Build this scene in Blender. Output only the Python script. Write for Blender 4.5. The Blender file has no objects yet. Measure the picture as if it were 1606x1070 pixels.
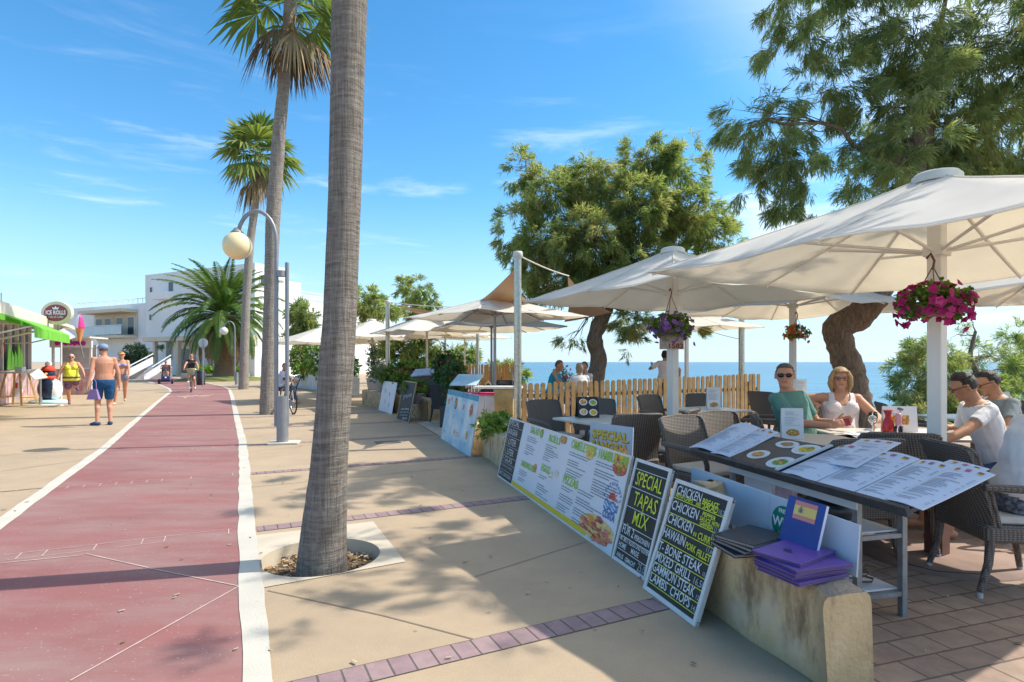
import bpy, bmesh, math, random
import numpy as np
from mathutils import Vector, Matrix, noise as mnoise
from mathutils.geometry import tessellate_polygon
R = math.radians
PI = math.pi
rnd = random.Random(7)
scene = bpy.context.scene
COL = scene.collection
# ------------------------------------------------------------------ camera model of the photograph (for measuring positions)
CAMH, FPX, CX, HY = 1.40, 900.0, 803.0, 568.0
def G(px, py, z=0.0):
    Y = (CAMH - z) * FPX / (py - HY)
    return Vector(((px - CX) / FPX * Y, Y, z))
def P(px, py, Y):
    return Vector(((px - CX) / FPX * Y, Y, CAMH + (HY - py) / FPX * Y))
# ------------------------------------------------------------------ materials
MATS = {}
def lin(c):
    return tuple(((x / 255) / 12.92 if x / 255 <= 0.04045 else ((x / 255 + 0.055) / 1.055) ** 2.4) for x in c)
def mat(name, col, rough=0.6, var=0.12, scale=6.0, bump=0.0, bscale=60.0, metal=0.0, trans=0.0, sss=0.0, col2=None, fac=None, alpha=None, spec=None, emit=None, coord='Object', detail=4.0):
    """a principled surface with a little noise in its colour and an optional bump"""
    if name in MATS: return MATS[name]
    m = bpy.data.materials.new(name); m.use_nodes = True
    nt = m.node_tree; b = nt.nodes['Principled BSDF']; L = nt.links.new
    b.inputs['Roughness'].default_value = rough
    b.inputs['Metallic'].default_value = metal
    if trans: b.inputs['Transmission Weight'].default_value = trans
    if spec is not None: b.inputs['Specular IOR Level'].default_value = spec
    if alpha is not None: b.inputs['Alpha'].default_value = alpha
    tc = nt.nodes.new('ShaderNodeTexCoord')
    if var or col2:
        n = nt.nodes.new('ShaderNodeTexNoise'); n.inputs['Scale'].default_value = scale; n.inputs['Detail'].default_value = detail
        L(tc.outputs[coord], n.inputs['Vector'])
        r = nt.nodes.new('ShaderNodeValToRGB')
        c2 = col2 or tuple(x * (1 - var) for x in col)
        c1 = col if col2 else tuple(min(1, x * (1 + var)) for x in col)
        r.color_ramp.elements[0].position = 0.32; r.color_ramp.elements[1].position = 0.68
        r.color_ramp.elements[0].color = (*c2, 1); r.color_ramp.elements[1].color = (*c1, 1)
        L(n.outputs['Fac'], r.inputs['Fac']); L(r.outputs['Color'], b.inputs['Base Color'])
    else:
        b.inputs['Base Color'].default_value = (*col, 1)
    if bump:
        n2 = nt.nodes.new('ShaderNodeTexNoise'); n2.inputs['Scale'].default_value = bscale; n2.inputs['Detail'].default_value = 5
        L(tc.outputs[coord], n2.inputs['Vector'])
        bp = nt.nodes.new('ShaderNodeBump'); bp.inputs['Strength'].default_value = bump; bp.inputs['Distance'].default_value = 0.02
        L(n2.outputs['Fac'], bp.inputs['Height']); L(bp.outputs['Normal'], b.inputs['Normal'])
    if emit:
        b.inputs['Emission Color'].default_value = (*col, 1); b.inputs['Emission Strength'].default_value = emit
    MATS[name] = m
    return m
def nodes(m): return m.node_tree.nodes, m.node_tree.links.new, m.node_tree.nodes['Principled BSDF']
def translucent(m, col, w):
    """mix a translucent lobe in (cloth, leaves)"""
    N, L, b = nodes(m)
    t = N.new('ShaderNodeBsdfTranslucent'); mx = N.new('ShaderNodeMixShader'); out = N['Material Output']
    if b.inputs['Base Color'].is_linked:
        src = b.inputs['Base Color'].links[0].from_socket
        ml = N.new('ShaderNodeMix'); ml.data_type = 'RGBA'; ml.blend_type = 'MULTIPLY'; ml.inputs[0].default_value = 1
        L(src, ml.inputs[6]); ml.inputs[7].default_value = (*col, 1); L(ml.outputs[2], t.inputs['Color'])
    else: t.inputs['Color'].default_value = (*col, 1)
    mx.inputs[0].default_value = w
    L(b.outputs[0], mx.inputs[1]); L(t.outputs[0], mx.inputs[2]); L(mx.outputs[0], out.inputs['Surface'])
    return m
def leafmat(name, cols, w=0.35, rough=0.55):
    """foliage: colour picked by the mesh's own per-clump 'tint' attribute"""
    if name in MATS: return MATS[name]
    m = bpy.data.materials.new(name); m.use_nodes = True; N, L, b = nodes(m)
    a = N.new('ShaderNodeAttribute'); a.attribute_name = 'tint'
    r = N.new('ShaderNodeValToRGB'); e = r.color_ramp.elements
    while len(e) < len(cols): e.new(0.5)
    for i, c in enumerate(cols):
        e[i].position = i / (len(cols) - 1); e[i].color = (*c, 1)
    L(a.outputs['Fac'], r.inputs['Fac']); L(r.outputs['Color'], b.inputs['Base Color'])
    b.inputs['Roughness'].default_value = rough
    translucent(m, (1.0, 1.0, 0.6), w)
    MATS[name] = m
    return m
# ------------------------------------------------------------------ scene-graph helpers
def tag(o, label=None, cat=None, group=None, kind=None):
    if label: o['label'] = label
    if cat: o['category'] = cat
    if group: o['group'] = group
    if kind: o['kind'] = kind
    return o
def thing(name, label, cat, loc=(0, 0, 0), rz=0.0, group=None):
    o = bpy.data.objects.new(name, None); COL.objects.link(o)
    o.empty_display_size = 0.1
    o.location = loc; o.rotation_euler = (0, 0, rz)
    o['label'] = label; o['category'] = cat
    if group: o['group'] = group
    return o
def dup(root, loc=None, rz=None, label=None, group=None):
    r = root.copy(); COL.objects.link(r)
    if loc is not None: r.location = loc
    if rz is not None: r.rotation_euler = (0, 0, rz)
    if label: r['label'] = label
    if group: r['group'] = group
    for ch in list(root.children):
        c = ch.copy(); COL.objects.link(c); c.parent = r
        for g in list(ch.children):
            d = g.copy(); COL.objects.link(d); d.parent = c
    return r
def wloc(o):
    v = Vector((0, 0, 0))
    while o is not None:
        v += o.location; o = o.parent
    return v
class MB:
    """collects shapes and links them as ONE mesh object"""
    def __init__(s): s.v = []; s.f = []; s.m = []; s.sm = []
    def add(s, vs, fs, m=0, smooth=False):
        o = len(s.v); s.v += [tuple(v) for v in vs]
        for f in fs: s.f.append(tuple(i + o for i in f)); s.m.append(m); s.sm.append(smooth)
        return s
    def box(s, c, d, rz=0.0, m=0, rot=None, taper=1.0):
        c = Vector(c); M = rot or Matrix.Rotation(rz, 3, 'Z'); x, y, z = d[0] / 2, d[1] / 2, d[2] / 2
        vs = []
        for sz in (-1, 1):
            k = taper if sz > 0 else 1.0
            for sx, sy in ((-1, -1), (1, -1), (1, 1), (-1, 1)): vs.append(c + M @ Vector((sx * x * k, sy * y * k, sz * z)))
        s.add(vs, [(3, 2, 1, 0), (4, 5, 6, 7), (0, 1, 5, 4), (1, 2, 6, 5), (2, 3, 7, 6), (3, 0, 4, 7)], m); return s
    def rbox(s, c, d, r=0.01, rz=0.0, m=0, rot=None, seg=2):
        """box with rounded vertical edges and chamfered top/bottom"""
        c = Vector(c); M = rot or Matrix.Rotation(rz, 3, 'Z'); x, y, z = d[0] / 2, d[1] / 2, d[2] / 2
        r = min(r, x * .9, y * .9, z * .9)
        def ring(zz, ins):
            out = []
            for cxs, cys, a0 in ((1, 1, 0), (-1, 1, 90), (-1, -1, 180), (1, -1, 270)):
                for k in range(seg + 1):
                    a = R(a0 + 90 * k / seg)
                    out.append(c + M @ Vector((cxs * (x - r) + math.cos(a) * (r - ins), cys * (y - r) + math.sin(a) * (r - ins), zz)))
            return out
        k = r * .5
        rings = [ring(-z, k), ring(-z + k, 0), ring(z - k, 0), ring(z, k)]
        n = len(rings[0]); vs = sum(rings, []); fs = []
        for j in range(3):
            for i in range(n): fs.append((j * n + i, j * n + (i + 1) % n, (j + 1) * n + (i + 1) % n, (j + 1) * n + i))
        fs.append(tuple(range(n))[::-1]); fs.append(tuple(range(3 * n, 4 * n)))
        s.add(vs, fs, m); return s
    def quad(s, a, b, c, d, m=0): s.add([a, b, c, d], [(0, 1, 2, 3)], m); return s
    def poly(s, pts, m=0): s.add(pts, [tuple(range(len(pts)))], m); return s
    def slab(s, a, b, c, d, t, m=0, mside=None):
        """four corners (counter-clockwise from the front), thickened backwards by t along the face normal"""
        a, b, c, d = map(Vector, (a, b, c, d)); n = (b - a).cross(d - a).normalized() * t
        s.add([a, b, c, d], [(0, 1, 2, 3)], m)
        q = [a - n, b - n, c - n, d - n]; k = m if mside is None else mside
        s.add([a, b, c, d] + q, [(7, 6, 5, 4), (0, 4, 5, 1), (1, 5, 6, 2), (2, 6, 7, 3), (3, 7, 4, 0)], k); return s
    def prism(s, pts, z0, z1, m=0):
        n = len(pts); vs = [(p[0], p[1], z0) for p in pts] + [(p[0], p[1], z1) for p in pts]
        fs = [(i, (i + 1) % n, n + (i + 1) % n, n + i) for i in range(n)] + [tuple(range(n))[::-1], tuple(range(n, 2 * n))]
        s.add(vs, fs, m); return s
    def tube(s, path, rad, n=8, m=0, smooth=True, caps=True, jit=0.0, flat=1.0):
        path = [Vector(p) for p in path]; k = len(path)
        if not hasattr(rad, '__len__'): rad = [rad] * k
        vs = []; prev = None
        for i, p in enumerate(path):
            t = (path[min(i + 1, k - 1)] - path[max(i - 1, 0)])
            t = t.normalized() if t.length > 1e-9 else Vector((0, 0, 1))
            if prev is None:
                u = t.cross(Vector((0, 1, 0))) if abs(t.y) < .9 else t.cross(Vector((1, 0, 0)))
            else: u = prev - t * prev.dot(t)
            u.normalize(); prev = u; w = t.cross(u)
            for j in range(n):
                a = 2 * PI * j / n; q = rad[i] * (1 + (rnd.uniform(-jit, jit) if jit else 0))
                vs.append(p + u * math.cos(a) * q + w * math.sin(a) * q * flat)
        fs = []
        for i in range(k - 1):
            for j in range(n): fs.append((i * n + j, i * n + (j + 1) % n, (i + 1) * n + (j + 1) % n, (i + 1) * n + j))
        s.add(vs, fs, m, smooth)
        if caps:
            s.add(vs[:n], [tuple(range(n))[::-1]], m); s.add(vs[-n:], [tuple(range(n))], m)
        return s
    def cyl(s, c, r, h, n=16, m=0, r2=None):
        c = Vector(c); s.tube([c, c + Vector((0, 0, h))], [r, r if r2 is None else r2], n, m); return s
    def lathe(s, prof, c=(0, 0, 0), n=20, m=0, sx=1, sy=1, smooth=True):
        c = Vector(c); vs = []; fs = []
        for r_, z_ in prof:
            for j in range(n):
                a = 2 * PI * j / n; vs.append(c + Vector((math.cos(a) * r_ * sx, math.sin(a) * r_ * sy, z_)))
        for i in range(len(prof) - 1):
            for j in range(n): fs.append((i * n + j, i * n + (j + 1) % n, (i + 1) * n + (j + 1) % n, (i + 1) * n + j))
        s.add(vs, fs, m, smooth); return s
    def ball(s, c, r, n=12, m=0, rot=None):
        r = r if hasattr(r, '__len__') else (r, r, r); c = Vector(c); vs = []; fs = []; k = n // 2
        M = rot or Matrix.Identity(3)
        for i in range(k + 1):
            th = PI * i / k
            for j in range(n):
                a = 2 * PI * j / n
                vs.append(c + M @ Vector((math.sin(th) * math.cos(a) * r[0], math.sin(th) * math.sin(a) * r[1], -math.cos(th) * r[2])))
        for i in range(k):
            for j in range(n): fs.append((i * n + j, i * n + (j + 1) % n, (i + 1) * n + (j + 1) % n, (i + 1) * n + j))
        s.add(vs, fs, m, True); return s
    def build(s, name, mats, parent=None, world=False, attrs=None, bevel=0.0):
        me = bpy.data.meshes.new(name)
        off = wloc(parent) if (world and parent is not None) else None
        vs = [(v[0] - off.x, v[1] - off.y, v[2] - off.z) for v in s.v] if off is not None else s.v
        me.from_pydata(vs, [], s.f)
        if not isinstance(mats, (list, tuple)): mats = [mats]
        for m in mats: me.materials.append(m)
        me.polygons.foreach_set('material_index', s.m); me.polygons.foreach_set('use_smooth', s.sm)
        o = bpy.data.objects.new(name, me); COL.objects.link(o)
        if parent is not None: o.parent = parent
        if bevel:
            bv = o.modifiers.new('bevel', 'BEVEL'); bv.width = bevel; bv.segments = 2; bv.limit_method = 'ANGLE'
        return o
def np_mesh(name, V, F, mats, parent=None, tint=None, midx=None, smooth=False, world=False):
    """mesh from numpy arrays: V (n,3), F (k,4) or (k,3)"""
    V = np.asarray(V, dtype=np.float32); F = np.asarray(F, dtype=np.int32); k = F.shape[1]
    if world and parent is not None: V = V - np.array(wloc(parent), dtype=np.float32)
    me = bpy.data.meshes.new(name)
    me.vertices.add(len(V)); me.vertices.foreach_set('co', V.ravel())
    me.loops.add(F.size); me.loops.foreach_set('vertex_index', F.ravel())
    me.polygons.add(len(F)); me.polygons.foreach_set('loop_start', np.arange(0, F.size, k, dtype=np.int32))
    if not isinstance(mats, (list, tuple)): mats = [mats]
    for m in mats: me.materials.append(m)
    if midx is not None: me.polygons.foreach_set('material_index', np.asarray(midx, dtype=np.int32))
    if smooth: me.polygons.foreach_set('use_smooth', np.ones(len(F), dtype=bool))
    me.update(calc_edges=True); me.validate()
    if tint is not None:
        a = me.attributes.new('tint', 'FLOAT', 'FACE'); a.data.foreach_set('value', np.asarray(tint, dtype=np.float32))
    o = bpy.data.objects.new(name, me); COL.objects.link(o)
    if parent is not None: o.parent = parent
    return o
def struct(name, mb, m, **k):
    o = mb.build(name, m, **k); o['kind'] = 'structure'; return o
def sheet(name, outer, holes, z, m):
    """flat polygon with holes"""
    loops = [[Vector((p[0], p[1], z)) for p in outer]] + [[Vector((p[0], p[1], z)) for p in h] for h in holes]
    tris = tessellate_polygon(loops); vs = [v for l in loops for v in l]
    fs = []
    for t in tris:
        a, b, c = (vs[i] for i in t)
        fs.append(tuple(t) if (b - a).cross(c - a).z > 0 else tuple(t)[::-1])
    return MB().add(vs, fs).build(name, m)
# ------------------------------------------------------------------ lettering
def text_mesh(txt, size, align='LEFT', shear=0.0, bold=0.0, narrow=1.0):
    cu = bpy.data.curves.new('lettering', 'FONT'); cu.body = txt; cu.size = size; cu.align_x = align; cu.shear = shear; cu.offset = bold; cu.resolution_u = 2
    o = bpy.data.objects.new('lettering', cu); COL.objects.link(o)
    dg = bpy.context.evaluated_depsgraph_get(); me = bpy.data.meshes.new_from_object(o.evaluated_get(dg))
    vs = [Vector((v.co.x * narrow, v.co.y, 0)) for v in me.vertices]; fs = [tuple(p.vertices) for p in me.polygons]
    bpy.data.objects.remove(o); bpy.data.curves.remove(cu); bpy.data.meshes.remove(me)
    return vs, fs
class Plane:
    """a flat board: origin o (bottom left as read), unit axes u (right) and w (up), normal n towards the reader"""
    def __init__(s, o, u, w): s.o = Vector(o); s.u = Vector(u).normalized(); s.w = Vector(w).normalized(); s.n = s.u.cross(s.w)
    def at(s, x, y, h=0.0): return s.o + s.u * x + s.w * y + s.n * h
    def text(s, mb, txt, x, y, size, m=0, align='LEFT', h=0.003, shear=0.0, bold=0.0, width=None, jit=0.0, rot=0.0, narrow=1.0):
        vs, fs = text_mesh(txt, size, align, shear, bold, narrow)
        if not vs: return
        if width:
            x0 = min(v.x for v in vs); x1 = max(v.x for v in vs); k = width / max(1e-6, x1 - x0)
            vs = [Vector((v.x * k, v.y, 0)) for v in vs]
        if rot: c, q = math.cos(rot), math.sin(rot); vs = [Vector((v.x * c - v.y * q, v.x * q + v.y * c, 0)) for v in vs]
        mb.add([s.at(x + v.x, y + v.y, h) for v in vs], fs, m)
    def rect(s, mb, x0, y0, x1, y1, m=0, h=0.002):
        mb.quad(s.at(x0, y0, h), s.at(x1, y0, h), s.at(x1, y1, h), s.at(x0, y1, h), m)
    def disc(s, mb, x, y, rx, ry, m=0, h=0.002, n=20, a0=0, a1=360):
        full = a1 - a0 >= 360
        pts = [s.at(x + rx * math.cos(R(a0 + (a1 - a0) * i / (n if full else n - 1))), y + ry * math.sin(R(a0 + (a1 - a0) * i / (n if full else n - 1))), h) for i in range(n)]
        mb.poly(pts, m)
    def blob(s, mb, x, y, rx, ry, m=0, h=0.002, n=11, seed=0, j=0.35):
        q = random.Random(seed)
        mb.poly([s.at(x + rx * math.cos(2 * PI * i / n) * (1 - q.random() * j), y + ry * math.sin(2 * PI * i / n) * (1 - q.random() * j), h) for i in range(n)], m)
    def lines(s, mb, x0, y0, w, n, dy, th, m=0, seed=0, h=0.002, lo=0.5):
        """rows of small print too fine to read: short dashes of uneven length"""
        q = random.Random(seed)
        for i in range(n):
            x = x0; end = x0 + w * q.uniform(lo, 1.0)
            while x < end:
                l = min(end - x, q.uniform(0.06, 0.2) * w + th * 1.5)
                s.rect(mb, x, y0 - i * dy - th, x + l, y0 - i * dy, m, h); x += l + th * q.uniform(.6, 1.2)
# ------------------------------------------------------------------ camera, sky, sun
cam = bpy.data.cameras.new('camera'); camo = bpy.data.objects.new('camera', cam); COL.objects.link(camo)
camo.location = (0, 0, CAMH); camo.rotation_euler = (R(90), 0, 0)
cam.sensor_width = 36; cam.lens = FPX / 1606 * 36; cam.shift_y = (HY - 535) / 1606; cam.clip_start = 0.05; cam.clip_end = 200000
scene.camera = camo
SUN = Vector((0.965, 0.20, 0)).normalized() * math.cos(R(50)) + Vector((0, 0, math.sin(R(50))))
sl = bpy.data.lights.new('sun', 'SUN'); sl.energy = 3.3; sl.angle = R(0.53); sl.color = (1.0, 0.95, 0.86)
so = bpy.data.objects.new('sun', sl); COL.objects.link(so); so.rotation_euler = SUN.to_track_quat('Z', 'Y').to_euler(); so.location = (30, 10, 40)
w = bpy.data.worlds.new('World'); scene.world = w; w.use_nodes = True
def build_sky():
    nt = w.node_tree; N = nt.nodes; L = nt.links.new; bg = N['Background']
    sky = N.new('ShaderNodeTexSky'); sky.sky_type = 'NISHITA'; sky.sun_disc = False
    sky.sun_elevation = R(50); sky.sun_rotation = math.atan2(SUN.x, SUN.y); sky.dust_density = 0.0; sky.ozone_density = 3.0; sky.air_density = 1.0; sky.altitude = 0
    hs = N.new('ShaderNodeHueSaturation'); hs.inputs['Saturation'].default_value = 1.27; hs.inputs['Hue'].default_value = 0.492; hs.inputs['Value'].default_value = 0.98; 
    L(sky.outputs[0], hs.inputs['Color'])
    tc = N.new('ShaderNodeTexCoord'); sp = N.new('ShaderNodeSeparateXYZ'); L(tc.outputs['Generated'], sp.inputs[0])
    def math_(op, a, b=None, clamp=False):
        n = N.new('ShaderNodeMath'); n.operation = op; n.use_clamp = clamp
        for i, x in enumerate((a, b)):
            if x is None: continue
            if hasattr(x, 'links'): L(x, n.inputs[i])
            else: n.inputs[i].default_value = x
        return n.outputs[0]
    def ramp(s, a, b):
        n = N.new('ShaderNodeMapRange'); n.interpolation_type = 'SMOOTHSTEP'; L(s, n.inputs[0]); n.inputs[1].default_value = a; n.inputs[2].default_value = b
        return n.outputs[0]
    el = sp.outputs[2]
    # thin cirrus: noise on the direction, stretched sideways
    mp = N.new('ShaderNodeMapping'); mp.inputs['Scale'].default_value = (1.3, 1.3, 9.0); mp.inputs['Rotation'].default_value = (0, R(8), 0); mp.inputs['Location'].default_value = (3.1, 0.7, 0.35)
    L(tc.outputs['Generated'], mp.inputs[0])
    n1 = N.new('ShaderNodeTexNoise'); n1.inputs['Scale'].default_value = 2.2; n1.inputs['Detail'].default_value = 7; n1.inputs['Roughness'].default_value = 0.6; n1.inputs['Distortion'].default_value = 0.4
    L(mp.outputs[0], n1.inputs['Vector'])
    c1 = math_('MULTIPLY', ramp(n1.outputs['Fac'], 0.51, 0.77), 0.48)
    band = math_('MULTIPLY', ramp(el, 0.02, 0.08), ramp(el, 0.56, 0.20))
    cirrus = math_('MULTIPLY', c1, band)
    # small puffy clouds low over the sea on the right
    mp2 = N.new('ShaderNodeMapping'); mp2.inputs['Scale'].default_value = (3.2, 3.2, 6.0); mp2.inputs['Location'].default_value = (0.4, 0.2, 0.1)
    L(tc.outputs['Generated'], mp2.inputs[0])
    n2 = N.new('ShaderNodeTexNoise'); n2.inputs['Scale'].default_value = 2.0; n2.inputs['Detail'].default_value = 6; L(mp2.outputs[0], n2.inputs['Vector'])
    puff = math_('MULTIPLY', ramp(n2.outputs['Fac'], 0.52, 0.66), math_('MULTIPLY', ramp(el, 0.10, 0.17), ramp(el, 0.34, 0.24)))
    puff = math_('MULTIPLY', puff, ramp(sp.outputs[0], 0.30, 0.46))
    cl = math_('ADD', cirrus, math_('MULTIPLY', puff, 0.7), True)
    hz = N.new('ShaderNodeMix'); hz.data_type = 'RGBA'; L(math_('MULTIPLY', ramp(el, 0.30, -0.02), 0.85), hz.inputs[0]); L(hs.outputs[0], hz.inputs[6]); hz.inputs[7].default_value = (2.35, 3.4, 4.45, 1)
    # the sky pales towards the sun
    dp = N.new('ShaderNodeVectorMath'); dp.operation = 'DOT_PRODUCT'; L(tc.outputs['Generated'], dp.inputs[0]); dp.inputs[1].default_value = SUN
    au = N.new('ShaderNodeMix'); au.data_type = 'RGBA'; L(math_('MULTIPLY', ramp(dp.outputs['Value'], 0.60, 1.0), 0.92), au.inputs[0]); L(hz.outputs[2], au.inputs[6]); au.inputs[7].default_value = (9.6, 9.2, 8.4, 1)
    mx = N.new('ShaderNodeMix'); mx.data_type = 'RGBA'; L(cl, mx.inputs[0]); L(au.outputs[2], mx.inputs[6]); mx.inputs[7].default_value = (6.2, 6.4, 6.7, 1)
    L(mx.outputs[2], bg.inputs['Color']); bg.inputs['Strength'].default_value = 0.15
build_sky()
scene.view_settings.view_transform = 'Standard'; scene.view_settings.look = 'None'; scene.view_settings.gamma = 1; scene.view_settings.exposure = 0.72
scene.cycles.max_bounces = 8; scene.cycles.transparent_max_bounces = 8; scene.cycles.sample_clamp_indirect = 6
scene.cycles.use_denoising = True
# ------------------------------------------------------------------ setting: ground, lane, bands, paving, sea, hills
def ground_mat():
    m = mat('promenade_concrete', (0.445, 0.335, 0.22), 0.85, 0.06, 0.5, bump=0.12, bscale=140)
    N, L, b = nodes(m); tc = N.new('ShaderNodeTexCoord'); src = b.inputs['Base Color'].links[0].from_socket
    # blotchy weathering and fine speckle
    n = N.new('ShaderNodeTexNoise'); n.inputs['Scale'].default_value = 1.6; n.inputs['Detail'].default_value = 8; n.inputs['Roughness'].default_value = .7; L(tc.outputs['Object'], n.inputs['Vector'])
    r = N.new('ShaderNodeValToRGB'); r.color_ramp.elements[0].position = .35; r.color_ramp.elements[0].color = (.86, .86, .87, 1); r.color_ramp.elements[1].position = .62; r.color_ramp.elements[1].color = (1.03, 1.02, 1, 1); L(n.outputs['Fac'], r.inputs[0])
    s = N.new('ShaderNodeTexNoise'); s.inputs['Scale'].default_value = 220; s.inputs['Detail'].default_value = 2; L(tc.outputs['Object'], s.inputs['Vector'])
    r2 = N.new('ShaderNodeValToRGB'); r2.color_ramp.elements[0].position = .36; r2.color_ramp.elements[0].color = (.72, .7, .68, 1); r2.color_ramp.elements[1].position = .5; r2.color_ramp.elements[1].color = (1, 1, 1, 1); L(s.outputs['Fac'], r2.inputs[0])
    v = N.new('ShaderNodeTexVoronoi'); v.inputs['Scale'].default_value = 3.1; L(tc.outputs['Object'], v.inputs['Vector'])
    r3 = N.new('ShaderNodeValToRGB'); r3.color_ramp.elements[0].position = .02; r3.color_ramp.elements[0].color = (.55, .52, .5, 1); r3.color_ramp.elements[1].position = .045; r3.color_ramp.elements[1].color = (1, 1, 1, 1); L(v.outputs['Distance'], r3.inputs[0])
    # the ground left of the lane is a yellower mix
    cur = src
    for q in (r, r2, r3):
        ml = N.new('ShaderNodeMix'); ml.data_type = 'RGBA'; ml.blend_type = 'MULTIPLY'; ml.inputs[0].default_value = .85
        L(cur, ml.inputs[6]); L(q.outputs[0], ml.inputs[7]); cur = ml.outputs[2]
    L(cur, b.inputs['Base Color'])
    return m
M_GROUND = ground_mat()
pit_c = Vector((-1.37, 4.13, 0)); pit_r = 0.41
def circle(c, r, n, cw=False):
    return [(c.x + r * math.cos(2 * PI * i / n * (-1 if cw else 1)), c.y + r * math.sin(2 * PI * i / n * (-1 if cw else 1))) for i in range(n)]
coast = [(60, -60), (60, 2), (20, 8), (11.5, 11.6), (7.5, 14.8), (3.2, 17.4), (-0.6, 21), (-3.6, 30), (-8, 55), (-26, 110), (-240, 500), (-2500, 3000), (-9000, 3000), (-9000, -60)]
pit_hole = circle(pit_c, pit_r, 40, True)
g = sheet('ground', coast, [pit_hole], 0.0, M_GROUND); g['kind'] = 'structure'
# the low rocky cliff under the land's seaward edge
mb = MB()
for a, b2 in zip(coast[:11], coast[1:12]): mb.quad((*a, 0), (*b2, 0), (b2[0] + .6, b2[1] + .4, -4), (a[0] + .6, a[1] + .4, -4))
struct('coast_cliff', mb, mat('rock', (.32, .25, .17), .95, .3, 1.5, bump=.6, bscale=6))
def trace(pts): return [G(*p) for p in pts]
left_line = trace([(-330, 1070), (0, 822), (88, 758), (160.6, 706), (222, 652), (252, 627), (267.7, 614.8), (266, 610.5), (251.7, 604), (214, 593.5), (150, 588)])
right_line = trace([(404.8, 1070), (396.7, 954), (387, 834.5), (384.2, 760), (383.6, 735), (380, 692), (372, 657.6), (364, 622.8), (360, 610.8), (349, 606), (310.6, 598), (270, 592), (215, 588)])
right_line = [right_line[0] + (right_line[0] - right_line[1]) * 1.2] + right_line
left_line = [left_line[0] + (left_line[0] - left_line[1]) * 1.0] + left_line
def offset_strip(line, wd, z):
    mb = MB(); L_ = []; R_ = []
    # subdivide with a slightly ragged painted edge
    pts = []
    for a, b2 in zip(line[:-1], line[1:]):
        k = max(1, int((b2 - a).length / 0.25)) if a.y < 12 else 3
        for i in range(k): pts.append(a.lerp(b2, i / k))
    pts.append(line[-1]); n = len(pts)
    for i, p in enumerate(pts):
        t = (pts[min(i + 1, n - 1)] - pts[max(0, i - 1)]).normalized(); s = Vector((-t.y, t.x, 0))
        L_.append(p + s * (wd / 2 + rnd.uniform(-.008, .008)) + Vector((0, 0, z))); R_.append(p - s * (wd / 2 + rnd.uniform(-.008, .008)) + Vector((0, 0, z)))
    for i in range(n - 1): mb.quad(R_[i], R_[i + 1], L_[i + 1], L_[i])
    return mb
lane_poly = [(p.x, p.y) for p in right_line] + [(p.x, p.y) for p in reversed(left_line)]
def lane_mat():
    m = mat('red_lane_paint', (0.27, 0.105, 0.095), 0.8, 0.1, 1.1, bump=0.1, bscale=120)
    N, L, b = nodes(m); tc = N.new('ShaderNodeTexCoord'); src = b.inputs['Base Color'].links[0].from_socket
    mp = N.new('ShaderNodeMapping'); mp.inputs['Rotation'].default_value = (0, 0, R(-26)); mp.inputs['Scale'].default_value = (.5, 1.6, 1); L(tc.outputs['Object'], mp.inputs[0])
    n = N.new('ShaderNodeTexNoise'); n.inputs['Scale'].default_value = 1.3; n.inputs['Detail'].default_value = 9; n.inputs['Roughness'].default_value = .68; L(mp.outputs[0], n.inputs['Vector'])
    r = N.new('ShaderNodeMapRange'); L(n.outputs['Fac'], r.inputs[0]); r.inputs[1].default_value = .40; r.inputs[2].default_value = .66; r.inputs[4].default_value = .72
    mx = N.new('ShaderNodeMix'); mx.data_type = 'RGBA'; L(r.outputs[0], mx.inputs[0]); L(src, mx.inputs[6]); mx.inputs[7].default_value = (.30, .205, .18, 1)
    s = N.new('ShaderNodeTexNoise'); s.inputs['Scale'].default_value = 60; s.inputs['Detail'].default_value = 4; L(tc.outputs['Object'], s.inputs['Vector'])
    r2 = N.new('ShaderNodeMapRange'); L(s.outputs['Fac'], r2.inputs[0]); r2.inputs[1].default_value = .66; r2.inputs[2].default_value = .72; r2.inputs[4].default_value = .6
    m2 = N.new('ShaderNodeMix'); m2.data_type = 'RGBA'; L(r2.outputs[0], m2.inputs[0]); L(mx.outputs[2], m2.inputs[6]); m2.inputs[7].default_value = (.52, .42, .36, 1)
    L(m2.outputs[2], b.inputs['Base Color']); return m
o = sheet('bike_lane', lane_poly, [], 0.004, lane_mat()); o['kind'] = 'structure'
def white_mat():
    m = mat('white_line_paint', (.54, .50, .42), .75, .06, 3, bump=.15, bscale=90)
    N, L, b = nodes(m); tc = N.new('ShaderNodeTexCoord'); src = b.inputs['Base Color'].links[0].from_socket
    s = N.new('ShaderNodeTexNoise'); s.inputs['Scale'].default_value = 26; s.inputs['Detail'].default_value = 7; s.inputs['Roughness'].default_value = .7; L(tc.outputs['Object'], s.inputs['Vector'])
    r2 = N.new('ShaderNodeMapRange'); L(s.outputs['Fac'], r2.inputs[0]); r2.inputs[1].default_value = .61; r2.inputs[2].default_value = .68; r2.inputs[4].default_value = .8
    m2 = N.new('ShaderNodeMix'); m2.data_type = 'RGBA'; L(r2.outputs[0], m2.inputs[0]); L(src, m2.inputs[6]); m2.inputs[7].default_value = (.42, .35, .26, 1)
    L(m2.outputs[2], b.inputs['Base Color']); return m
M_WHITELINE = white_mat()
o = offset_strip(left_line, .13, .008).build('lane_line', M_WHITELINE); o['kind'] = 'structure'
o = offset_strip(right_line, .128, .008).build('lane_line', M_WHITELINE); o['kind'] = 'structure'
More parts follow.
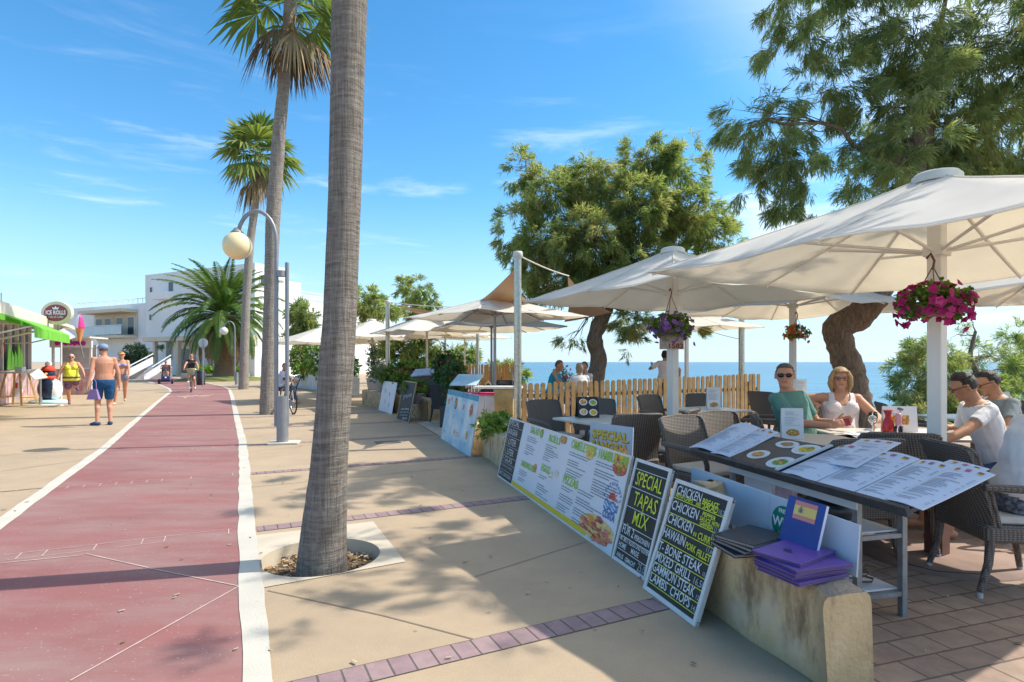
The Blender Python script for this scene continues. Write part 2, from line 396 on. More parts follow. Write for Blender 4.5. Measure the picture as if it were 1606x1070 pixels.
# dark brick bands laid across the promenade, 26 degrees off the picture plane
A26 = R(26.2); bu = Vector((math.cos(A26), math.sin(A26), 0)); bv = Vector((-math.sin(A26), math.cos(A26), 0))
def bricks_mat(name, c1, c2, cm, bw, bh, mortar=.012, rot=0.0, rough=.85, off=0.5, bump=.5):
    m = mat(name, c1, rough, 0.0); N, L, b = nodes(m); tc = N.new('ShaderNodeTexCoord'); mp = N.new('ShaderNodeMapping'); mp.inputs['Rotation'].default_value = (0, 0, rot); L(tc.outputs['Object'], mp.inputs[0])
    k = N.new('ShaderNodeTexBrick'); k.inputs['Scale'].default_value = 1; k.inputs['Brick Width'].default_value = bw; k.inputs['Row Height'].default_value = bh; k.inputs['Mortar Size'].default_value = mortar; k.inputs['Mortar Smooth'].default_value = .4
    k.inputs['Color1'].default_value = (*c1, 1); k.inputs['Color2'].default_value = (*c2, 1); k.inputs['Mortar'].default_value = (*cm, 1); k.offset = off; L(mp.outputs[0], k.inputs['Vector'])
    n = N.new('ShaderNodeTexNoise'); n.inputs['Scale'].default_value = 9; n.inputs['Detail'].default_value = 8; n.inputs['Roughness'].default_value = .7; L(tc.outputs['Object'], n.inputs['Vector'])
    r = N.new('ShaderNodeValToRGB'); r.color_ramp.elements[0].position = .3; r.color_ramp.elements[0].color = (.72, .72, .73, 1); r.color_ramp.elements[1].position = .7; r.color_ramp.elements[1].color = (1.12, 1.1, 1.08, 1); L(n.outputs['Fac'], r.inputs[0])
    ml = N.new('ShaderNodeMix'); ml.data_type = 'RGBA'; ml.blend_type = 'MULTIPLY'; ml.inputs[0].default_value = 1; L(k.outputs['Color'], ml.inputs[6]); L(r.outputs[0], ml.inputs[7]); L(ml.outputs[2], b.inputs['Base Color'])
    bp = N.new('ShaderNodeBump'); bp.inputs['Strength'].default_value = bump; bp.inputs['Distance'].default_value = .006; iv = N.new('ShaderNodeMath'); iv.operation = 'SUBTRACT'; iv.inputs[0].default_value = 1; L(k.outputs['Fac'], iv.inputs[1]); L(iv.outputs[0], bp.inputs['Height']); L(bp.outputs[0], b.inputs['Normal'])
    return m
M_BAND = bricks_mat('brick_band', (.30, .20, .205), (.36, .25, .24), (.13, .10, .09), .105, .16, .006, 0.0)
def road_x(Y, line):
    for a, b2 in zip(line[:-1], line[1:]):
        if a.y <= Y <= b2.y: return a.x + (b2.x - a.x) * (Y - a.y) / (b2.y - a.y)
    return line[-1].x
def band_strip(y0, xa, xb, wd, z, name, m):
    a = Vector((xa, y0 + (xa) * math.tan(A26), z)); b2 = Vector((xb, y0 + xb * math.tan(A26), z)); s = bv * wd / 2
    l_ = (b2 - a).length; mb = MB(); mb.quad((0, 0, 0), (l_, 0, 0), (l_, wd, 0), (0, wd, 0)); o = struct(name, mb, m); o.location = a - s; o.rotation_euler = (0, 0, A26); return o
M_JOINT = mat('joint_line', (.20, .16, .12), .9, .2, 8)
M_SCRATCH = mat('lane_scratch', (.52, .38, .33), .9, .2, 8)
wallx = lambda Y: 1.335 - 0.288 * (Y - 2.43)
k = 0
for y0 in (2.92, 5.87, 8.82, 11.8, 14.8, 17.8):
    # where the band meets the white kerb line and the terrace wall
    xa = -1.0; 
    for _ in range(20): xa = road_x(y0 + xa * .492, right_line) + .06
    xb = 0.3
    for _ in range(20): xb = wallx(y0 + xb * .492)
    if y0 > 10: xb = min(xb, -1.5)
    band_strip(y0 - 0.02, xa + .03, xb, .16, .004, 'brick_band', M_BAND)
    # the same course shows through the lane paint as a ladder of pale scratches
    xl = xa - 3.2 if y0 < 5 else xa - 2.6
    mb = MB(); x = xl
    for sgn in (-1, 1):
        a = Vector((xl, y0 + xl * .492, .0075)) + bv * .075 * sgn; b2 = Vector((xa - .15, y0 + (xa - .15) * .492, .0075)) + bv * .075 * sgn
        n = 24
        for i in range(n):
            if rnd.random() < .55: p = a.lerp(b2, i / n); q = a.lerp(b2, (i + 1) / n); mb.quad(p - bv * .003, q - bv * .003, q + bv * .003, p + bv * .003)
    while x < xa - .15:
        p = Vector((x, y0 + x * .492, .0076))
        if rnd.random() < .7: mb.quad(p - bv * .07 - bu * .004, p - bv * .07 + bu * .004, p + bv * .07 + bu * .004, p + bv * .07 - bu * .004)
        x += .135
    struct('lane_joints', mb, M_SCRATCH)
# diagonal joints
def thin(a, b2, wd, z, mb):
    t = (b2 - a).normalized(); s = Vector((-t.y, t.x, 0)) * wd / 2; zz = Vector((0, 0, z)); mb.quad(a - s + zz, b2 - s + zz, b2 + s + zz, a + s + zz)
mb = MB()
for a, b2 in (((375, 921), (110, 1070)), ((375, 921), (235, 893)), ((233, 892), (135, 870)), ((0, 885), (130, 872))): thin(G(*a), G(*b2), .010, .0076, mb)
struct('lane_joints', mb, M_SCRATCH)
mb = MB()
for a, b2, q in (((420, 927), (600, 966), .007), ((600, 966), (742, 1003), .007), ((745, 905), (920, 850), .006), ((390, 765), (700, 735), .01), ((388, 710), (560, 690), .012), ((0, 772), (75, 765), .03), ((0, 740), (130, 722), .012), ((0, 715), (150, 705), .012), ((385, 672), (480, 664), .02), ((200, 616), (262, 610), .05)):
    thin(G(*a), G(*b2), q, .0042, mb)
struct('ground_joints', mb, M_JOINT)
# bicycle symbol painted on the lane
mb = MB(); c = G(293, 622.5)
wm = mat('worn_white_marking', (.6, .5, .45), .8, .25, 20)
for dx in (-.42, .42):
    for i in range(16):
        a0, a1 = 2 * PI * i / 16, 2 * PI * (i + 1) / 16
        if rnd.random() < .75: thin(c + Vector((dx + .3 * math.cos(a0), .75 * math.sin(a0), 0)), c + Vector((dx + .3 * math.cos(a1), .75 * math.sin(a1), 0)), .07, .0076, mb)
for a, b2 in (((-.42, 0), (-.1, 1.1)), ((-.1, 1.1), (.35, 1.1)), ((.42, 0), (.3, 1.5)), ((-.42, 0), (.1, .1)), ((.1, .1), (.35, 1.1)), ((-.1, 1.1), (.1, .1))): thin(c + Vector((*a, 0)), c + Vector((*b2, 0)), .07, .008, mb)
struct('lane_marking', mb, wm)
# square concrete collar with a round pit for the near palm
sq = [G(585, 818.6), G(636, 882), G(392, 926.6), G(391, 842)]
o = sheet('tree_pit_collar', [(p.x, p.y) for p in (sq[2], sq[1], sq[0], sq[3])], [pit_hole], .005, mat('pale_concrete', (.54, .46, .35), .85, .1, 3, bump=.15, bscale=120)); o['kind'] = 'structure'
mb = MB(); mb.lathe([(pit_r, .0055), (pit_r - .005, -.06), (pit_r - .01, -.13)], pit_c, 40, 0)
mb.poly([(x, y, -.105) for x, y in circle(pit_c, pit_r, 30)], 1)
o = mb.build('tree_pit', [MATS['pale_concrete'], mat('dry_soil', (.20, .13, .075), .95, .35, 30, bump=1.0, bscale=60)]); o['kind'] = 'structure'
# bark chips and pebbles lying on the soil
mb = MB()
for i in range(420):
    a = rnd.uniform(0, 2 * PI); r_ = pit_r * math.sqrt(rnd.random()) * .96; c = pit_c + Vector((r_ * math.cos(a), r_ * math.sin(a), -.095 + rnd.uniform(0, .012) + .05 * max(0, (r_ / pit_r) - .55) * rnd.random()))
    s = rnd.uniform(.008, .02); mb.box(c, (s * 1.8, s, s * .6), m=rnd.randrange(3), rot=Matrix.Rotation(rnd.uniform(0, 6), 3, 'Z') @ Matrix.Rotation(rnd.uniform(-.6, .6), 3, 'X'))
o = mb.build('bark_chips', [mat('chip_tan', (.42, .27, .13), .9), mat('chip_brown', (.22, .13, .06), .9), mat('chip_pale', (.5, .40, .27), .9)]); o['kind'] = 'stuff'
# terrace paving
M_PAVE = bricks_mat('terrace_pavers', (.315, .215, .155), (.385, .275, .20), (.15, .11, .08), .24, .155, .007, -R(17.5), .8)
terr = [(3.7, -5), (1.57, 2.50), (-0.55, 9.85), (-2.0, 14.2), (-4.5, 18.2), (-5.5, 21.5), (-2.2, 22.5), (-0.9, 20.4), (3.1, 17.2), (7.3, 14.6), (11.3, 11.4), (20, 7.6), (24, -5)]
o = sheet('terrace_paving', terr, [], .004, M_PAVE); o['kind'] = 'structure'
# entrance ramp of pale concrete between the two walls
mb = MB(); rp = [G(650, 662), G(712, 690), G(738, 682), G(668, 655)]
mb.poly([p + Vector((0, 0, .010)) for p in (G(655, 664), G(697, 689), G(740, 700), G(764, 676), G(712, 655))]); struct('entrance_ramp', mb, MATS['pale_concrete'])
# sea, waves as bump
def sea_mat():
    m = mat('sea_water', (.015, .20, .33), .22, 0, spec=.16); N, L, b = nodes(m); tc = N.new('ShaderNodeTexCoord')
    mp = N.new('ShaderNodeMapping'); mp.inputs['Scale'].default_value = (.35, 1, 1); L(tc.outputs['Object'], mp.inputs[0])
    n = N.new('ShaderNodeTexNoise'); n.inputs['Scale'].default_value = 1.1; n.inputs['Detail'].default_value = 6; L(mp.outputs[0], n.inputs['Vector'])
    n2 = N.new('ShaderNodeTexNoise'); n2.inputs['Scale'].default_value = .09; n2.inputs['Detail'].default_value = 5; L(mp.outputs[0], n2.inputs['Vector'])
    ad = N.new('ShaderNodeMath'); ad.operation = 'MULTIPLY_ADD'; ad.inputs[1].default_value = 6; L(n2.outputs['Fac'], ad.inputs[0]); L(n.outputs['Fac'], ad.inputs[2])
    bp = N.new('ShaderNodeBump'); bp.inputs['Strength'].default_value = .8; bp.inputs['Distance'].default_value = .25; L(ad.outputs[0], bp.inputs['Height']); L(bp.outputs[0], b.inputs['Normal'])
    r = N.new('ShaderNodeValToRGB'); r.color_ramp.elements[0].position = .35; r.color_ramp.elements[0].color = (.006, .085, .165, 1); r.color_ramp.elements[1].position = .65; r.color_ramp.elements[1].color = (.014, .13, .22, 1)
    L(n2.outputs['Fac'], r.inputs[0])
    # paler turquoise over the shallows near the shore
    sp = N.new('ShaderNodeSeparateXYZ'); L(tc.outputs['Object'], sp.inputs[0]); mr = N.new('ShaderNodeMapRange'); L(sp.outputs[1], mr.inputs[0]); mr.inputs[1].default_value = 30; mr.inputs[2].default_value = 260; mr.inputs[3].default_value = .55; mr.inputs[4].default_value = 0
    mx = N.new('ShaderNodeMix'); mx.data_type = 'RGBA'; L(mr.outputs[0], mx.inputs[0]); L(r.outputs[0], mx.inputs[6]); mx.inputs[7].default_value = (.04, .22, .29, 1)
    L(mx.outputs[2], b.inputs['Base Color']); return m
mb = MB(); mb.quad((-60000, -3000, -2.7), (60000, -3000, -2.7), (60000, 90000, -2.7), (-60000, 90000, -2.7)); struct('sea', mb, sea_mat())
# distant headland across the bay
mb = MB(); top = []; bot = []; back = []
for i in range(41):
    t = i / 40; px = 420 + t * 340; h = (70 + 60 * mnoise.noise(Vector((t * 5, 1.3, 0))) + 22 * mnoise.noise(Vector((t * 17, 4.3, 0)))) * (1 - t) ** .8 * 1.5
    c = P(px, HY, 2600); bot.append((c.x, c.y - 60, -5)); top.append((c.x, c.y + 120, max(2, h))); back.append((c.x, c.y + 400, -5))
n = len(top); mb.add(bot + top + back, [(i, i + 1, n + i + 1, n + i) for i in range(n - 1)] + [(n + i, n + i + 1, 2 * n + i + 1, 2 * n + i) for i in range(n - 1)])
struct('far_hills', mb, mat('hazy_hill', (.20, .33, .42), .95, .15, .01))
# ------------------------------------------------------------------ trees
rng = np.random.default_rng(11)
def unit(v): return v / np.maximum(np.linalg.norm(v, axis=-1, keepdims=True), 1e-9)
def sprays_mesh(name, C, D, n_leaf, length, width, spread, tint, m, parent, droop=0.0, lvar=0.5, quad=True):
    """C (k,3) spray roots, D (k,3) directions; every spray is a fan of n_leaf narrow leaf faces along its axis"""
    k = len(C)
    t = rng.random((k, n_leaf)) ** .8
    base = C[:, None, :] + D[:, None, :] * (t * length)[:, :, None]
    base[:, :, 2] -= droop * (t * length) ** 2 * 2
    d = unit(D[:, None, :] + rng.normal(0, spread, (k, n_leaf, 3))); d[:, :, 2] -= droop * .6; d = unit(d)
    l = length * (.35 + lvar * rng.random((k, n_leaf)))[:, :, None]
    side = unit(np.cross(d, rng.normal(0, 1, (k, n_leaf, 3)))) * (width * (.6 + .8 * rng.random((k, n_leaf))))[:, :, None]
    a = base - side * .5; b = base + side * .5; mid = base + d * l * .55; c = mid + side * .7; e = base + d * l; f = mid - side * .7
    e[:, :, 2] -= droop * .25 * l[:, :, 0]
    V = np.stack([base, c, e, f], axis=2).reshape(-1, 3)
    F = np.arange(k * n_leaf * 4, dtype=np.int32).reshape(-1, 4)
    tt = np.repeat(tint, n_leaf) + rng.normal(0, .09, k * n_leaf)
    return np_mesh(name, V, F, m, parent, tint=np.clip(tt, 0, 1), world=True)
def branch_path(a, b, n=6, wob=.12, sag=0.0):
    a = Vector(a); b = Vector(b); L_ = (b - a).length; pts = []
    ph = rnd.uniform(0, 9)
    for i in range(n + 1):
        t = i / n; p = a.lerp(b, t); k = math.sin(PI * t) * wob * L_
        p += Vector((mnoise.noise(Vector((ph, t * 2.3, 0))), mnoise.noise(Vector((ph, t * 2.3, 5))), mnoise.noise(Vector((ph, t * 2.3, 9))) + .35)) * k
        p.z -= sag * L_ * t * t; pts.append(p)
    return pts
def clump_tree(name, label, cat, base, trunk_path, trunk_r, clumps, leafm, barkm, n_spray, n_leaf, length, width, droop=.5, group=None, spread=.45, twig=True, bark_n=10, hang=.35, yellow=.5, tips=2, jitb=.05):
    """trunk -> limbs to each clump -> twigs -> feathery sprays; clumps are ellipsoids (centre, radii, weight) in the world"""
    root = thing(name, label, cat, base, 0, group)
    tb = MB(); tp = [Vector(p) for p in trunk_path]
    # resample the trunk with small knobbly irregularities
    pts = []; rr = []
    for i in range(len(tp) - 1):
        for s in range(6):
            t = s / 6; pts.append(tp[i].lerp(tp[i + 1], t)); rr.append(trunk_r[i] + (trunk_r[i + 1] - trunk_r[i]) * t)
    pts.append(tp[-1]); rr.append(trunk_r[-1])
    for _ in range(2): pts = [pts[0]] + [(pts[i - 1] + pts[i] * 2 + pts[i + 1]) / 4 for i in range(1, len(pts) - 1)] + [pts[-1]]
    tb.tube(pts, [r * (1 + .14 * mnoise.noise(Vector((i * .45, 3, base[0])))) for i, r in enumerate(rr)], bark_n, 0, jit=jitb)
    tb.build('trunk', barkm, root, world=True)
    lb = MB(); C = []; D = []; T = []
    wsum = sum(c[2] * c[1][0] * c[1][1] * c[1][2] for c in clumps)
    top = pts[-1]
    start_pool = [(p, r) for p, r in zip(pts[int(len(pts) * .55):], rr[int(len(pts) * .55):])]
    for cc, cr, wt in clumps:
        cc = Vector(cc)
        s, sr = min(start_pool, key=lambda q: (q[0] - cc).length + max(0, q[0].z - cc.z) * .8)
        path = branch_path(s, cc, 7, .18); r0 = min(sr * .5, .022 + .012 * (cc - s).length)
        lb.tube(path, [r0 * (1 - .75 * i / 7) for i in range(8)], 6, 0)
        start_pool += [(p, r0 * (1 - .75 * i / 7)) for i, p in enumerate(path) if i in (3, 5)]
        k = max(4, int(n_spray * wt * cr[0] * cr[1] * cr[2] / wsum))
        q = rng.normal(0, 1, (k, 3)); q = unit(q) * (rng.random((k, 1)) ** .42)
        # sub-clusters so that the crown breaks into tufts with gaps
        nsub = max(4, k // 12); sub = unit(rng.normal(0, 1, (nsub, 3))) * (rng.random((nsub, 1)) ** .4)
        pick = rng.integers(0, nsub, k)
        q = sub[pick] * .92 + q * .15
        pos = np.array(cc)[None] + q * np.array(cr)[None]
        out = unit(q * np.array(cr)[None] + rng.normal(0, .35, (k, 3)) * min(cr)); out[:, 2] -= hang; out = unit(out)
        C.append(pos); D.append(out); subt = rng.random(nsub); T.append(np.clip(.25 + .5 * subt[pick] * yellow * 2 + rng.normal(0, .1, k), 0, 1))
        if twig:
            for j in range(nsub):
                e = np.array(cc) + sub[j] * .82 * np.array(cr)
                f = path[rnd.choice((4, 5, 6, 7))]
                tw = branch_path(f, Vector(e), 4, .16)
                r1 = min(r0 * .34, .012); lb.tube(tw, [r1, r1 * .8, r1 * .6, r1 * .42, r1 * .2], 4, 0, caps=False)
                for _ in range(tips):
                    g_ = Vector(e) + Vector((rnd.uniform(-1, 1), rnd.uniform(-1, 1), rnd.uniform(-.8, .7))) * min(cr) * .55
                    lb.tube([tw[2], tw[3].lerp(g_, .4), g_], [r0 * .13, r0 * .09, r0 * .04], 3, 0, caps=False)
    lb.build('branches', barkm, root, world=True)
    C = np.concatenate(C); D = np.concatenate(D); T = np.concatenate(T)
    sprays_mesh('crown', C, D, n_leaf, length, width, spread, T, leafm, root, droop)
    return root
def bark_mat(name, c1, c2, sc=(6, 6, 1.2), bump=.9, bs=5.0):
    m = mat(name, c1, .95, 0); N, L, b = nodes(m); tc = N.new('ShaderNodeTexCoord'); mp = N.new('ShaderNodeMapping'); mp.inputs['Scale'].default_value = sc; L(tc.outputs['Object'], mp.inputs[0])
    n = N.new('ShaderNodeTexNoise'); n.inputs['Scale'].default_value = bs; n.inputs['Detail'].default_value = 9; n.inputs['Roughness'].default_value = .72; n.inputs['Distortion'].default_value = .6; L(mp.outputs[0], n.inputs['Vector'])
    r = N.new('ShaderNodeValToRGB'); r.color_ramp.elements[0].position = .35; r.color_ramp.elements[0].color = (*c2, 1); r.color_ramp.elements[1].position = .66; r.color_ramp.elements[1].color = (*c1, 1); L(n.outputs['Fac'], r.inputs[0]); L(r.outputs[0], b.inputs['Base Color'])
    bp = N.new('ShaderNodeBump'); bp.inputs['Strength'].default_value = bump; bp.inputs['Distance'].default_value = .04; L(n.outputs['Fac'], bp.inputs['Height']); L(bp.outputs[0], b.inputs['Normal'])
    return m
BARK = bark_mat('tamarisk_bark', (.34, .25, .18), (.12, .085, .06))
TAM = leafmat('tamarisk_leaf', [(.19, .26, .15), (.27, .35, .16), (.37, .42, .19), (.46, .42, .26)], .68, .75)
TAM2 = leafmat('tamarisk_leaf_pale', [(.18, .26, .12), (.27, .36, .14), (.38, .44, .17), (.46, .42, .23)], .68, .75)
def cl(px, py, Y, rx, ry, rz, w=1.0):
    p = P(px, py, Y); return ((p.x, p.y, p.z), (rx, ry, rz), w)
# the big twisted tamarisk among the tables: trunk seen below the parasols, crown over the right of the picture
tb_ = P(1340, 640, 9.4)
trunk = [Vector((tb_.x + .1, tb_.y, -.05)), P(1342, 640, 9.4), P(1339, 600, 9.4), P(1324, 558, 9.35), P(1309, 512, 9.3), P(1348, 497, 9.2), P(1380, 452, 9.1), P(1394, 400, 9.0), P(1420, 320, 8.9), P(1446, 220, 8.9), P(1462, 110, 8.9), P(1470, 60, 9.0)]
tr = [.27, .24, .22, .21, .20, .22, .21, .20, .17, .15, .12, .09]
big_clumps = [cl(1200, 190, 8.7, .70, .8, .42), cl(1180, 285, 8.9, .42, .6, .38, .8), cl(1250, 255, 8.4, .6, .8, .42), cl(1290, 140, 9.0, .75, .8, .45), cl(1250, 70, 8.8, .6, .7, .42), cl(1330, 40, 9.2, .8, .9, .5), cl(1340, 230, 9.2, .7, .8, .5),
    cl(1235, 310, 8.9, .45, .6, .28), cl(1300, 300, 8.6, .55, .7, .32), cl(1380, 300, 9.2, .6, .7, .42), cl(1400, 170, 9.3, .75, .9, .55), cl(1430, 60, 8.6, .8, .9, .5), cl(1460, 265, 9.4, .8, .9, .42, 1.2), cl(1500, 200, 9.0, .9, 1, .6, 1.2),
    cl(1540, 80, 8.8, 1.0, 1.0, .65, 1.3), cl(1575, 235, 9.4, .9, 1, .45, 1.2), cl(1640, 150, 9.2, 1.0, 1.1, .7), cl(1680, 260, 9.0, .9, 1, .5), cl(1380, -60, 9.0, 1.0, 1.1, .6), cl(1520, -90, 9.2, 1.1, 1.1, .7), cl(1660, -40, 8.9, 1.1, 1.1, .8), cl(1260, -40, 9.0, .8, .9, .5, .8), cl(1580, -200, 9.0, 1.2, 1.2, .8), cl(1430, -190, 8.6, 1.1, 1.2, .7),
    cl(1440, 230, 8.1, .6, .5, .4, 1.1), cl(1462, 130, 8.0, .6, .5, .45, 1.1), cl(1505, 292, 8.3, .7, .5, .3), cl(1395, 262, 8.2, .55, .5, .35), cl(1215, 240, 8.6, .45, .5, .3), cl(1160, 200, 8.8, .25, .4, .3, .5), cl(1225, 20, 8.8, .5, .6, .4, .8),
    # limbs reaching over the promenade side, seen as dappled shade on the ground
    cl(1240, -120, 7.4, .8, .9, .5, .6), cl(1400, -180, 7.2, .8, .8, .4, .5), cl(1700, 60, 7.8, .9, .9, .6, .7),
    ((5.0, 4.7, 6.0), (.8, .6, .35), .5), ((5.6, 5.6, 6.6), (.8, .7, .4), .45), ((4.5, 5.7, 5.6), (.7, .5, .3), .5), ((5.1, 4.0, 6.2), (.5, .45, .3), .5), ((3.7, 4.6, 5.8), (.5, .4, .25), .9), ((4.2, 5.2, 5.6), (.5, .4, .25), .9), ((3.9, 4.0, 6.0), (.45, .4, .25), .9), ((4.6, 4.4, 5.6), (.45, .4, .25), .9), ((3.3, 5.3, 5.7), (.45, .4, .25), .8)]
clump_tree('tamarisk_tree', 'large twisted tamarisk with thick gnarled trunk spreading over the near parasols', 'tree', (tb_.x + .1, tb_.y, 0), trunk, tr, big_clumps, TAM, BARK, 10500, 22, .22, .0085, .5, spread=.42, bark_n=16, hang=.55, yellow=.42, jitb=.09)
# the middle tamarisk beyond the picket fence
m0 = P(938, 600, 14.5)
trunk = [Vector((m0.x - .1, m0.y, -.05)), P(932, 600, 14.5), P(940, 565, 14.5), P(931, 530, 14.5), P(948, 490, 14.5), P(960, 460, 14.5), P(968, 410, 14.5), P(985, 350, 14.5), P(990, 300, 14.5)]
mid_clumps = [cl(815, 268, 14.3, .55, .6, .42, .7), cl(862, 305, 14.2, .8, .9, .6), cl(930, 290, 14.6, .9, 1, .7), cl(1015, 250, 14.7, .8, .9, .5), cl(1060, 270, 14.4, .7, .8, .6), cl(1075, 345, 14.3, .9, 1, .7), cl(1125, 375, 14.4, .7, .8, .5, .8), cl(1000, 330, 14.0, .9, 1, .8),
    cl(920, 380, 13.8, 1, 1.1, .75, 1.1), cl(845, 390, 14.2, .85, .9, .7), cl(810, 360, 14.6, .5, .7, .55, .8), cl(990, 410, 13.8, .9, 1, .6, 1.1), cl(870, 450, 14.4, .8, .9, .5), cl(1050, 430, 14.5, .9, .9, .5), cl(930, 455, 14.2, .8, .9, .45), cl(820, 450, 14.8, .5, .7, .5, .7), cl(1000, 500, 14.3, .7, .8, .35, .7), cl(900, 530, 14.2, .35, .4, .25, .5), cl(990, 545, 14.4, .3, .4, .3, .4), cl(1065, 515, 14.8, .5, .6, .35, .6), cl(1130, 415, 14.6, .6, .6, .4, .7), cl(1075, 232, 14.9, .35, .35, .35, .35), cl(915, 245, 14.6, .3, .3, .25, .3)]
clump_tree('tamarisk_tree', 'rounded tamarisk with slim curved trunk growing beyond the picket fence', 'tree', (m0.x - .1, m0.y, 0), trunk, [.24, .22, .21, .2, .19, .17, .14, .1, .07], mid_clumps, TAM2, BARK, 9200, 19, .24, .012, .45, spread=.42, hang=.25, yellow=.6)
# shrubby tamarisks on the slope below the terrace, right of the white pole
s0 = P(1530, 600, 15.5)
sh = [cl(1440, 600, 15.5, .7, .8, .8), cl(1420, 560, 15.4, .35, .5, .4, .7), cl(1470, 550, 15.5, .6, .7, .6, .8), cl(1510, 620, 15.2, .9, .9, .7, 1.2), cl(1545, 560, 15.8, .6, .7, .55, .7), cl(1450, 650, 15.0, .8, .8, .5), cl(1400, 640, 15.0, .4, .5, .35, .7), cl(1560, 640, 15.2, .9, .9, .6, 1.2), cl(1585, 585, 15.4, .5, .6, .4), cl(1500, 525, 15.8, .35, .4, .3, .5), cl(1520, 500, 15.9, .25, .3, .3, .25)]
clump_tree('tamarisk_shrub', 'bushy sunlit tamarisk with dark forked stem below the terrace edge', 'tree', (s0.x, s0.y, -1.2), [Vector((s0.x, s0.y, -1.2)), P(1530, 620, 15.5), P(1535, 590, 15.5), P(1520, 560, 15.5), P(1530, 520, 15.6)], [.13, .11, .08, .06, .04], sh, TAM2, BARK, 1900, 20, .28, .013, .3, hang=.05, yellow=.7)
s1 = P(1640, 600, 17.5)
sh = [cl(1600, 560, 17.5, .6, .7, .5), cl(1640, 590, 17.5, 1.0, 1, .9, 1.1), cl(1605, 640, 17.2, .9, 1, .7), cl(1590, 525, 17.6, .45, .5, .3, .6), cl(1660, 530, 17.6, .8, .8, .5)]
clump_tree('tamarisk_shrub', 'green tamarisk shrub at the right edge behind the boy in grey', 'tree', (s1.x, s1.y, -1.2), [Vector((s1.x, s1.y, -1.2)), P(1640, 620, 17.5), P(1636, 560, 17.5)], [.12, .1, .05], sh, TAM2, BARK, 1100, 18, .30, .015, .3, hang=.05, yellow=.6)
# trees behind the far parasols
def far_tree(px, py, Y, w_, h_, label, base_py, ns=500, mt=TAM2, group='trees behind the far parasols', tr_=.2):
    c = P(px, py, Y); hz = max(.1, c.z - h_ * .5); cls = []
    q = random.Random(px)
    for i in range(9):
        a = q.uniform(0, 2 * PI); u = q.random() ** .5
        cls.append(((c.x + w_ * .36 * u * math.cos(a), c.y + w_ * .3 * u * math.sin(a), c.z + h_ * .33 * q.uniform(-1, 1)), (w_ * .21, w_ * .21, h_ * .2), q.uniform(.6, 1.2)))
    return clump_tree('garden_tree', label, 'tree', (c.x, c.y, 0), [Vector((c.x, c.y, -.05)), Vector((c.x + .1, c.y, hz * .5)), Vector((c.x - .1, c.y, hz)), Vector((c.x + .1, c.y, c.z))], [tr_, tr_ * .85, tr_ * .7, tr_ * .4], cls, mt, BARK, ns, 16, .45, .035, .25, group=group, hang=.1, yellow=.6, tips=1)
far_tree(585, 478, 34, 3.4, 2.6, 'bushy tree rising just right of the near palm trunk behind parasols', 560)
far_tree(650, 470, 38, 3.4, 2.4, 'airy round tree with open crown behind the far parasols', 560)
far_tree(478, 505, 33, 2.6, 2.0, 'olive coloured tree in front of the bright hotel wall', 560)
far_tree(635, 548, 24, 2.2, 1.3, 'low dark tree with leaning trunk under the far parasols', 600, 400, tr_=.22)
far_tree(705, 565, 26, 2.0, 1.6, 'small green tree beside the orange picket fence', 600, 400)
far_tree(790, 590, 27, 1.5, 1.0, 'pale seaside bush left of the steel sail post', 600, 250, tr_=.1)
far_tree(220, 552, 52, 2.6, 1.7, 'dark round shrub by the white ramp rails of the hotel', 590, 500, leafmat('dark_leaf', [(.02, .05, .03), (.035, .08, .04), (.05, .1, .05)], .2), None, .15)
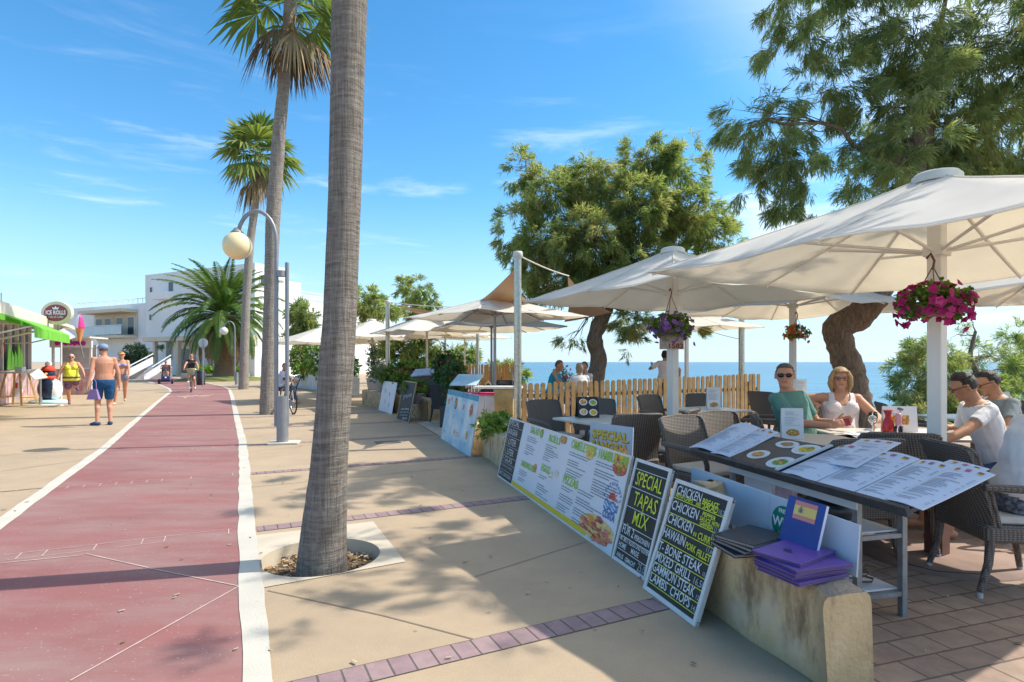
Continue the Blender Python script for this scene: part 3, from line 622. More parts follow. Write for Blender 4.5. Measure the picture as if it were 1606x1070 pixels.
# ------------------------------------------------------------------ palms
PALMBARK = None
def palm_bark():
    m = mat('palm_bark', (.30, .25, .20), .95, 0); N, L, b = nodes(m); tc = N.new('ShaderNodeTexCoord')
    # leaf-scar rings, uneven, with fine vertical cracks
    mp = N.new('ShaderNodeMapping'); mp.inputs['Scale'].default_value = (1.6, 1.6, 13); L(tc.outputs['Object'], mp.inputs[0])
    n = N.new('ShaderNodeTexNoise'); n.inputs['Scale'].default_value = 3.2; n.inputs['Detail'].default_value = 8; n.inputs['Roughness'].default_value = .75; n.inputs['Distortion'].default_value = .3; L(mp.outputs[0], n.inputs['Vector'])
    mp2 = N.new('ShaderNodeMapping'); mp2.inputs['Scale'].default_value = (34, 34, 1.3); L(tc.outputs['Object'], mp2.inputs[0])
    n2 = N.new('ShaderNodeTexNoise'); n2.inputs['Scale'].default_value = 2.0; n2.inputs['Detail'].default_value = 7; n2.inputs['Roughness'].default_value = .7; n2.inputs['Distortion'].default_value = .8; L(mp2.outputs[0], n2.inputs['Vector'])
    wv = N.new('ShaderNodeTexWave'); wv.bands_direction = 'Z'; wv.inputs['Scale'].default_value = 5.5; wv.inputs['Distortion'].default_value = 9.0; wv.inputs['Detail'].default_value = 3; wv.inputs['Detail Scale'].default_value = 1.1; L(tc.outputs['Object'], wv.inputs['Vector'])
    ad = N.new('ShaderNodeMath'); ad.operation = 'ADD'; L(n.outputs['Fac'], ad.inputs[0]); L(n2.outputs['Fac'], ad.inputs[1])
    a2 = N.new('ShaderNodeMath'); a2.operation = 'MULTIPLY_ADD'; L(wv.outputs['Fac'], a2.inputs[0]); a2.inputs[1].default_value = .06; L(ad.outputs[0], a2.inputs[2])
    r = N.new('ShaderNodeValToRGB'); e = r.color_ramp.elements; e[0].position = .66; e[0].color = (.19, .16, .135, 1); e[1].position = 1.0; e[1].color = (.38, .33, .28, 1); e.new(1.0)
    md = N.new('ShaderNodeMath'); md.operation = 'MULTIPLY'; md.inputs[1].default_value = .8; L(a2.outputs[0], md.inputs[0])
    e[2].position = 1.0; e[2].color = (.50, .45, .39, 1); e[1].position = .86
    L(md.outputs[0], r.inputs[0]); L(r.outputs[0], b.inputs['Base Color'])
    bp = N.new('ShaderNodeBump'); bp.inputs['Strength'].default_value = 1.0; bp.inputs['Distance'].default_value = .045; L(a2.outputs[0], bp.inputs['Height']); L(bp.outputs[0], b.inputs['Normal'])
    return m
PALMBARK = palm_bark()
FAN = leafmat('fan_palm_leaf', [(.11, .18, .04), (.18, .26, .06), (.30, .36, .11)], .45, .45)
DEAD = leafmat('dead_palm_leaf', [(.11, .07, .04), (.24, .16, .09), (.38, .28, .16)], .2, .85)
def fan_leaf(base, d, size, nseg=30, droop=.3, spread=R(105), up=None, pet=.6):
    """one fan-palm leaf: petiole + folded radiating segments whose tips hang; returns (verts, quads)"""
    d = d.normalized(); up = up or Vector((0, 0, 1)); s = d.cross(up)
    s = s.normalized() if s.length > .05 else Vector((1, 0, 0)); nrm = s.cross(d).normalized()
    V = []; F = []
    hub = base + d * size * pet
    hub.z -= droop * size * .25
    w_ = .012 * size + .012
    V += [base - s * w_, base + s * w_, hub + s * w_ * .7, hub - s * w_ * .7]; F.append((0, 1, 2, 3))
    for i in range(nseg):
        a = -spread + 2 * spread * i / (nseg - 1) + rnd.uniform(-.04, .04)
        q = (d * math.cos(a) + s * math.sin(a)).normalized(); L_ = size * (.62 + .38 * math.cos(a * .6)) * rnd.uniform(.85, 1.08)
        q = (q + nrm * rnd.uniform(-.1, .12)).normalized()
        wid = L_ * spread * 2 / nseg * .36; t = q.cross(nrm).normalized() * wid
        m_ = hub + q * L_ * .55 + Vector((0, 0, -droop * L_ * .14)); tip = hub + q * L_ * .92 + Vector((0, 0, -droop * L_ * rnd.uniform(.45, .85)))
        f = nrm * wid * .5 * (1 if i % 2 else -1)
        o = len(V); V += [hub, m_ - t + f, tip, m_ + t - f]; F.append((o, o + 1, o + 2, o + 3))
    return V, F
def fan_crown(root, top, size, n_green, n_dead, n_skirt, seed, skirt_len=1.2):
    q = random.Random(seed)
    for name, n, m, kind in (('crown', n_green, FAN, 0), ('dead_fronds', n_dead, DEAD, 1), ('skirt', n_skirt, DEAD, 2)):
        V = []; F = []; T = []
        for i in range(n):
            az = 2 * PI * (i * .618 + q.uniform(-.05, .05))
            if kind == 0: el = R(80 - 105 * (i / n) ** .9 + q.uniform(-8, 8)); sz = size * q.uniform(.85, 1.1); dr = .25 + .5 * (i / n); b = top + Vector((0, 0, .1 + .25 * (1 - i / n)))
            elif kind == 1: el = R(q.uniform(-72, -38)); sz = size * q.uniform(.6, .9); dr = q.uniform(.8, 1.4); b = top + Vector((0, 0, -.15))
            else: el = R(q.uniform(-88, -74)); sz = size * skirt_len * q.uniform(.6, 1.0); dr = .3; b = top + Vector((0, 0, q.uniform(-.5, -.1) * size))
            d = Vector((math.cos(az) * math.cos(el), math.sin(az) * math.cos(el), math.sin(el)))
            v, f = fan_leaf(b + Vector((math.cos(az), math.sin(az), 0)) * .1, d, sz, 30 if kind == 0 else 22, dr, R(100 if kind == 0 else (44 if kind == 1 else 28)), pet=.55 if kind < 2 else .25)
            o = len(V); V += v; F += [tuple(k + o for k in ff) for ff in f]; t0 = q.random(); T += [min(1, max(0, t0 + q.uniform(-.15, .15))) for _ in f]
        np_mesh(name, [tuple(x) for x in V], F, m, root, tint=T, world=True)
def palm_trunk(root, path, rad, bark=PALMBARK, n=28):
    pts = []; rr = []
    for i in range(len(path) - 1):
        k = max(4, int((path[i + 1] - path[i]).length / .07))
        for s in range(k): t = s / k; pts.append(path[i].lerp(path[i + 1], t)); rr.append(rad[i] + (rad[i + 1] - rad[i]) * t)
    pts.append(path[-1]); rr.append(rad[-1])
    mb = MB(); k = len(pts)
    for _ in range(6):
        pts = [pts[0]] + [(pts[i - 1] + pts[i] * 2 + pts[i + 1]) / 4 for i in range(1, k - 1)] + [pts[-1]]
        rr = [rr[0]] + [(rr[i - 1] + rr[i] * 2 + rr[i + 1]) / 4 for i in range(1, k - 1)] + [rr[-1]]
    r2 = [r * (1 + .03 * mnoise.noise(Vector((pts[i].z * 3.1, 7.7, 0))) + .022 * mnoise.noise(Vector((pts[i].z * 9.3, 2.7, 0))) + .004 * math.sin(pts[i].z * 41)) for i, r in enumerate(rr)]
    mb.tube(pts, r2, n, 0, jit=.008)
    return mb.build('trunk', bark, root, world=True)
def ax(px, Y, z): return Vector(((px - CX) / FPX * Y, Y, z))
# near palm in its collar
Yp = 4.02
root = thing('fan_palm', 'tall near palm with bare grey ringed trunk in a round pit', 'palm tree', (-1.33, Yp, 0))
palm_trunk(root, [ax(505, Yp, -.11), ax(506, Yp, .10), ax(513, Yp, .5), ax(519, Yp, .85), ax(533, Yp, 1.7), ax(541, Yp, 2.6), ax(548, Yp, 3.9), ax(556, Yp, 6.0), ax(560, Yp, 9.2)], [.178, .160, .132, .121, .115, .112, .118, .126, .14])
fan_crown(root, ax(560, Yp, 9.2), 1.0, 22, 8, 10, 5)
# second palm with hanging brown skirt
Y2 = 15.4
root = thing('fan_palm', 'tall palm with brown hanging skirt, its crown cut by the top edge', 'palm tree', (ax(420, Y2, 0).x, Y2, 0), group=None)
palm_trunk(root, [ax(419, Y2, -.02), ax(420, Y2, .8), ax(424, Y2, 3.0), ax(428, Y2, 5.2), ax(438, Y2, 7.6), ax(449, Y2, 9.5), ax(456, Y2, 11.1)], [.195, .18, .165, .185, .165, .14, .17])
fan_crown(root, ax(455, Y2, 10.95), 1.35, 19, 11, 5, 8, .6)
Y3 = 29.5
root = thing('fan_palm', 'slim palm with full green crown standing before the hotel', 'palm tree', (ax(383, Y3, 0).x, Y3, 0))
palm_trunk(root, [ax(382, Y3, -.02), ax(383, Y3, 1.5), ax(386, Y3, 4.5), ax(392, Y3, 7.5), ax(401, Y3, 9.6), ax(405, Y3, 12.0)], [.25, .22, .20, .20, .17, .2])
fan_crown(root, ax(405, Y3, 12.0), 1.55, 28, 7, 4, 3, .55)
# Canary palm in the round bed
PHX = leafmat('date_palm_leaf', [(.05, .115, .022), (.09, .18, .032), (.18, .27, .055)], .35, .5)
PHXBARK = bark_mat('date_palm_bark', (.30, .20, .12), (.12, .075, .045), (3, 3, 2.2), 1.0, 4)
Y4 = 44.0; c4 = ax(352, Y4, 0)
root = thing('date_palm', 'broad feathery date palm with stout trunk in a planted mound', 'palm tree', (c4.x, Y4, 0))
mb = MB(); mb.tube([c4 + Vector((0, 0, z)) for z in (.2, .6, 1.2, 2.2, 3.2, 4.2, 4.9)], [.95, .78, .68, .66, .72, .9, .7], 20, 0, jit=.05); mb.build('trunk', PHXBARK, root, world=True)
V = []; F = []; T = []; Vd = []
q = random.Random(4); n = 78
dv = []; df = []; dt = []
for i in range(n):
    az = 2 * PI * i * .6180339; u = i / n; el0 = R(86 - 118 * u); Lf = 5.3 * q.uniform(.88, 1.08) * (.85 + .2 * math.sin(PI * min(1, u * 1.2)))
    dead = u > .88
    b = c4 + Vector((0, 0, 4.7 + .6 * (1 - u))); hd = Vector((math.cos(az), math.sin(az), 0)); side = Vector((-math.sin(az), math.cos(az), 0))
    pts = []; p = b.copy(); el = el0
    for s in range(13):
        pts.append((p.copy(), el)); p = p + (hd * math.cos(el) + Vector((0, 0, math.sin(el)))) * Lf / 12; el -= R(5.2 + 3.5 * s / 12) * (1.15 if u > .3 else .8)
    t0 = q.uniform(.1, .9); VV, FF, TT = (dv, df, dt) if dead else (V, F, T)
    for s in range(12):
        (a, e0), (c, e1) = pts[s], pts[s + 1]; o = len(VV); w0 = .05 * (1 - s / 13); VV += [a - side * w0, a + side * w0, c + side * w0, c - side * w0]; FF.append((o, o + 1, o + 2, o + 3)); TT.append(.9)
        if s < 1: continue
        for k in range(5):
            t = k / 5; pp = a.lerp(c, t); dd = (c - a).normalized(); nn = dd.cross(side).normalized(); ll = .62 * math.sin(PI * min(1, (s + t) / 12.5) ** .8) + .12
            for sg in (-1, 1):
                v = (side * sg * .8 + dd * .75 - nn * (.12 + .25 * q.random())).normalized(); wv = dd * .055; o = len(VV); tip = pp + v * ll + Vector((0, 0, -.1 * ll)); mid = pp + v * ll * .5
                VV += [pp, mid + wv, tip, mid - wv]; FF.append((o, o + 1, o + 2, o + 3)); TT.append(min(1, max(0, t0 + q.uniform(-.2, .2))))
np_mesh('crown', [tuple(x) for x in V], F, PHX, root, tint=T, world=True)
np_mesh('dead_fronds', [tuple(x) for x in dv], df, DEAD, root, tint=dt, world=True)
# the mound it stands in
mb = MB(); mb.lathe([(3.2, 0.0), (3.1, .1), (2.4, .22), (1.2, .34), (.3, .4)], (c4.x, Y4 - .2, 0), 28, 0); struct('planted_mound', mb, mat('mound_grass', (.19, .17, .06), .95, .4, 3, bump=.8, bscale=20, col2=(.10, .15, .03)))
# ------------------------------------------------------------------ terrace walls
def stained_render():
    m = mat('sandy_render', (.56, .40, .22), .95, .18, 3.0, bump=.5, bscale=45); N, L, b = nodes(m); tc = N.new('ShaderNodeTexCoord'); src = b.inputs['Base Color'].links[0].from_socket
    mp = N.new('ShaderNodeMapping'); mp.inputs['Scale'].default_value = (6, 6, 2.0); L(tc.outputs['Object'], mp.inputs[0])
    n = N.new('ShaderNodeTexNoise'); n.inputs['Scale'].default_value = 1; n.inputs['Detail'].default_value = 8; n.inputs['Roughness'].default_value = .7; L(mp.outputs[0], n.inputs['Vector'])
    r = N.new('ShaderNodeMapRange'); L(n.outputs['Fac'], r.inputs[0]); r.inputs[1].default_value = .50; r.inputs[2].default_value = .66; r.inputs[4].default_value = .85
    mx = N.new('ShaderNodeMix'); mx.data_type = 'RGBA'; L(r.outputs[0], mx.inputs[0]); L(src, mx.inputs[6]); mx.inputs[7].default_value = (.17, .10, .05, 1)
    n2 = N.new('ShaderNodeTexNoise'); n2.inputs['Scale'].default_value = 5; n2.inputs['Detail'].default_value = 6; L(tc.outputs['Object'], n2.inputs['Vector'])
    r2 = N.new('ShaderNodeMapRange'); L(n2.outputs['Fac'], r2.inputs[0]); r2.inputs[1].default_value = .5; r2.inputs[2].default_value = .7; r2.inputs[4].default_value = .65
    m2 = N.new('ShaderNodeMix'); m2.data_type = 'RGBA'; L(r2.outputs[0], m2.inputs[0]); L(mx.outputs[2], m2.inputs[6]); m2.inputs[7].default_value = (.60, .49, .35, 1)
    L(m2.outputs[2], b.inputs['Base Color']); return m
M_WALL = stained_render(); M_CAP = mat('worn_cement', (.47, .40, .31), .9, .25, 6, bump=.4, bscale=60)
wd = Vector((-.288, 1, 0)).normalized(); wn = Vector((wd.y, -wd.x, 0))      # along the wall away from us; across it towards the tables
W0 = Vector((1.335, 2.43, 0))
def wall(name, label, a, b2, thick, h, group=None, rough=.012, cap=True):
    """low wall with softened, slightly uneven edges; front face along a-b, body towards the left of a->b reversed"""
    a = Vector(a); b2 = Vector(b2); t = (b2 - a).normalized(); n = Vector((t.y, -t.x, 0)); L_ = (b2 - a).length
    root = thing(name, label, 'wall', a, 0, group)
    k = max(4, int(L_ / .12)); prof = [(0, 0), (0, h - .06), (.008, h - .022), (.03, h - .004), (thick * .5, h + .002), (thick - .03, h - .004), (thick - .008, h - .022), (thick, h - .06), (thick, 0)]
    vs = []; fs = []; ms = []; m = len(prof)
    for i in range(k + 1):
        s = L_ * i / k; e = 0.0
        for j, (x, z) in enumerate(prof):
            p = a + t * s + n * x; q = mnoise.noise(Vector((p.x * 5, p.y * 5, z * 6))) * rough
            if i in (0, k) and z > h - .1: q += -.01
            endr = .018 if (i in (0, k) and j in (1, 2, 3, 4, 5, 6, 7)) else 0
            vs.append(p + n * q * (1 if x < thick / 2 else -1) + Vector((0, 0, z + q * .5 - endr)) + t * (endr * (1 if i == 0 else -1)))
    for i in range(k):
        for j in range(m - 1): fs.append((i * m + j, (i + 1) * m + j, (i + 1) * m + j + 1, i * m + j + 1)); ms.append(1 if cap and 3 <= j <= 4 else 0)
    mb = MB()
    for f, q in zip(fs, ms): pass
    mb.v = [tuple(v) for v in vs]; mb.f = [f[::-1] for f in fs]; mb.m = [0] * len(fs); mb.sm = [True] * len(fs)
    body = MB(); body.v = mb.v; body.f = list(mb.f); body.m = ms; body.sm = [True] * len(fs)
    body.f.append(tuple(range(m))); body.m.append(0); body.sm.append(False)
    body.f.append(tuple(range(k * m, (k + 1) * m))[::-1]); body.m.append(0); body.sm.append(False)
    body.build('wall_body', [M_WALL, M_CAP], root, world=True)
    return root
wall('terrace_wall', 'low sandy rendered wall along the walkway behind the menu boards', W0, W0 + wd * 7.35, .25, .42, None)
w2a = G(672, 661); w2b = G(568, 634)
wall('terrace_wall', 'low sandy wall carrying flower pots beyond the pale ramp', w2a, w2b, .4, .50)
# far low white wall with planting
w3a = G(545, 621); w3b = G(460, 607)
wall('terrace_wall', 'white plastered planter wall with flowers behind the parked bicycle', w3a, w3b, .5, .78, None, .01, False).children[0].data.materials[0] = mat('white_plaster_weathered', (.66, .63, .58), .9, .12, 4, bump=.3, bscale=40)
# ------------------------------------------------------------------ picket fences
WOOD = mat('picket_wood', (.40, .26, .105), .75, .22, 7, bump=.25, bscale=30, col2=(.28, .165, .065))
WOOD2 = mat('picket_wood_orange', (.58, .31, .10), .75, .2, 7, col2=(.44, .22, .07))
def picket_fence(name, label, a, b2, h0, h1, n, wood, wdt=.085, post_every=9):
    a = Vector(a); b2 = Vector(b2); t = (b2 - a).normalized(); nr = Vector((t.y, -t.x, 0)); ang = math.atan2(t.y, t.x); L_ = (b2 - a).length
    root = thing(name, label, 'fence', a, 0)
    for i in range(n):
        s = L_ * (i + .5) / n; h = h0 + (h1 - h0) * i / n + rnd.uniform(-.012, .012); c = a + t * s; wq = wdt
        pts = [(-wq / 2, .05), (wq / 2, .05), (wq / 2, h - wq * .45)] + [(wq / 2 * math.cos(R(k * 30)), h - wq * .45 + wq * .45 * math.sin(R(k * 30))) for k in range(1, 6)] + [(-wq / 2, h - wq * .45)]
        mb = MB(); m = len(pts); lean = rnd.uniform(-.01, .01)
        vs = [c + t * (x + lean * z) + nr * .010 + Vector((0, 0, z)) for x, z in pts] + [c + t * (x + lean * z) - nr * .010 + Vector((0, 0, z)) for x, z in pts]
        mb.add(vs, [tuple(range(m)), tuple(range(m, 2 * m))[::-1]] + [((k + 1) % m, k, m + k, m + (k + 1) % m) for k in range(m)])
        mb.build('picket', wood, root, world=True)
    for z in (.28, .78):
        c = (a + b2) / 2 - nr * .026; mb = MB(); mb.box(c + Vector((0, 0, z)), (L_, .03, .07), ang); mb.build('rail', wood, root, world=True)
    k = 0
    while k <= n:
        c = a + t * (L_ * k / n) - nr * .075; mb = MB(); mb.box(c + Vector((0, 0, h0 * .47)), (.07, .065, h0 * .94), ang); mb.build('post', wood, root, world=True); k += post_every
    return root
picket_fence('picket_fence', 'golden wooden picket fence with rounded tops behind the grey chairs', (0.16, 10.4, 0), (5.75, 13.3, 0), 1.01, 1.14, 47, WOOD, .092)
picket_fence('picket_fence', 'sunlit orange picket fence beyond the potted shrubs, left of the steel post', (-2.9, 19.2, 0), (0.05, 18.6, 0), 1.30, 1.34, 30, WOOD2, .075)
# ------------------------------------------------------------------ steel posts, ropes and shade sails
STEEL = mat('brushed_steel', (.50, .47, .40), .35, .15, 20, metal=.85); STEEL_D = mat('dull_grey_steel', (.30, .31, .33), .5, .1, 10, metal=.5)
ROPE = mat('rope', (.62, .58, .50), .9, .2, 60)
def steel_post(px, Y, top_py, r, label):
    b = Vector(((px - CX) / FPX * Y, Y, 0)); top = P(px, top_py, Y).z
    root = thing('sail_post', label, 'post', b)
    mb = MB(); mb.cyl((0, 0, 0), r, top, 20); mb.build('pole', STEEL, root)
    mb = MB(); mb.lathe([(0, top + .06), (r * 1.2, top + .055), (r * 1.35, top + .02), (r * 1.35, top - .04), (r * 1.02, top - .06)], n=20); mb.build('cap', mat('post_cap', (.62, .6, .55), .6), root)
    mb = MB(); mb.box((0, 0, .008), (.26, .26, .016)); mb.build('base_plate', STEEL_D, root)
    mb = MB(); mb.tube([(-r - .01, -r, top * .42), (-r - .03, -r - .01, top * .36), (-r - .012, -r - .02, top * .30), (-r - .03, -r, top * .24)], .006, 5); mb.tube([(r * 1.06 * math.cos(a), r * 1.06 * math.sin(a), top * .42) for a in np.linspace(0, 2 * PI, 14)], .007, 5); mb.build('rope_tie', STEEL_D, root)
    return root, b + Vector((0, 0, top))
sp1, sp1t = steel_post(812, 9.6, 400, .062, 'tall steel post standing behind the long white menu board')
sp2, sp2t = steel_post(608, 17.5, 474, .065, 'tall steel post among the flower pots and far parasols')
sp3, sp3t = steel_post(1163, 13.9, 470, .07, 'steel post rising through the right end of the picket fence')
sp4, sp4t = steel_post(749, 18.0, 495, .05, 'grey steel post under the shaded blue-white parasol')
SAIL = translucent(mat('sail_cloth', (.56, .42, .29), .85, .06, 3), (1, .9, .75), .35)
def sail(name, label, corners, dip, sagz):
    """hyperbolic cloth: edges curve inwards, belly hangs a little"""
    cs = [Vector(c) for c in corners]; root = thing(name, label, 'shade sail', cs[0] * 0 + Vector((cs[0].x, cs[0].y, 0)))
    n = 16; ctr = sum(cs, Vector()) / len(cs); vs = []; fs = []
    if len(cs) == 3:
        idx = {}
        for i in range(n + 1):
            for j in range(n + 1 - i):
                a, b2, c = 1 - (i + j) / n, i / n, j / n; p = cs[0] * a + cs[1] * b2 + cs[2] * c
                e = (a * b2 + b2 * c + a * c)
                pull = dip * max(0, 4 * (a * b2) * (1 - c) ** 6 + 4 * (b2 * c) * (1 - a) ** 6 + 4 * (a * c) * (1 - b2) ** 6)
                p = p.lerp(ctr, min(.9, pull)); p.z -= sagz * e * 3; idx[i, j] = len(vs); vs.append(p)
        for i in range(n):
            for j in range(n - i):
                fs.append((idx[i, j], idx[i + 1, j], idx[i, j + 1]))
                if j < n - i - 1: fs.append((idx[i + 1, j], idx[i + 1, j + 1], idx[i, j + 1]))
    else:
        idx = {}
        for i in range(n + 1):
            for j in range(n + 1):
                u, v = i / n, j / n; p = (cs[0] * (1 - u) + cs[1] * u) * (1 - v) + (cs[3] * (1 - u) + cs[2] * u) * v
                pull = dip * (4 * u * (1 - u) * ((2 * v - 1) ** 4) + 4 * v * (1 - v) * ((2 * u - 1) ** 4))
                p = p.lerp(ctr, min(.9, pull)); p.z -= sagz * 16 * u * v * (1 - u) * (1 - v); idx[i, j] = len(vs); vs.append(p)
        for i in range(n):
            for j in range(n): fs.append((idx[i, j], idx[i + 1, j], idx[i + 1, j + 1], idx[i, j + 1]))
    mb = MB(); mb.add(vs, fs, 0, True); o = mb.build('cloth', SAIL, root, world=True); so_ = o.modifiers.new('thick', 'SOLIDIFY'); so_.thickness = .004
    return root
r = sail('shade_sail', 'tan shade sail hanging from the steel post above the white parasol', [sp1t + Vector((0, .06, -.18)), P(690, 488, 14.5), P(850, 470, 12.5)], .22, .25)
r = sail('shade_sail', 'tan shade sail glimpsed between the tree and the near white parasols', [P(890, 432, 11.5), P(960, 490, 13.5), P(885, 505, 14.0)], .2, .1)
r = sail('shade_sail', 'narrow tan shade sail stretched to the farther steel post', [sp2t + Vector((.2, .1, -.05)), P(735, 490, 16), P(660, 492, 19)], .2, .1)
def rope(name, label, a, b2, sag, r=.008):
    a = Vector(a); b2 = Vector(b2); mb = MB(); mb.tube([a.lerp(b2, t / 12) - Vector((0, 0, 4 * sag * (t / 12) * (1 - t / 12))) for t in range(13)], r, 6)
    return tag(mb.build(name, ROPE), label, 'rope', None)
rope('sail_rope', 'pale rope running from the steel post cap towards the middle tree', sp1t, P(892, 433, 11.5), .03, .014)
rope('sail_rope', 'thin rope from the farther steel post to the tan sail', sp2t, P(720, 482, 16.5), .03, .012)
rope('sail_rope', 'thin rope from the post at the fence end slanting down leftwards', P(1160, 532, 13.9), P(1100, 515, 14.2), .02, .008)
# ------------------------------------------------------------------ parasols
CANVAS = translucent(mat('parasol_canvas', (.88, .86, .81), .85, .04, 2.5, bump=.08, bscale=220), (1, .95, .86), .52)
WHITE_ALU = mat('white_aluminium', (.78, .76, .71), .45, .04, 6); CREAM_ALU = mat('cream_aluminium', (.62, .56, .46), .5, .05, 6)
BROWN_SLEEVE = mat('brown_steel_sleeve', (.13, .055, .045), .5, .2, 12)
def parasol(label, c, side, ang, ze, za, pole_r=.046, sleeve=None, group='white square parasols over the tables', square=True, ribs=8, polem=None, capr=.138, bend=.55, billow=.05, hubdrop=.62, base=True):
    root = thing('parasol', label, 'parasol', (c[0], c[1], 0), ang, group)
    polem = polem or WHITE_ALU
    h = side / 2
    # canopy: pyramid whose panels sag between the ribs, double skinned so that it has an underside
    n = 14; vs = []; fs = []
    def zprof(t): return za + (ze - za) * (t ** (1 - bend * .25))
    per = []
    m = 10
    for k in range(4):
        a0 = R(45 + 90 * k + 180); p0 = Vector((math.cos(a0), math.sin(a0), 0)) * h * math.sqrt(2); a1 = a0 + R(90); p1 = Vector((math.cos(a1), math.sin(a1), 0)) * h * math.sqrt(2)
        for i in range(m): per.append((p0.lerp(p1, i / m), i / m))
    N_ = len(per)
    for j in range(n + 1):
        t = j / n
        for p, s in per:
            # ribs run to the corners (s=0) and the middles (s=.5): between them the cloth sags and the hem lifts inwards
            sg = math.sin(2 * PI * s) ** 2; q = p * t * (1 - .018 * sg * t)
            z = zprof(t) - billow * sg * t * (1.05 - .35 * t) + (.02 if s == 0 else 0) * 0
            vs.append((q.x, q.y, z + mnoise.noise(Vector((q.x * 2.2, q.y * 2.2, c[0]))) * .012))
    for j in range(n):
        for i in range(N_): fs.append((j * N_ + i, (j + 1) * N_ + i, (j + 1) * N_ + (i + 1) % N_, j * N_ + (i + 1) % N_))
    mb = MB(); mb.add(vs, fs, 0, True); o = mb.build('canopy', CANVAS, root); sd = o.modifiers.new('thick', 'SOLIDIFY'); sd.thickness = .006; sd.offset = -1
    mb = MB()
    mb.tube([Vector(vs[n * N_ + i]) for i in range(N_)] + [Vector(vs[n * N_])], .007, 5); [mb.tube([Vector((vs[j * N_ + q][0], vs[j * N_ + q][1], vs[j * N_ + q][2] + .004)) for j in range(1, n + 1)], .0045, 4, caps=False) for q in range(0, N_, m // 2)]; mb.build('hem', CANVAS, root)
    mb = MB(); mb.lathe([(capr * 1.15, za - .085), (capr * 1.12, za - .035), (capr * .95, za - .012), (capr * .5, za + .004), (0, za + .008)], n=20); mb.build('vent_cap', mat('vent_cap_canvas', (.74, .66, .54), .85), root)
    mb = MB()
    if square: mb.rbox((0, 0, za / 2), (pole_r * 2, pole_r * 2, za - .04), .008)
    else: mb.cyl((0, 0, 0.01), pole_r, za - .03, 14)
    mb.build('pole', polem, root)
    if sleeve:
        mb = MB()
        if square: mb.rbox((0, 0, sleeve / 2), (pole_r * 2 + .024, pole_r * 2 + .024, sleeve), .006)
        else: mb.cyl((0, 0, 0), pole_r + .012, sleeve, 14)
        mb.build('pole_sleeve', BROWN_SLEEVE, root); mb = MB(); mb.lathe([(.52, 0.003), (.515, .014), (.2, .018), (0, .018)], n=28); mb.build('ground_plate', mat('brown_ground_plate', (.27, .18, .14), .85, .15, 5), root)
    zh = za - hubdrop * (za - ze) * 1.45
    mb = MB(); mb.rbox((0, 0, zh), (pole_r * 2.9, pole_r * 2.9, .07), .012); mb.build('hub', polem, root); mb = MB(); mb.rbox((0, 0, za - .07), (pole_r * 3, pole_r * 3, .06), .012); mb.build('crown_hub', polem, root)
    for k in range(ribs):
        a = R(45 + 360 / ribs * k); e = h * math.sqrt(2) if k % 2 == 0 else h
        d = Vector((math.cos(a), math.sin(a), 0))
        if ribs == 4: e = h * math.sqrt(2)
        pts = [d * pole_r * 1.2 + Vector((0, 0, za - .07))] + [d * e * t + Vector((0, 0, zprof(t) - .028)) for t in (.25, .5, .75, .985)]
        mb = MB(); mb.tube(pts, [.014, .014, .013, .012, .010], 5); 
        rb = mb.build('rib', polem, root)
        mb = MB(); te = .56; q = d * e * te + Vector((0, 0, zprof(te) - .04)); mb.tube([d * pole_r * 1.3 + Vector((0, 0, zh)), q], .012, 5); mb.build('strut', polem, rb)
    return root
UA = R(29.8)
parasol('huge white parasol nearest us, with magenta flower basket at its pole', (3.08, 4.16), 2.88, UA, 2.135, 2.78, .047, .64)
parasol('white parasol behind the nearest one, with purple flowers on its pole', (2.10, 7.5), 2.85, UA, 2.24, 2.90, .055, .47, )
parasol('white parasol third back, with small orange flower basket on its pole', (4.55, 9.3), 2.85, UA, 2.24, 2.92, .042)
parasol('white parasol at the right edge behind the nearest, pole out of frame', (6.75, 6.7), 2.85, UA, 2.24, 2.92, .046)
parasol('white parasol beyond the picket fence by the middle tree', (4.35, 14.3), 2.55, R(20), 2.24, 2.70, .04)
# next restaurant's parasols
far = 'cream parasols of the next restaurant'
parasol('white parasol on a grey round pole left of the tall steel post', (-.36, 12.0), 2.75, R(38), 2.34, 2.80, .032, None, far, False, 8, STEEL_D, .13)
parasol('parasol lying in blue shade behind the one on a grey pole', (-.55, 15.4), 3.1, R(18), 2.30, 2.78, .03, None, far, False, 8, STEEL_D, .13)
parasol('cream parasol whose slim pole stands right of the farther steel post', (-2.55, 17.2), 2.7, R(30), 2.28, 2.86, .035, None, far, False, 8, CREAM_ALU, .12)
parasol('cream parasol over the orange picket fence, pole amid green shrubs', (-2.35, 20.2), 2.8, R(12), 2.30, 2.80, .035, None, far, False, 8, CREAM_ALU, .12)
parasol('small far cream parasol partly behind the shaded one', (-1.9, 23.0), 2.8, R(30), 2.35, 2.85, .03, None, far, False, 8, CREAM_ALU, .12)
parasol('cream parasol directly right of the near palm trunk', (-4.75, 19.5), 2.8, R(35), 2.22, 2.86, .035, None, far, False, 8, CREAM_ALU, .12)
parasol('wide low cream parasol mostly hidden by the near palm trunk', (-6.9, 20.8), 3.1, R(40), 2.08, 2.70, .035, None, far, False, 8, CREAM_ALU, .12)
parasol('farthest cream parasol above the white low terrace wall', (-5.6, 24.0), 2.8, R(20), 2.30, 2.80, .03, None, far, False, 8, CREAM_ALU, .12)
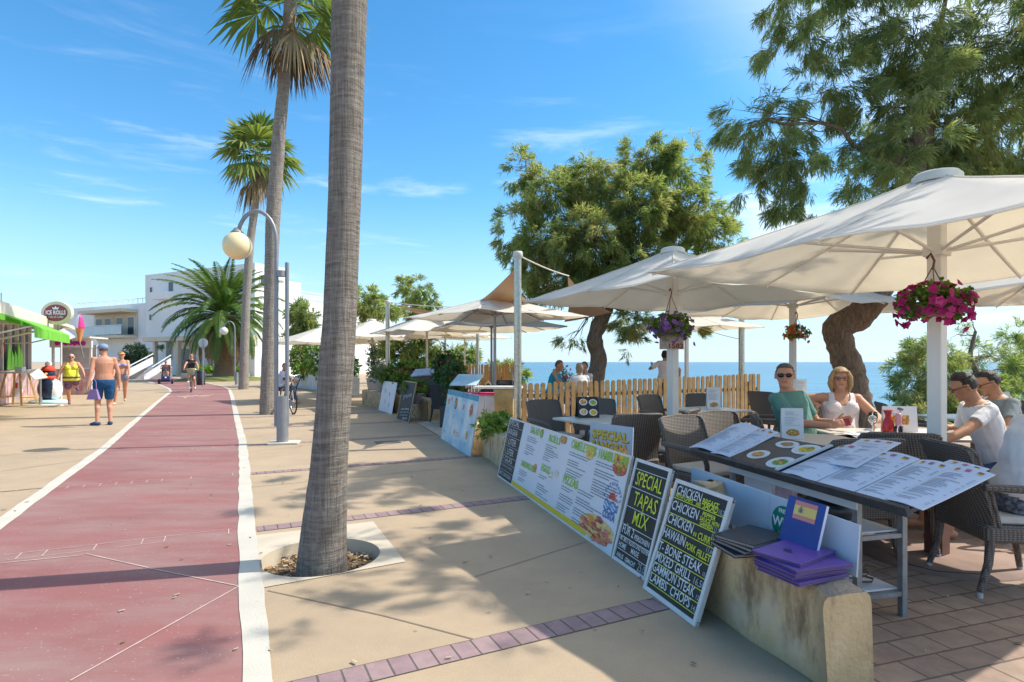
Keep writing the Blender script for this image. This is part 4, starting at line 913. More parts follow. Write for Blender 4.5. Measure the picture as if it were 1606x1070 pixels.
# ------------------------------------------------------------------ menu boards and signs
WHITEPAINT = mat('white_painted_wood', (.72, .71, .68), .6, .08, 9, bump=.15, bscale=50)
SLATE = mat('chalkboard_black', (.018, .022, .021), .55, .35, 5)
SLATE_E = mat('chalkboard_edge', (.03, .03, .03), .6)
CHALKY = mat('chalk_marker_yellow', (.72, .78, .06), .7, .06, 30); CHALKW = mat('chalk_marker_white', (.74, .76, .76), .7, .08, 30); CHALKG = mat('chalk_marker_grey', (.38, .42, .46), .7, .1, 30)
VINYL = mat('menu_vinyl_white', (.70, .73, .78), .35, .03, 2); GREEN = mat('print_green', (.33, .56, .045), .5, .05, 10); INK = mat('print_grey_ink', (.16, .17, .19), .6); INKL = mat('print_light_ink', (.36, .38, .44), .6)
YEL = mat('print_yellow', (.78, .55, .02), .45, .04, 6); ORANGE = mat('print_orange', (.72, .30, .05), .5, .25, 40); REDF = mat('print_tomato', (.55, .09, .05), .5, .35, 60); CHEESE = mat('print_cheese', (.78, .55, .20), .5, .25, 50); GREENF = mat('print_salad', (.20, .40, .06), .5, .4, 60); BROWNF = mat('print_bun', (.50, .26, .09), .5, .3, 50); BLUE = mat('print_blue', (.03, .16, .45), .4, .05, 8); WHITEP = mat('print_white', (.80, .80, .80), .45, .03, 8); REDP = mat('print_red', (.62, .07, .06), .45, .05, 8); MEAT = mat('print_ham', (.66, .20, .16), .5, .3, 70)
FOODS = [ORANGE, REDF, CHEESE, GREENF, BROWNF, MEAT, WHITEP, YEL]
def pb(pl, px, py):
    """photo pixel -> position on a board's own plane"""
    d = Vector(((px - CX) / FPX, 1, (HY - py) / FPX)); o = Vector((0, 0, CAMH)); t = (pl.o - o).dot(pl.n) / d.dot(pl.n); q = o + d * t - pl.o
    return q.dot(pl.u), q.dot(pl.w)
def board_frame(pl, W, H, t, fw, m, root, depth=.02):
    for nm, (x0, y0, x1, y1) in (('frame_rail', (0, 0, W, fw)), ('frame_rail', (0, H - fw, W, H)), ('frame_stile', (0, fw, fw, H - fw)), ('frame_stile', (W - fw, fw, W, H - fw))):
        mb = MB(); mb.slab(pl.at(x0, y0, depth), pl.at(x1, y0, depth), pl.at(x1, y1, depth), pl.at(x0, y1, depth), t + depth); mb.build(nm, m, root, world=True, bevel=.002)
def board_panel(pl, W, H, t, m, root, name='panel', me=None):
    mb = MB(); mb.slab(pl.at(0, 0, 0), pl.at(W, 0, 0), pl.at(W, H, 0), pl.at(0, H, 0), t, 0, 1); return mb.build(name, [m, me or m], root, world=True)
def food(pl, mb, x, y, rx, ry, base, tops, seed, h=.003, n=14, plate=None):
    if plate is not None: pl.disc(mb, x, y, rx * 1.22, ry * 1.22, plate, h - .0006, 24)
    pl.blob(mb, x, y, rx, ry, base, h, 16, seed, .15); q = random.Random(seed)
    for i in range(n):
        a = q.uniform(0, 6.28); r_ = math.sqrt(q.random()) * .8; s = q.uniform(.12, .30)
        pl.blob(mb, x + rx * r_ * math.cos(a), y + ry * r_ * math.sin(a), rx * s, ry * s, q.choice(tops), h + .0004 * (1 + i % 5), 8, seed * 31 + i, .5)
FM = FOODS
# --- long white menu board with the black sangria panel at its left end
BL = G(780.5, 746.6); BR = G(958.5, 873.5); lean = Vector((wn.x * .165, wn.y * .165, .716))
pl1 = Plane(BL, BR - BL, lean); W1 = (BR - BL).length; H1 = lean.length
root = thing('menu_board', 'long white printed menu board leaning on the low wall, pizza at its right end', 'menu board', BL)
board_panel(pl1, W1, H1, .02, VINYL, root, me=WHITEPAINT)
board_frame(pl1, W1, H1, .02, .016, WHITEPAINT, root, .005)
xb = pb(pl1, 801.5, 759)[0]
mb = MB(); pl1.rect(mb, .016, .016, xb, H1 - .016, 0, .0015)
for f in (.86, .70, .54, .38, .27, .15): pl1.rect(mb, .02, H1 * f - .003, xb - .004, H1 * f + .003, 1, .0025)
mb.build('sangria_panel', [SLATE, CHALKG], root, world=True)
mb = MB()
for txt, f, sz in (('SPECIAL', .885, .095), ('SANGRIA', .73, .105), ('1 LITER', .57, .11), ('\u00bd LITER', .41, .11), ('1 GLAS', .295, .085), ('AUCH IN WEISS', .20, .045), ('SEKT SANGRIA', .06, .065)):
    pl1.text(mb, txt, .035, H1 * f, sz, 0, width=(xb - .09) * (.8 if len(txt) < 8 else 1), bold=-.001, h=.004)
mb.build('lettering', [WHITEP], root, world=True)
mb = MB()
for txt, (px, py), sz, pe in (('SALAD', (831.5, 679), .10, 845), ('ROLLS', (860, 692.5), .10, 877), ('OMELETTES', (895, 703), .105, 933), ('HAMBURGERS', (937.5, 719), .105, 985), ('SANDWICHES', (817, 730), .085, 837), ('EGGS', (848, 738), .10, 861), ('PIZZAS', (882, 757), .105, 905)):
    x, y = pb(pl1, px, py); wd_ = pb(pl1, pe, py + (pe - px) * .47)[0] - x; pl1.text(mb, txt, x, y, sz, 0, width=wd_, bold=.0025, h=.004)
for i, (px, py, w_, n) in enumerate(((828, 684, .36, 3), (826, 697, .34, 3), (823, 707, .3, 2), (857, 697, .36, 3), (855, 706, .36, 3), (852, 716, .3, 2), (893, 709, .46, 2), (891, 721, .46, 3), (888, 735, .46, 3), (935, 724, .46, 2), (933, 736, .5, 3), (930, 752, .56, 4), (927, 768, .5, 2), (815, 736, .34, 3), (813, 748, .3, 2), (846, 744, .3, 2), (843, 758, .36, 3), (840, 770, .36, 2), (881, 762, .3, 2), (878, 774, .34, 3), (874, 788, .3, 3), (907, 768, .46, 2), (904, 780, .5, 3), (900, 796, .46, 3), (897, 812, .34, 2))):
    x, y = pb(pl1, px, py); pl1.lines(mb, x, y, w_, n, .022, .0065, 1, 50 + i, .003)
xs, ys = pb(pl1, 803.5, 760); xe = pb(pl1, 909, 833)[0]
pl1.rect(mb, xb, .018, xe + .12, .062, 2, .0022)
mb.build('menu_print', [GREEN, INK, YEL], root, world=True)
mb = MB()
x, y = pb(pl1, 936, 842); food(pl1, mb, x - .05, .118, .33, .102, 2, (1, 5, 5, 0, 1, 5, 2), 3, n=60)
for (px, py, rx, ry, b_, tp, sd) in ((850, 680, .05, .055, 3, (1, 2, 3, 7), 5), (884, 690, .09, .05, 4, (4, 2, 0), 6), (925.5, 711, .09, .07, 2, (7, 2, 0), 7), (981, 726, .12, .10, 0, (1, 3, 2, 4, 7), 8), (979, 740, .12, .06, 1, (0, 3, 5), 9), (839, 735, .05, .05, 0, (1, 2), 10), (864, 746, .05, .05, 6, (7, 0), 11), (873, 744, .05, .05, 6, (7, 0), 12)):
    x, y = pb(pl1, px, py); x = min(x, W1 - rx - .02); mb.build('food_picture', FM, root, world=True); mb = MB(); food(pl1, mb, x, y, rx, ry, b_, tp, sd)
mb.build('food_picture', FM, root, world=True)
mb = MB(); x, y = pb(pl1, 957.5, 806); y += .06; x -= .02
pl1.disc(mb, x, y + .03, .055, .055, 0, .003, 20, 0, 180)
for k in range(7):
    a = R(12 + 26 * k); c0 = (x + .065 * math.cos(a), y + .03 + .065 * math.sin(a)); c1 = (x + .088 * math.cos(a), y + .03 + .088 * math.sin(a)); d_ = (-math.sin(a) * .007, math.cos(a) * .007)
    mb.poly([pl1.at(c0[0] - d_[0], c0[1] - d_[1], .003), pl1.at(c0[0] + d_[0], c0[1] + d_[1], .003), pl1.at(*c1, .003)][::-1], 0)
for j, (yy, mm) in enumerate(((.012, 1), (-.015, 2), (-.04, 1))):
    pts = [(x - .11 + .22 * i / 16, y + yy + .012 * math.sin(i * .8 + j)) for i in range(17)]
    for p, q2 in zip(pts[:-1], pts[1:]): mb.quad(pl1.at(p[0], p[1] - .016, .0035), pl1.at(q2[0], q2[1] - .016, .0035), pl1.at(*q2, .0035), pl1.at(*p, .0035), mm)
pl1.text(mb, 'COSTA', x - .10, y - .115, .075, 1, width=.2, bold=.003, h=.004)
for k, ch in enumerate('RESTAURANTE'):
    a = R(168 - 15.6 * k); pl1.text(mb, ch, x + .118 * math.cos(a) , y + .02 + .118 * math.sin(a), .038, 1, 'CENTER', h=.004, rot=a - R(90), bold=.001)
mb.build('logo', [REDP, BLUE, mat('print_light_blue', (.10, .36, .66), .4)], root, world=True)
# --- chalkboards
def chalkboard(label, bl, br, lean, fw, lines_, texts, H=None, name='chalkboard', fm=WHITEPAINT):
    pl = Plane(bl, br - bl, lean); W = (br - bl).length; H = lean.length
    root = thing(name, label, 'chalkboard', bl)
    board_panel(pl, W, H, .018, SLATE, root, me=SLATE_E); board_frame(pl, W, H, .02, fw, fm, root, .010)
    mb = MB()
    for (f, m_, s0) in lines_: 
        a = pl.at(fw, f * H, .003); b2 = pl.at(W - fw, (f + s0) * H, .003); d_ = pl.w * .0022; mb.quad(a - d_, b2 - d_, b2 + d_, a + d_, m_)
    mb.build('ruled_lines', [CHALKW, CHALKY], root, world=True)
    mb = MB()
    for txt, x, f, sz, w_, m_, rot in texts:
        pl.text(mb, txt, x * W, f * H, sz, m_, width=w_ * W if w_ else None, bold=.0006, h=.004, rot=R(rot))
    mb.build('lettering', [CHALKW, CHALKY, CHALKG], root, world=True)
    return root
BL2 = G(960.8, 875); BR2 = BL2 + (BR - BL).normalized() * .46
lean2 = Vector((wn.x * .195, wn.y * .195, .705))
chalkboard('chalkboard reading SPECIAL TAPAS MIX in yellow, leaning beside the long menu board', BL2, BR2, lean2, .022,
    [(.90, 0, 0), (.72, 0, 0), (.53, 0, 0), (.355, 0, 0), (.245, 0, 0), (.12, 0, 0)],
    [('SPECIAL', .13, .755, .135, .74, 1, 0), ('TAPAS', .20, .565, .135, .66, 1, 0), ('M\u0130X', .30, .395, .13, .42, 1, 0), ('F\u00dcR 2', .09, .275, .085, .34, 0, 0), ('PERSONEN', .47, .272, .05, .42, 0, 0), ('MIT BROT ALLIOLI', .09, .205, .045, .46, 0, 0), ('UND OLIVEN', .57, .205, .045, .36, 0, 0), ('HOME', .09, .14, .05, .22, 0, 0), ('MADE', .47, .14, .05, .22, 0, 0), ('HAUS', .10, .045, .045, .20, 0, 0), ('GEMACHT', .36, .045, .042, .30, 0, 0), ('25,0', .73, .04, .075, .20, 2, 0)])
BL3 = G(1009.8, 922.5); BR3 = G(1091, 983.5); lean3 = Vector((wn.x * .235, wn.y * .235, .665))
chalkboard('chalkboard listing chicken dishes and steaks, nearest us in the row', BL3, BR3, lean3, .024,
    [(.835, 1, 0), (.70, 1, 0), (.585, 1, 0), (.455, 1, 0), (.345, 1, 0), (.255, 1, 0), (.16, 1, 0), (.075, 1, 0)],
    [('CHICKEN', .07, .875, .078, .46, 0, 0), ('BREAST', .56, .872, .05, .27, 1, 0), ('WITH CHIPS', .07, .845, .035, .34, 1, 0), ('AND', .47, .843, .03, .09, 1, 0), ('SALAD', .59, .842, .055, .25, 1, 0), ('10,25', .85, .845, .04, .11, 2, 0),
     ('CHICKEN', .06, .735, .082, .50, 0, 0), ('PEPPER', .62, .785, .034, .22, 1, 0), ('SAUCE', .60, .745, .034, .18, 1, 0), ('WITH', .80, .745, .034, .12, 1, 0), ('GARNISH', .62, .708, .034, .22, 1, 0), ('11,75', .86, .708, .034, .1, 2, 0),
     ('CHICKEN', .06, .615, .082, .48, 0, 0), ('IN', .57, .605, .035, .05, 1, 0), ('CURRY', .65, .60, .055, .26, 1, 0), ('10,75', .85, .655, .036, .11, 2, 0),
     ('HAWAIN', .05, .49, .082, .42, 0, 0), ('PORK', .50, .485, .055, .18, 1, 0), ('FILLET', .71, .475, .055, .22, 1, 0), ('11,60', .83, .54, .036, .12, 2, 0),
     ('T- BONE STEAK', .05, .365, .078, .80, 0, 0), ('15,50', .88, .362, .03, .09, 2, 0), ('MIXED GRILL', .05, .272, .078, .68, 0, 0), ('16,50', .77, .272, .055, .18, 2, 0), ('GAMMON STEAK', .05, .180, .078, .80, 0, 0), ('12,5', .88, .18, .035, .09, 2, 0), ('LAMBS', .06, .092, .075, .34, 0, 0), ('CHOPS', .47, .090, .075, .36, 0, 0), ('14,0', .86, .09, .04, .1, 2, 0)])
# --- small SPECIAL SANGRIA board standing behind the long one
a = P(923, 712, 5.62); b2 = P(990.5, 715, 5.15)
pl4 = Plane((a.x, a.y, .43), Vector((b2.x - a.x, b2.y - a.y, 0)), Vector((.03, .08, .36))); W4 = (Vector((b2.x, b2.y, 0)) - Vector((a.x, a.y, 0))).length; H4 = .385
root = thing('sangria_sign', 'small grey-blue sign with yellow SPECIAL SANGRIA letters standing on the wall behind the boards', 'sign', (a.x, a.y, .43))
board_panel(pl4, W4, H4, .012, mat('grey_blue_board', (.42, .47, .55), .5, .05, 6), root)
mb = MB()
for txt, f in (('SPECIAL', .62), ('SANGRIA', .34)):
    pl4.text(mb, txt, W4 * .075, H4 * f - .006, .115, 1, width=W4 * .86, bold=.006, h=.0025); pl4.text(mb, txt, W4 * .06, H4 * f, .115, 0, width=W4 * .86, bold=.005, h=.004)
mb.build('lettering', [mat('sign_yellow', (.62, .42, .03), .5, .15, 20), mat('sign_brown', (.16, .12, .08), .6)], root, world=True)
# --- light blue food poster at the wall's far end
BL0 = G(691, 687.5); BR0 = G(737, 716.5)
lean0 = Vector((.14, .05, .92)); pl0 = Plane(BL0, BR0 - BL0, lean0); W0_ = (BR0 - BL0).length; H0 = lean0.length * .98
root = thing('food_poster', 'pale blue food poster board leaning beside the entrance ramp', 'poster', BL0)
m_ = mat('poster_sea_blue', (.42, .62, .70), .4, .0); N_, L_n, b_ = nodes(m_)
tcn = N_.new('ShaderNodeTexCoord'); nn = N_.new('ShaderNodeTexNoise'); nn.inputs['Scale'].default_value = 2.5; nn.inputs['Detail'].default_value = 4; L_n(tcn.outputs['Object'], nn.inputs['Vector']); rr_ = N_.new('ShaderNodeValToRGB'); rr_.color_ramp.elements[0].position = .38; rr_.color_ramp.elements[0].color = (.30, .56, .70, 1); rr_.color_ramp.elements[1].position = .62; rr_.color_ramp.elements[1].color = (.66, .76, .78, 1); L_n(nn.outputs['Fac'], rr_.inputs[0]); L_n(rr_.outputs[0], b_.inputs['Base Color'])
board_panel(pl0, W0_, H0, .015, m_, root, me=WHITEPAINT)
mb = MB(); pl0.rect(mb, 0.0, H0 * .90, W0_, H0, 0, .0015); mb.build('header_band', [mat('poster_teal', (.02, .30, .46), .4, .3, 9)], root, world=True)
mb = MB()
for i, (fx, fy, sz, pt) in enumerate(((.10, .77, .065, 6), (.20, .83, .05, 6), (.36, .76, .075, 8), (.62, .74, .06, 6), (.85, .72, .085, 4), (.45, .25, .05, 6), (.83, .30, .075, 6))):
    food(pl0, mb, fx * W0_, fy * H0, sz, sz * 1.05, (1, 5, 0, 5, 1, 2, 0)[i], (1, 0, 5, 3, 2), 40 + i, n=16, plate=pt); mb.build('food_picture', FM + [SLATE], root, world=True); mb = MB()
mb = MB()
for i, (fx, fy, w_, n) in enumerate(((.06, .58, .2, 3), (.30, .56, .25, 4), (.60, .54, .3, 4), (.35, .42, .2, 2), (.07, .20, .25, 3), (.5, .14, .2, 3), (.76, .16, .2, 3))): pl0.lines(mb, fx * W0_, fy * H0, w_, n, .022, .007, 0, 80 + i, .003)
pl0.lines(mb, .50 * W0_, .27 * H0, .28, 3, .035, .014, 1, 99, .003)
mb.build('menu_print', [INKL, mat('poster_pink', (.62, .30, .32), .5)], root, world=True)
# --- slim chalkboard easel and picture board at the far wall
a = G(622, 658); b2 = G(641, 664)
chalkboard('slim wooden-framed chalkboard propped against the end of the flower pot wall', a, b2, Vector((.17, .07, .94)), .022, [], [('Pina', .22, .52, .15, .6, 2, 12), ('con lima', .22, .27, .06, .6, 0, 4), ('menu del dia', .15, .19, .05, .7, 2, 4), ('sangria', .2, .12, .05, .6, 2, 4), ('8,50', .45, .05, .06, .35, 0, 4)], fm=mat('pale_pine', (.46, .36, .24), .7, .1, 10))
a = G(593.5, 643); b2 = G(614, 650)
root = thing('picture_board', 'white board with red lobster pictures leaning left of the slim chalkboard', 'poster', a); plq = Plane(a, b2 - a, Vector((.14, .06, .86)))
Wq = (b2 - a).length; board_panel(plq, Wq, .86, .012, VINYL, root)
mb = MB()
for i, (fx, fy) in enumerate(((.3, .68), (.62, .60), (.4, .32), (.7, .25))): plq.blob(mb, fx * Wq, fy * .86, .05, .10, (0, 0, 1, 2)[i], .003, 9, i, .5); mb.build('food_picture', [REDP, mat('print_teal', (.2, .42, .45), .5), INKL], root, world=True); mb = MB()
# ------------------------------------------------------------------ chairs and tables
def wicker(name, c, c2):
    m = mat(name, c, .62, .0); N, L, b = nodes(m); tc = N.new('ShaderNodeTexCoord')
    w1 = N.new('ShaderNodeTexWave'); w1.bands_direction = 'Z'; w1.inputs['Scale'].default_value = 24; w1.inputs['Distortion'].default_value = .6; L(tc.outputs['Object'], w1.inputs['Vector'])
    mp = N.new('ShaderNodeMapping'); mp.inputs['Rotation'].default_value = (0, 0, R(40)); L(tc.outputs['Object'], mp.inputs[0])
    w2 = N.new('ShaderNodeTexWave'); w2.bands_direction = 'X'; w2.inputs['Scale'].default_value = 22; w2.inputs['Distortion'].default_value = .6; L(mp.outputs[0], w2.inputs['Vector'])
    ml = N.new('ShaderNodeMath'); ml.operation = 'MULTIPLY'; L(w1.outputs['Fac'], ml.inputs[0]); L(w2.outputs['Fac'], ml.inputs[1])
    r = N.new('ShaderNodeValToRGB'); r.color_ramp.elements[0].color = (*c2, 1); r.color_ramp.elements[1].color = (*c, 1); r.color_ramp.elements[1].position = .5; L(ml.outputs[0], r.inputs[0]); L(r.outputs[0], b.inputs['Base Color'])
    bp = N.new('ShaderNodeBump'); bp.inputs['Strength'].default_value = .8; bp.inputs['Distance'].default_value = .005; L(ml.outputs[0], bp.inputs['Height']); L(bp.outputs[0], b.inputs['Normal']); return m
WICK = wicker('grey_brown_wicker', (.25, .208, .178), (.09, .074, .06)); WICKD = wicker('charcoal_wicker', (.055, .058, .068), (.02, .021, .025))
CUSH = mat('cream_cushion', (.62, .57, .49), .9, .06, 8, bump=.15, bscale=150); FOOTM = mat('leg_glide', (.5, .49, .47), .5)
CUSHR = mat('raspberry_cushion', (.42, .03, .12), .9)
def make_chair(label, wk, cushion=CUSH, arms=True):
    t = thing('wicker_chair', label, 'chair')
    mb = MB(); mb.rbox((0, 0, .375), (.54, .52, .10), .03); mb.build('seat', wk, t)
    if cushion: mb = MB(); mb.rbox((0, -.01, .452), (.46, .46, .045), .03, seg=3); mb.build('cushion', cushion, t)
    # backrest: a curved woven panel, leaning back, its top edge rounded
    vs = []; fs = []; nu, nv = 10, 8
    for side in (0, 1):
        for j in range(nv + 1):
            for i in range(nu + 1):
                u = i / nu * 2 - 1; v = j / nv; wq = .262 - .006 * v; x = u * wq
                y = .235 + .13 * v ** 1.3 - .055 * u * u * (1 - .3 * v) + (.032 if side else 0); z = .40 + .485 * v - .018 * v ** 6 * u ** 6
                vs.append((x, y, z))
    k = (nu + 1) * (nv + 1)
    for j in range(nv):
        for i in range(nu):
            a = j * (nu + 1) + i; fs.append((a, a + 1, a + nu + 2, a + nu + 1)); fs.append((k + a + nu + 1, k + a + nu + 2, k + a + 1, k + a))
    for i in range(nu): a = nv * (nu + 1) + i; fs.append((a, a + 1, k + a + 1, k + a)); fs.append((k + i, k + i + 1, i + 1, i))
    for j in range(nv): a = j * (nu + 1); fs.append((a, a + nu + 1, k + a + nu + 1, k + a)); b_ = a + nu; fs.append((k + b_, k + b_ + nu + 1, b_ + nu + 1, b_))
    mb = MB(); mb.add(vs, fs, 0, True); o = mb.build('backrest', wk, t); es = o.modifiers.new('edge', 'EDGE_SPLIT'); es.split_angle = R(50)
    mb = MB(); mb.tube([(-.262, .185, .42), (-.262, .225, .60), (-.257, .305, .845), (-.248, .33, .874), (-.20, .352, .884), (0, .385, .889), (.20, .352, .884), (.248, .33, .874), (.257, .305, .845), (.262, .225, .60), (.262, .185, .42)], .011, 7); mb.build('back_frame', wk, t)
    for sx in (-1, 1):
        mb = MB(); mb.tube([(sx * .245, -.225, .35), (sx * .25, -.235, .20), (sx * .258, -.262, .03)], [.026, .023, .018], 8); f = mb.build('leg', wk, t)
        mb = MB(); mb.cyl((sx * .259, -.264, 0), .017, .032, 8); mb.build('foot', FOOTM, f)
        mb = MB(); mb.tube([(sx * .245, .225, .35), (sx * .25, .24, .20), (sx * .258, .29, .03)], [.026, .023, .018], 8); f = mb.build('leg', wk, t)
        mb = MB(); mb.cyl((sx * .259, .292, 0), .017, .032, 8); mb.build('foot', FOOTM, f)
        if arms:
            mb = MB(); mb.tube([(sx * .272, .275, .655), (sx * .30, .12, .655), (sx * .315, -.06, .65), (sx * .312, -.20, .635), (sx * .30, -.245, .61), (sx * .28, -.255, .54), (sx * .262, -.245, .38)], [.022, .024, .025, .025, .024, .022, .022], 8, flat=1.0); mb.build('armrest', wk, t)
    return t
chair_proto = None; dark_proto = None
GRPC = 'wicker chairs on the terrace'
def face(c, t): return math.atan2(t[0] - c[0], -(t[1] - c[1]))
def chair(c, rz, label, dark=False):
    global chair_proto, dark_proto
    pr = dark_proto if dark else chair_proto
    if pr is None:
        pr = make_chair(label, WICKD if dark else WICK, CUSHR if dark else CUSH)
        if dark: dark_proto = pr
        else: chair_proto = pr
        o = pr
    else: o = dup(pr, label=label)
    o.location = (c[0], c[1], .004); o.rotation_euler = (0, 0, rz); o['label'] = label; o['group'] = 'charcoal chairs of the next restaurant' if dark else GRPC
    return o
TA = (1.02, 6.62); TB = (2.74, 8.0); TC = (2.50, 4.92); TD = (3.50, 5.28); TE = (5.6, 6.85); TF = (5.25, 10.4)
chair((.58, 7.35), face((.58, 7.35), TA), 'grey-brown wicker chair against the fence, left of the table with the food card stand')
chair((1.12, 7.55), face((1.12, 7.55), TA), 'wicker chair half hidden behind the four-dish food card stand')
chair((1.17, 5.95), face((1.17, 5.95), TA), 'wicker chair with its back to us just behind the yellow sangria sign')
chair((1.66, 6.35), face((1.66, 6.35), TA) - .15, 'wicker chair seen from the side, left of the pole with purple flowers')
chair((2.30, 8.55), face((2.30, 8.55), TB), 'wicker chair directly right of the pole with purple flowers')
chair((2.95, 8.8), face((2.95, 8.8), TB), 'wicker chair at the fence behind the table with the clear menu holder')
chair((3.30, 7.65), face((3.30, 7.65), TB), 'wicker chair at the right end of the table with the clear menu holder')
chair((1.74, 5.10), R(28), 'wicker chair left behind the menu stand, cream cushion showing')
chair((2.22, 5.55), face((2.22, 5.55), TC), 'wicker chair with sun flecks on its top between two tables')
chair((2.74, 5.60), R(70), 'wicker chair on which the man in green sits')
chair((3.36, 5.98), R(-6), 'wicker chair on which the blonde woman sits')
chair((2.84, 4.42), R(168), 'wicker chair with back to us tucked under the carafe table')
chair((2.33, 4.12), R(185), 'wicker chair whose back rim shows just above the open menus')
chair((4.10, 4.62), R(-98), 'wicker chair on which the boy in the white T-shirt sits')
chair((4.72, 5.30), R(-100), 'wicker chair on which the boy in grey sits')
chair((3.10, 3.62), R(82), 'nearest armchair at the right edge holding the person in white')
chair((4.95, 7.1), face((4.95, 7.1), TE), 'cream-lit wicker chair behind the white pole with magenta flowers')
chair((6.3, 7.2), face((6.3, 7.2), TE), 'wicker chair at the far right table by the shrubs')
chair((4.55, 10.0), face((4.55, 10.0), TF), 'sunlit wicker chair beside the fence end behind the man in green')
chair((5.15, 9.55), R(170), 'sunlit wicker chair left of the gnarled tree trunk')
TOPM = mat('cream_laminate', (.66, .62, .55), .35, .05, 3); BASEM = mat('dark_table_base', (.05, .048, .047), .5, .2, 10)
table_proto = None
def table(c, rz, label, s=(.80, .80)):
    global table_proto
    t = thing('cafe_table', label, 'table', (c[0], c[1], .004), rz, 'cream square tables on the terrace')
    mb = MB(); mb.rbox((0, 0, .728), (s[0], s[1], .028), .03, seg=3); tp = mb.build('table_top', TOPM, t)
    mb = MB(); mb.tube([(0, 0, .02), (0, 0, .715)], .032, 12); mb.build('column', BASEM, t)
    for k in range(4):
        a = R(45 + 90 * k); mb = MB(); mb.tube([(.03 * math.cos(a), .03 * math.sin(a), .09), (.2 * math.cos(a), .2 * math.sin(a), .055), (.33 * math.cos(a), .33 * math.sin(a), .02)], [.026, .022, .018], 7); mb.build('foot', BASEM, t)
    mb = MB(); mb.rbox((0, 0, .70), (.34, .34, .022), .02); mb.build('bracket', BASEM, t)
    return t
table(TA, R(30), 'cream table with a four-dish food card stand, behind the sangria sign')
table(TB, R(28), 'cream table with a clear menu holder near the picket fence')
table(TC, R(-17), 'cream table just behind the menu stand bearing a tall menu card', (.9, .75))
table(TD, R(-4), 'cream table with carafe and glasses in front of the blonde woman', (1.15, .80))
table(TE, R(10), 'cream table by the shrubs behind the two boys', (1.1, .8))
table(TF, R(20), 'cream table bearing a menu card behind the man in green')
# ------------------------------------------------------------------ things on the tables
GLASS = mat('clear_glass', (.92, .95, .96), .03, 0, trans=1.0); ACRYL = mat('clear_acrylic', (.85, .90, .93), .12, 0, trans=.75)
SANG = mat('red_sangria', (.55, .03, .03), .1, .1, 10, trans=.25); CARDM = mat('card_white', (.78, .80, .82), .45, .02, 5); FOODC = FOODS
def menu_card(c, z, rz, w_, h, label, pics=1, name='menu_card', lines=True, tilt=.12, pm=CARDM, dishes=False):
    t = thing(name, label, 'menu card', (c[0], c[1], z), rz)
    pl = Plane((-w_ / 2, 0, .002), (1, 0, 0), (0, tilt, 1))
    mb = MB(); mb.slab(pl.at(0, 0), pl.at(w_, 0), pl.at(w_, h), pl.at(0, h), .004); mb.build('front_sheet', pm, t)
    pl2 = Plane((w_ / 2, tilt * h * 2 + .01, .002), (-1, 0, 0), (0, -tilt, 1)); mb = MB(); mb.slab(pl2.at(0, 0), pl2.at(w_, 0), pl2.at(w_, h * .98), pl2.at(0, h * .98), .004); mb.build('back_sheet', pm, t)
    mb = MB()
    if dishes:
        for i, (fx, fy) in enumerate(((.28, .75), (.74, .72), (.26, .28), (.72, .25))): food(pl, mb, fx * w_, fy * h, w_ * .16, h * .13, (0, 3, 2, 7)[i], (7, 2, 3, 0, 1), 300 + i, n=12, plate=6)
    else:
        if pics: food(pl, mb, w_ * .5, h * .2, w_ * .33, h * .12, 4, (0, 2, 7, 3, 1), int(c[0] * 100), n=22)
    mb.build('food_picture', FOODC, t)
    if lines and not dishes:
        mb = MB(); pl.lines(mb, w_ * .18, h * .88, w_ * .62, 3, h * .045, h * .014, 0, int(c[1] * 91), .003); pl.lines(mb, w_ * .14, h * .70, w_ * .7, 6, h * .05, h * .013, 0, int(c[1] * 53), .003); mb.build('menu_print', [INKL], t)
    return t
ZT = .747
menu_card((.90, 6.70), ZT, R(12), .26, .25, 'black card stand with four dish photos on the table by the fence', dishes=True, pm=SLATE, tilt=.25)
menu_card((2.80, 7.95), ZT, R(8), .20, .30, 'clear upright menu holder on the table near the picket fence', tilt=.06)
menu_card((2.38, 4.86), ZT, R(-10), .175, .26, 'tall upright menu card standing behind the open menus, ham photo at its foot', tilt=.10)
menu_card((5.22, 10.35), ZT, R(4), .22, .34, 'white menu card with burger photo behind the man in green', tilt=.08)
t = menu_card((3.62, 5.34), ZT, R(-6), .30, .24, 'white folded menu card with tree emblem beside the red carafe', pics=0, lines=False, tilt=.10)
pl = Plane((-.15, 0, .002), (1, 0, 0), (0, .10, 1)); mb = MB(); q = random.Random(5)
for i in range(60): pl.rect(mb, .065 + .16 * (i % 12) / 12, .07 + .085 * (i // 12) / 5, .065 + .16 * (i % 12 + .95) / 12, .07 + .085 * (i // 12 + .95) / 5, q.choice((0, 1, 2, 3, 4, 7)), .003)
mb.build('food_picture', FOODC, t)
mb = MB(); pl.disc(mb, .145, .215, .02, .012, 0, .003); pl.disc(mb, .165, .208, .016, .010, 0, .0032); pl.rect(mb, .148, .18, .154, .205, 0, .003); pl.lines(mb, .07, .17, .15, 1, .02, .004, 0, 3, .003); mb.build('emblem', INK, t)
menu_card((5.72, 6.7), ZT, R(-5), .2, .30, 'white menu card on the table behind the boy in grey', tilt=.08)
def bottle(name, label, c, prof, m, cat, parts=()):
    t = thing(name, label, cat, (c[0], c[1], ZT)); mb = MB(); mb.lathe(prof, n=18); mb.build('vessel', m, t)
    for nm, pf, mm in parts: mb = MB(); mb.lathe(pf, n=16); mb.build(nm, mm, t)
    return t
bottle('carafe', 'red carafe of sangria on the table before the blonde woman', (3.42, 5.22), [(.0, .002), (.05, .002), (.052, .05), (.045, .10), (.024, .15), (.022, .17), (.04, .215), (.036, .215), (.018, .17), (.0, .165)], SANG, 'carafe', [('rim', [(.040, .213), (.042, .217), (.037, .218)], GLASS)])
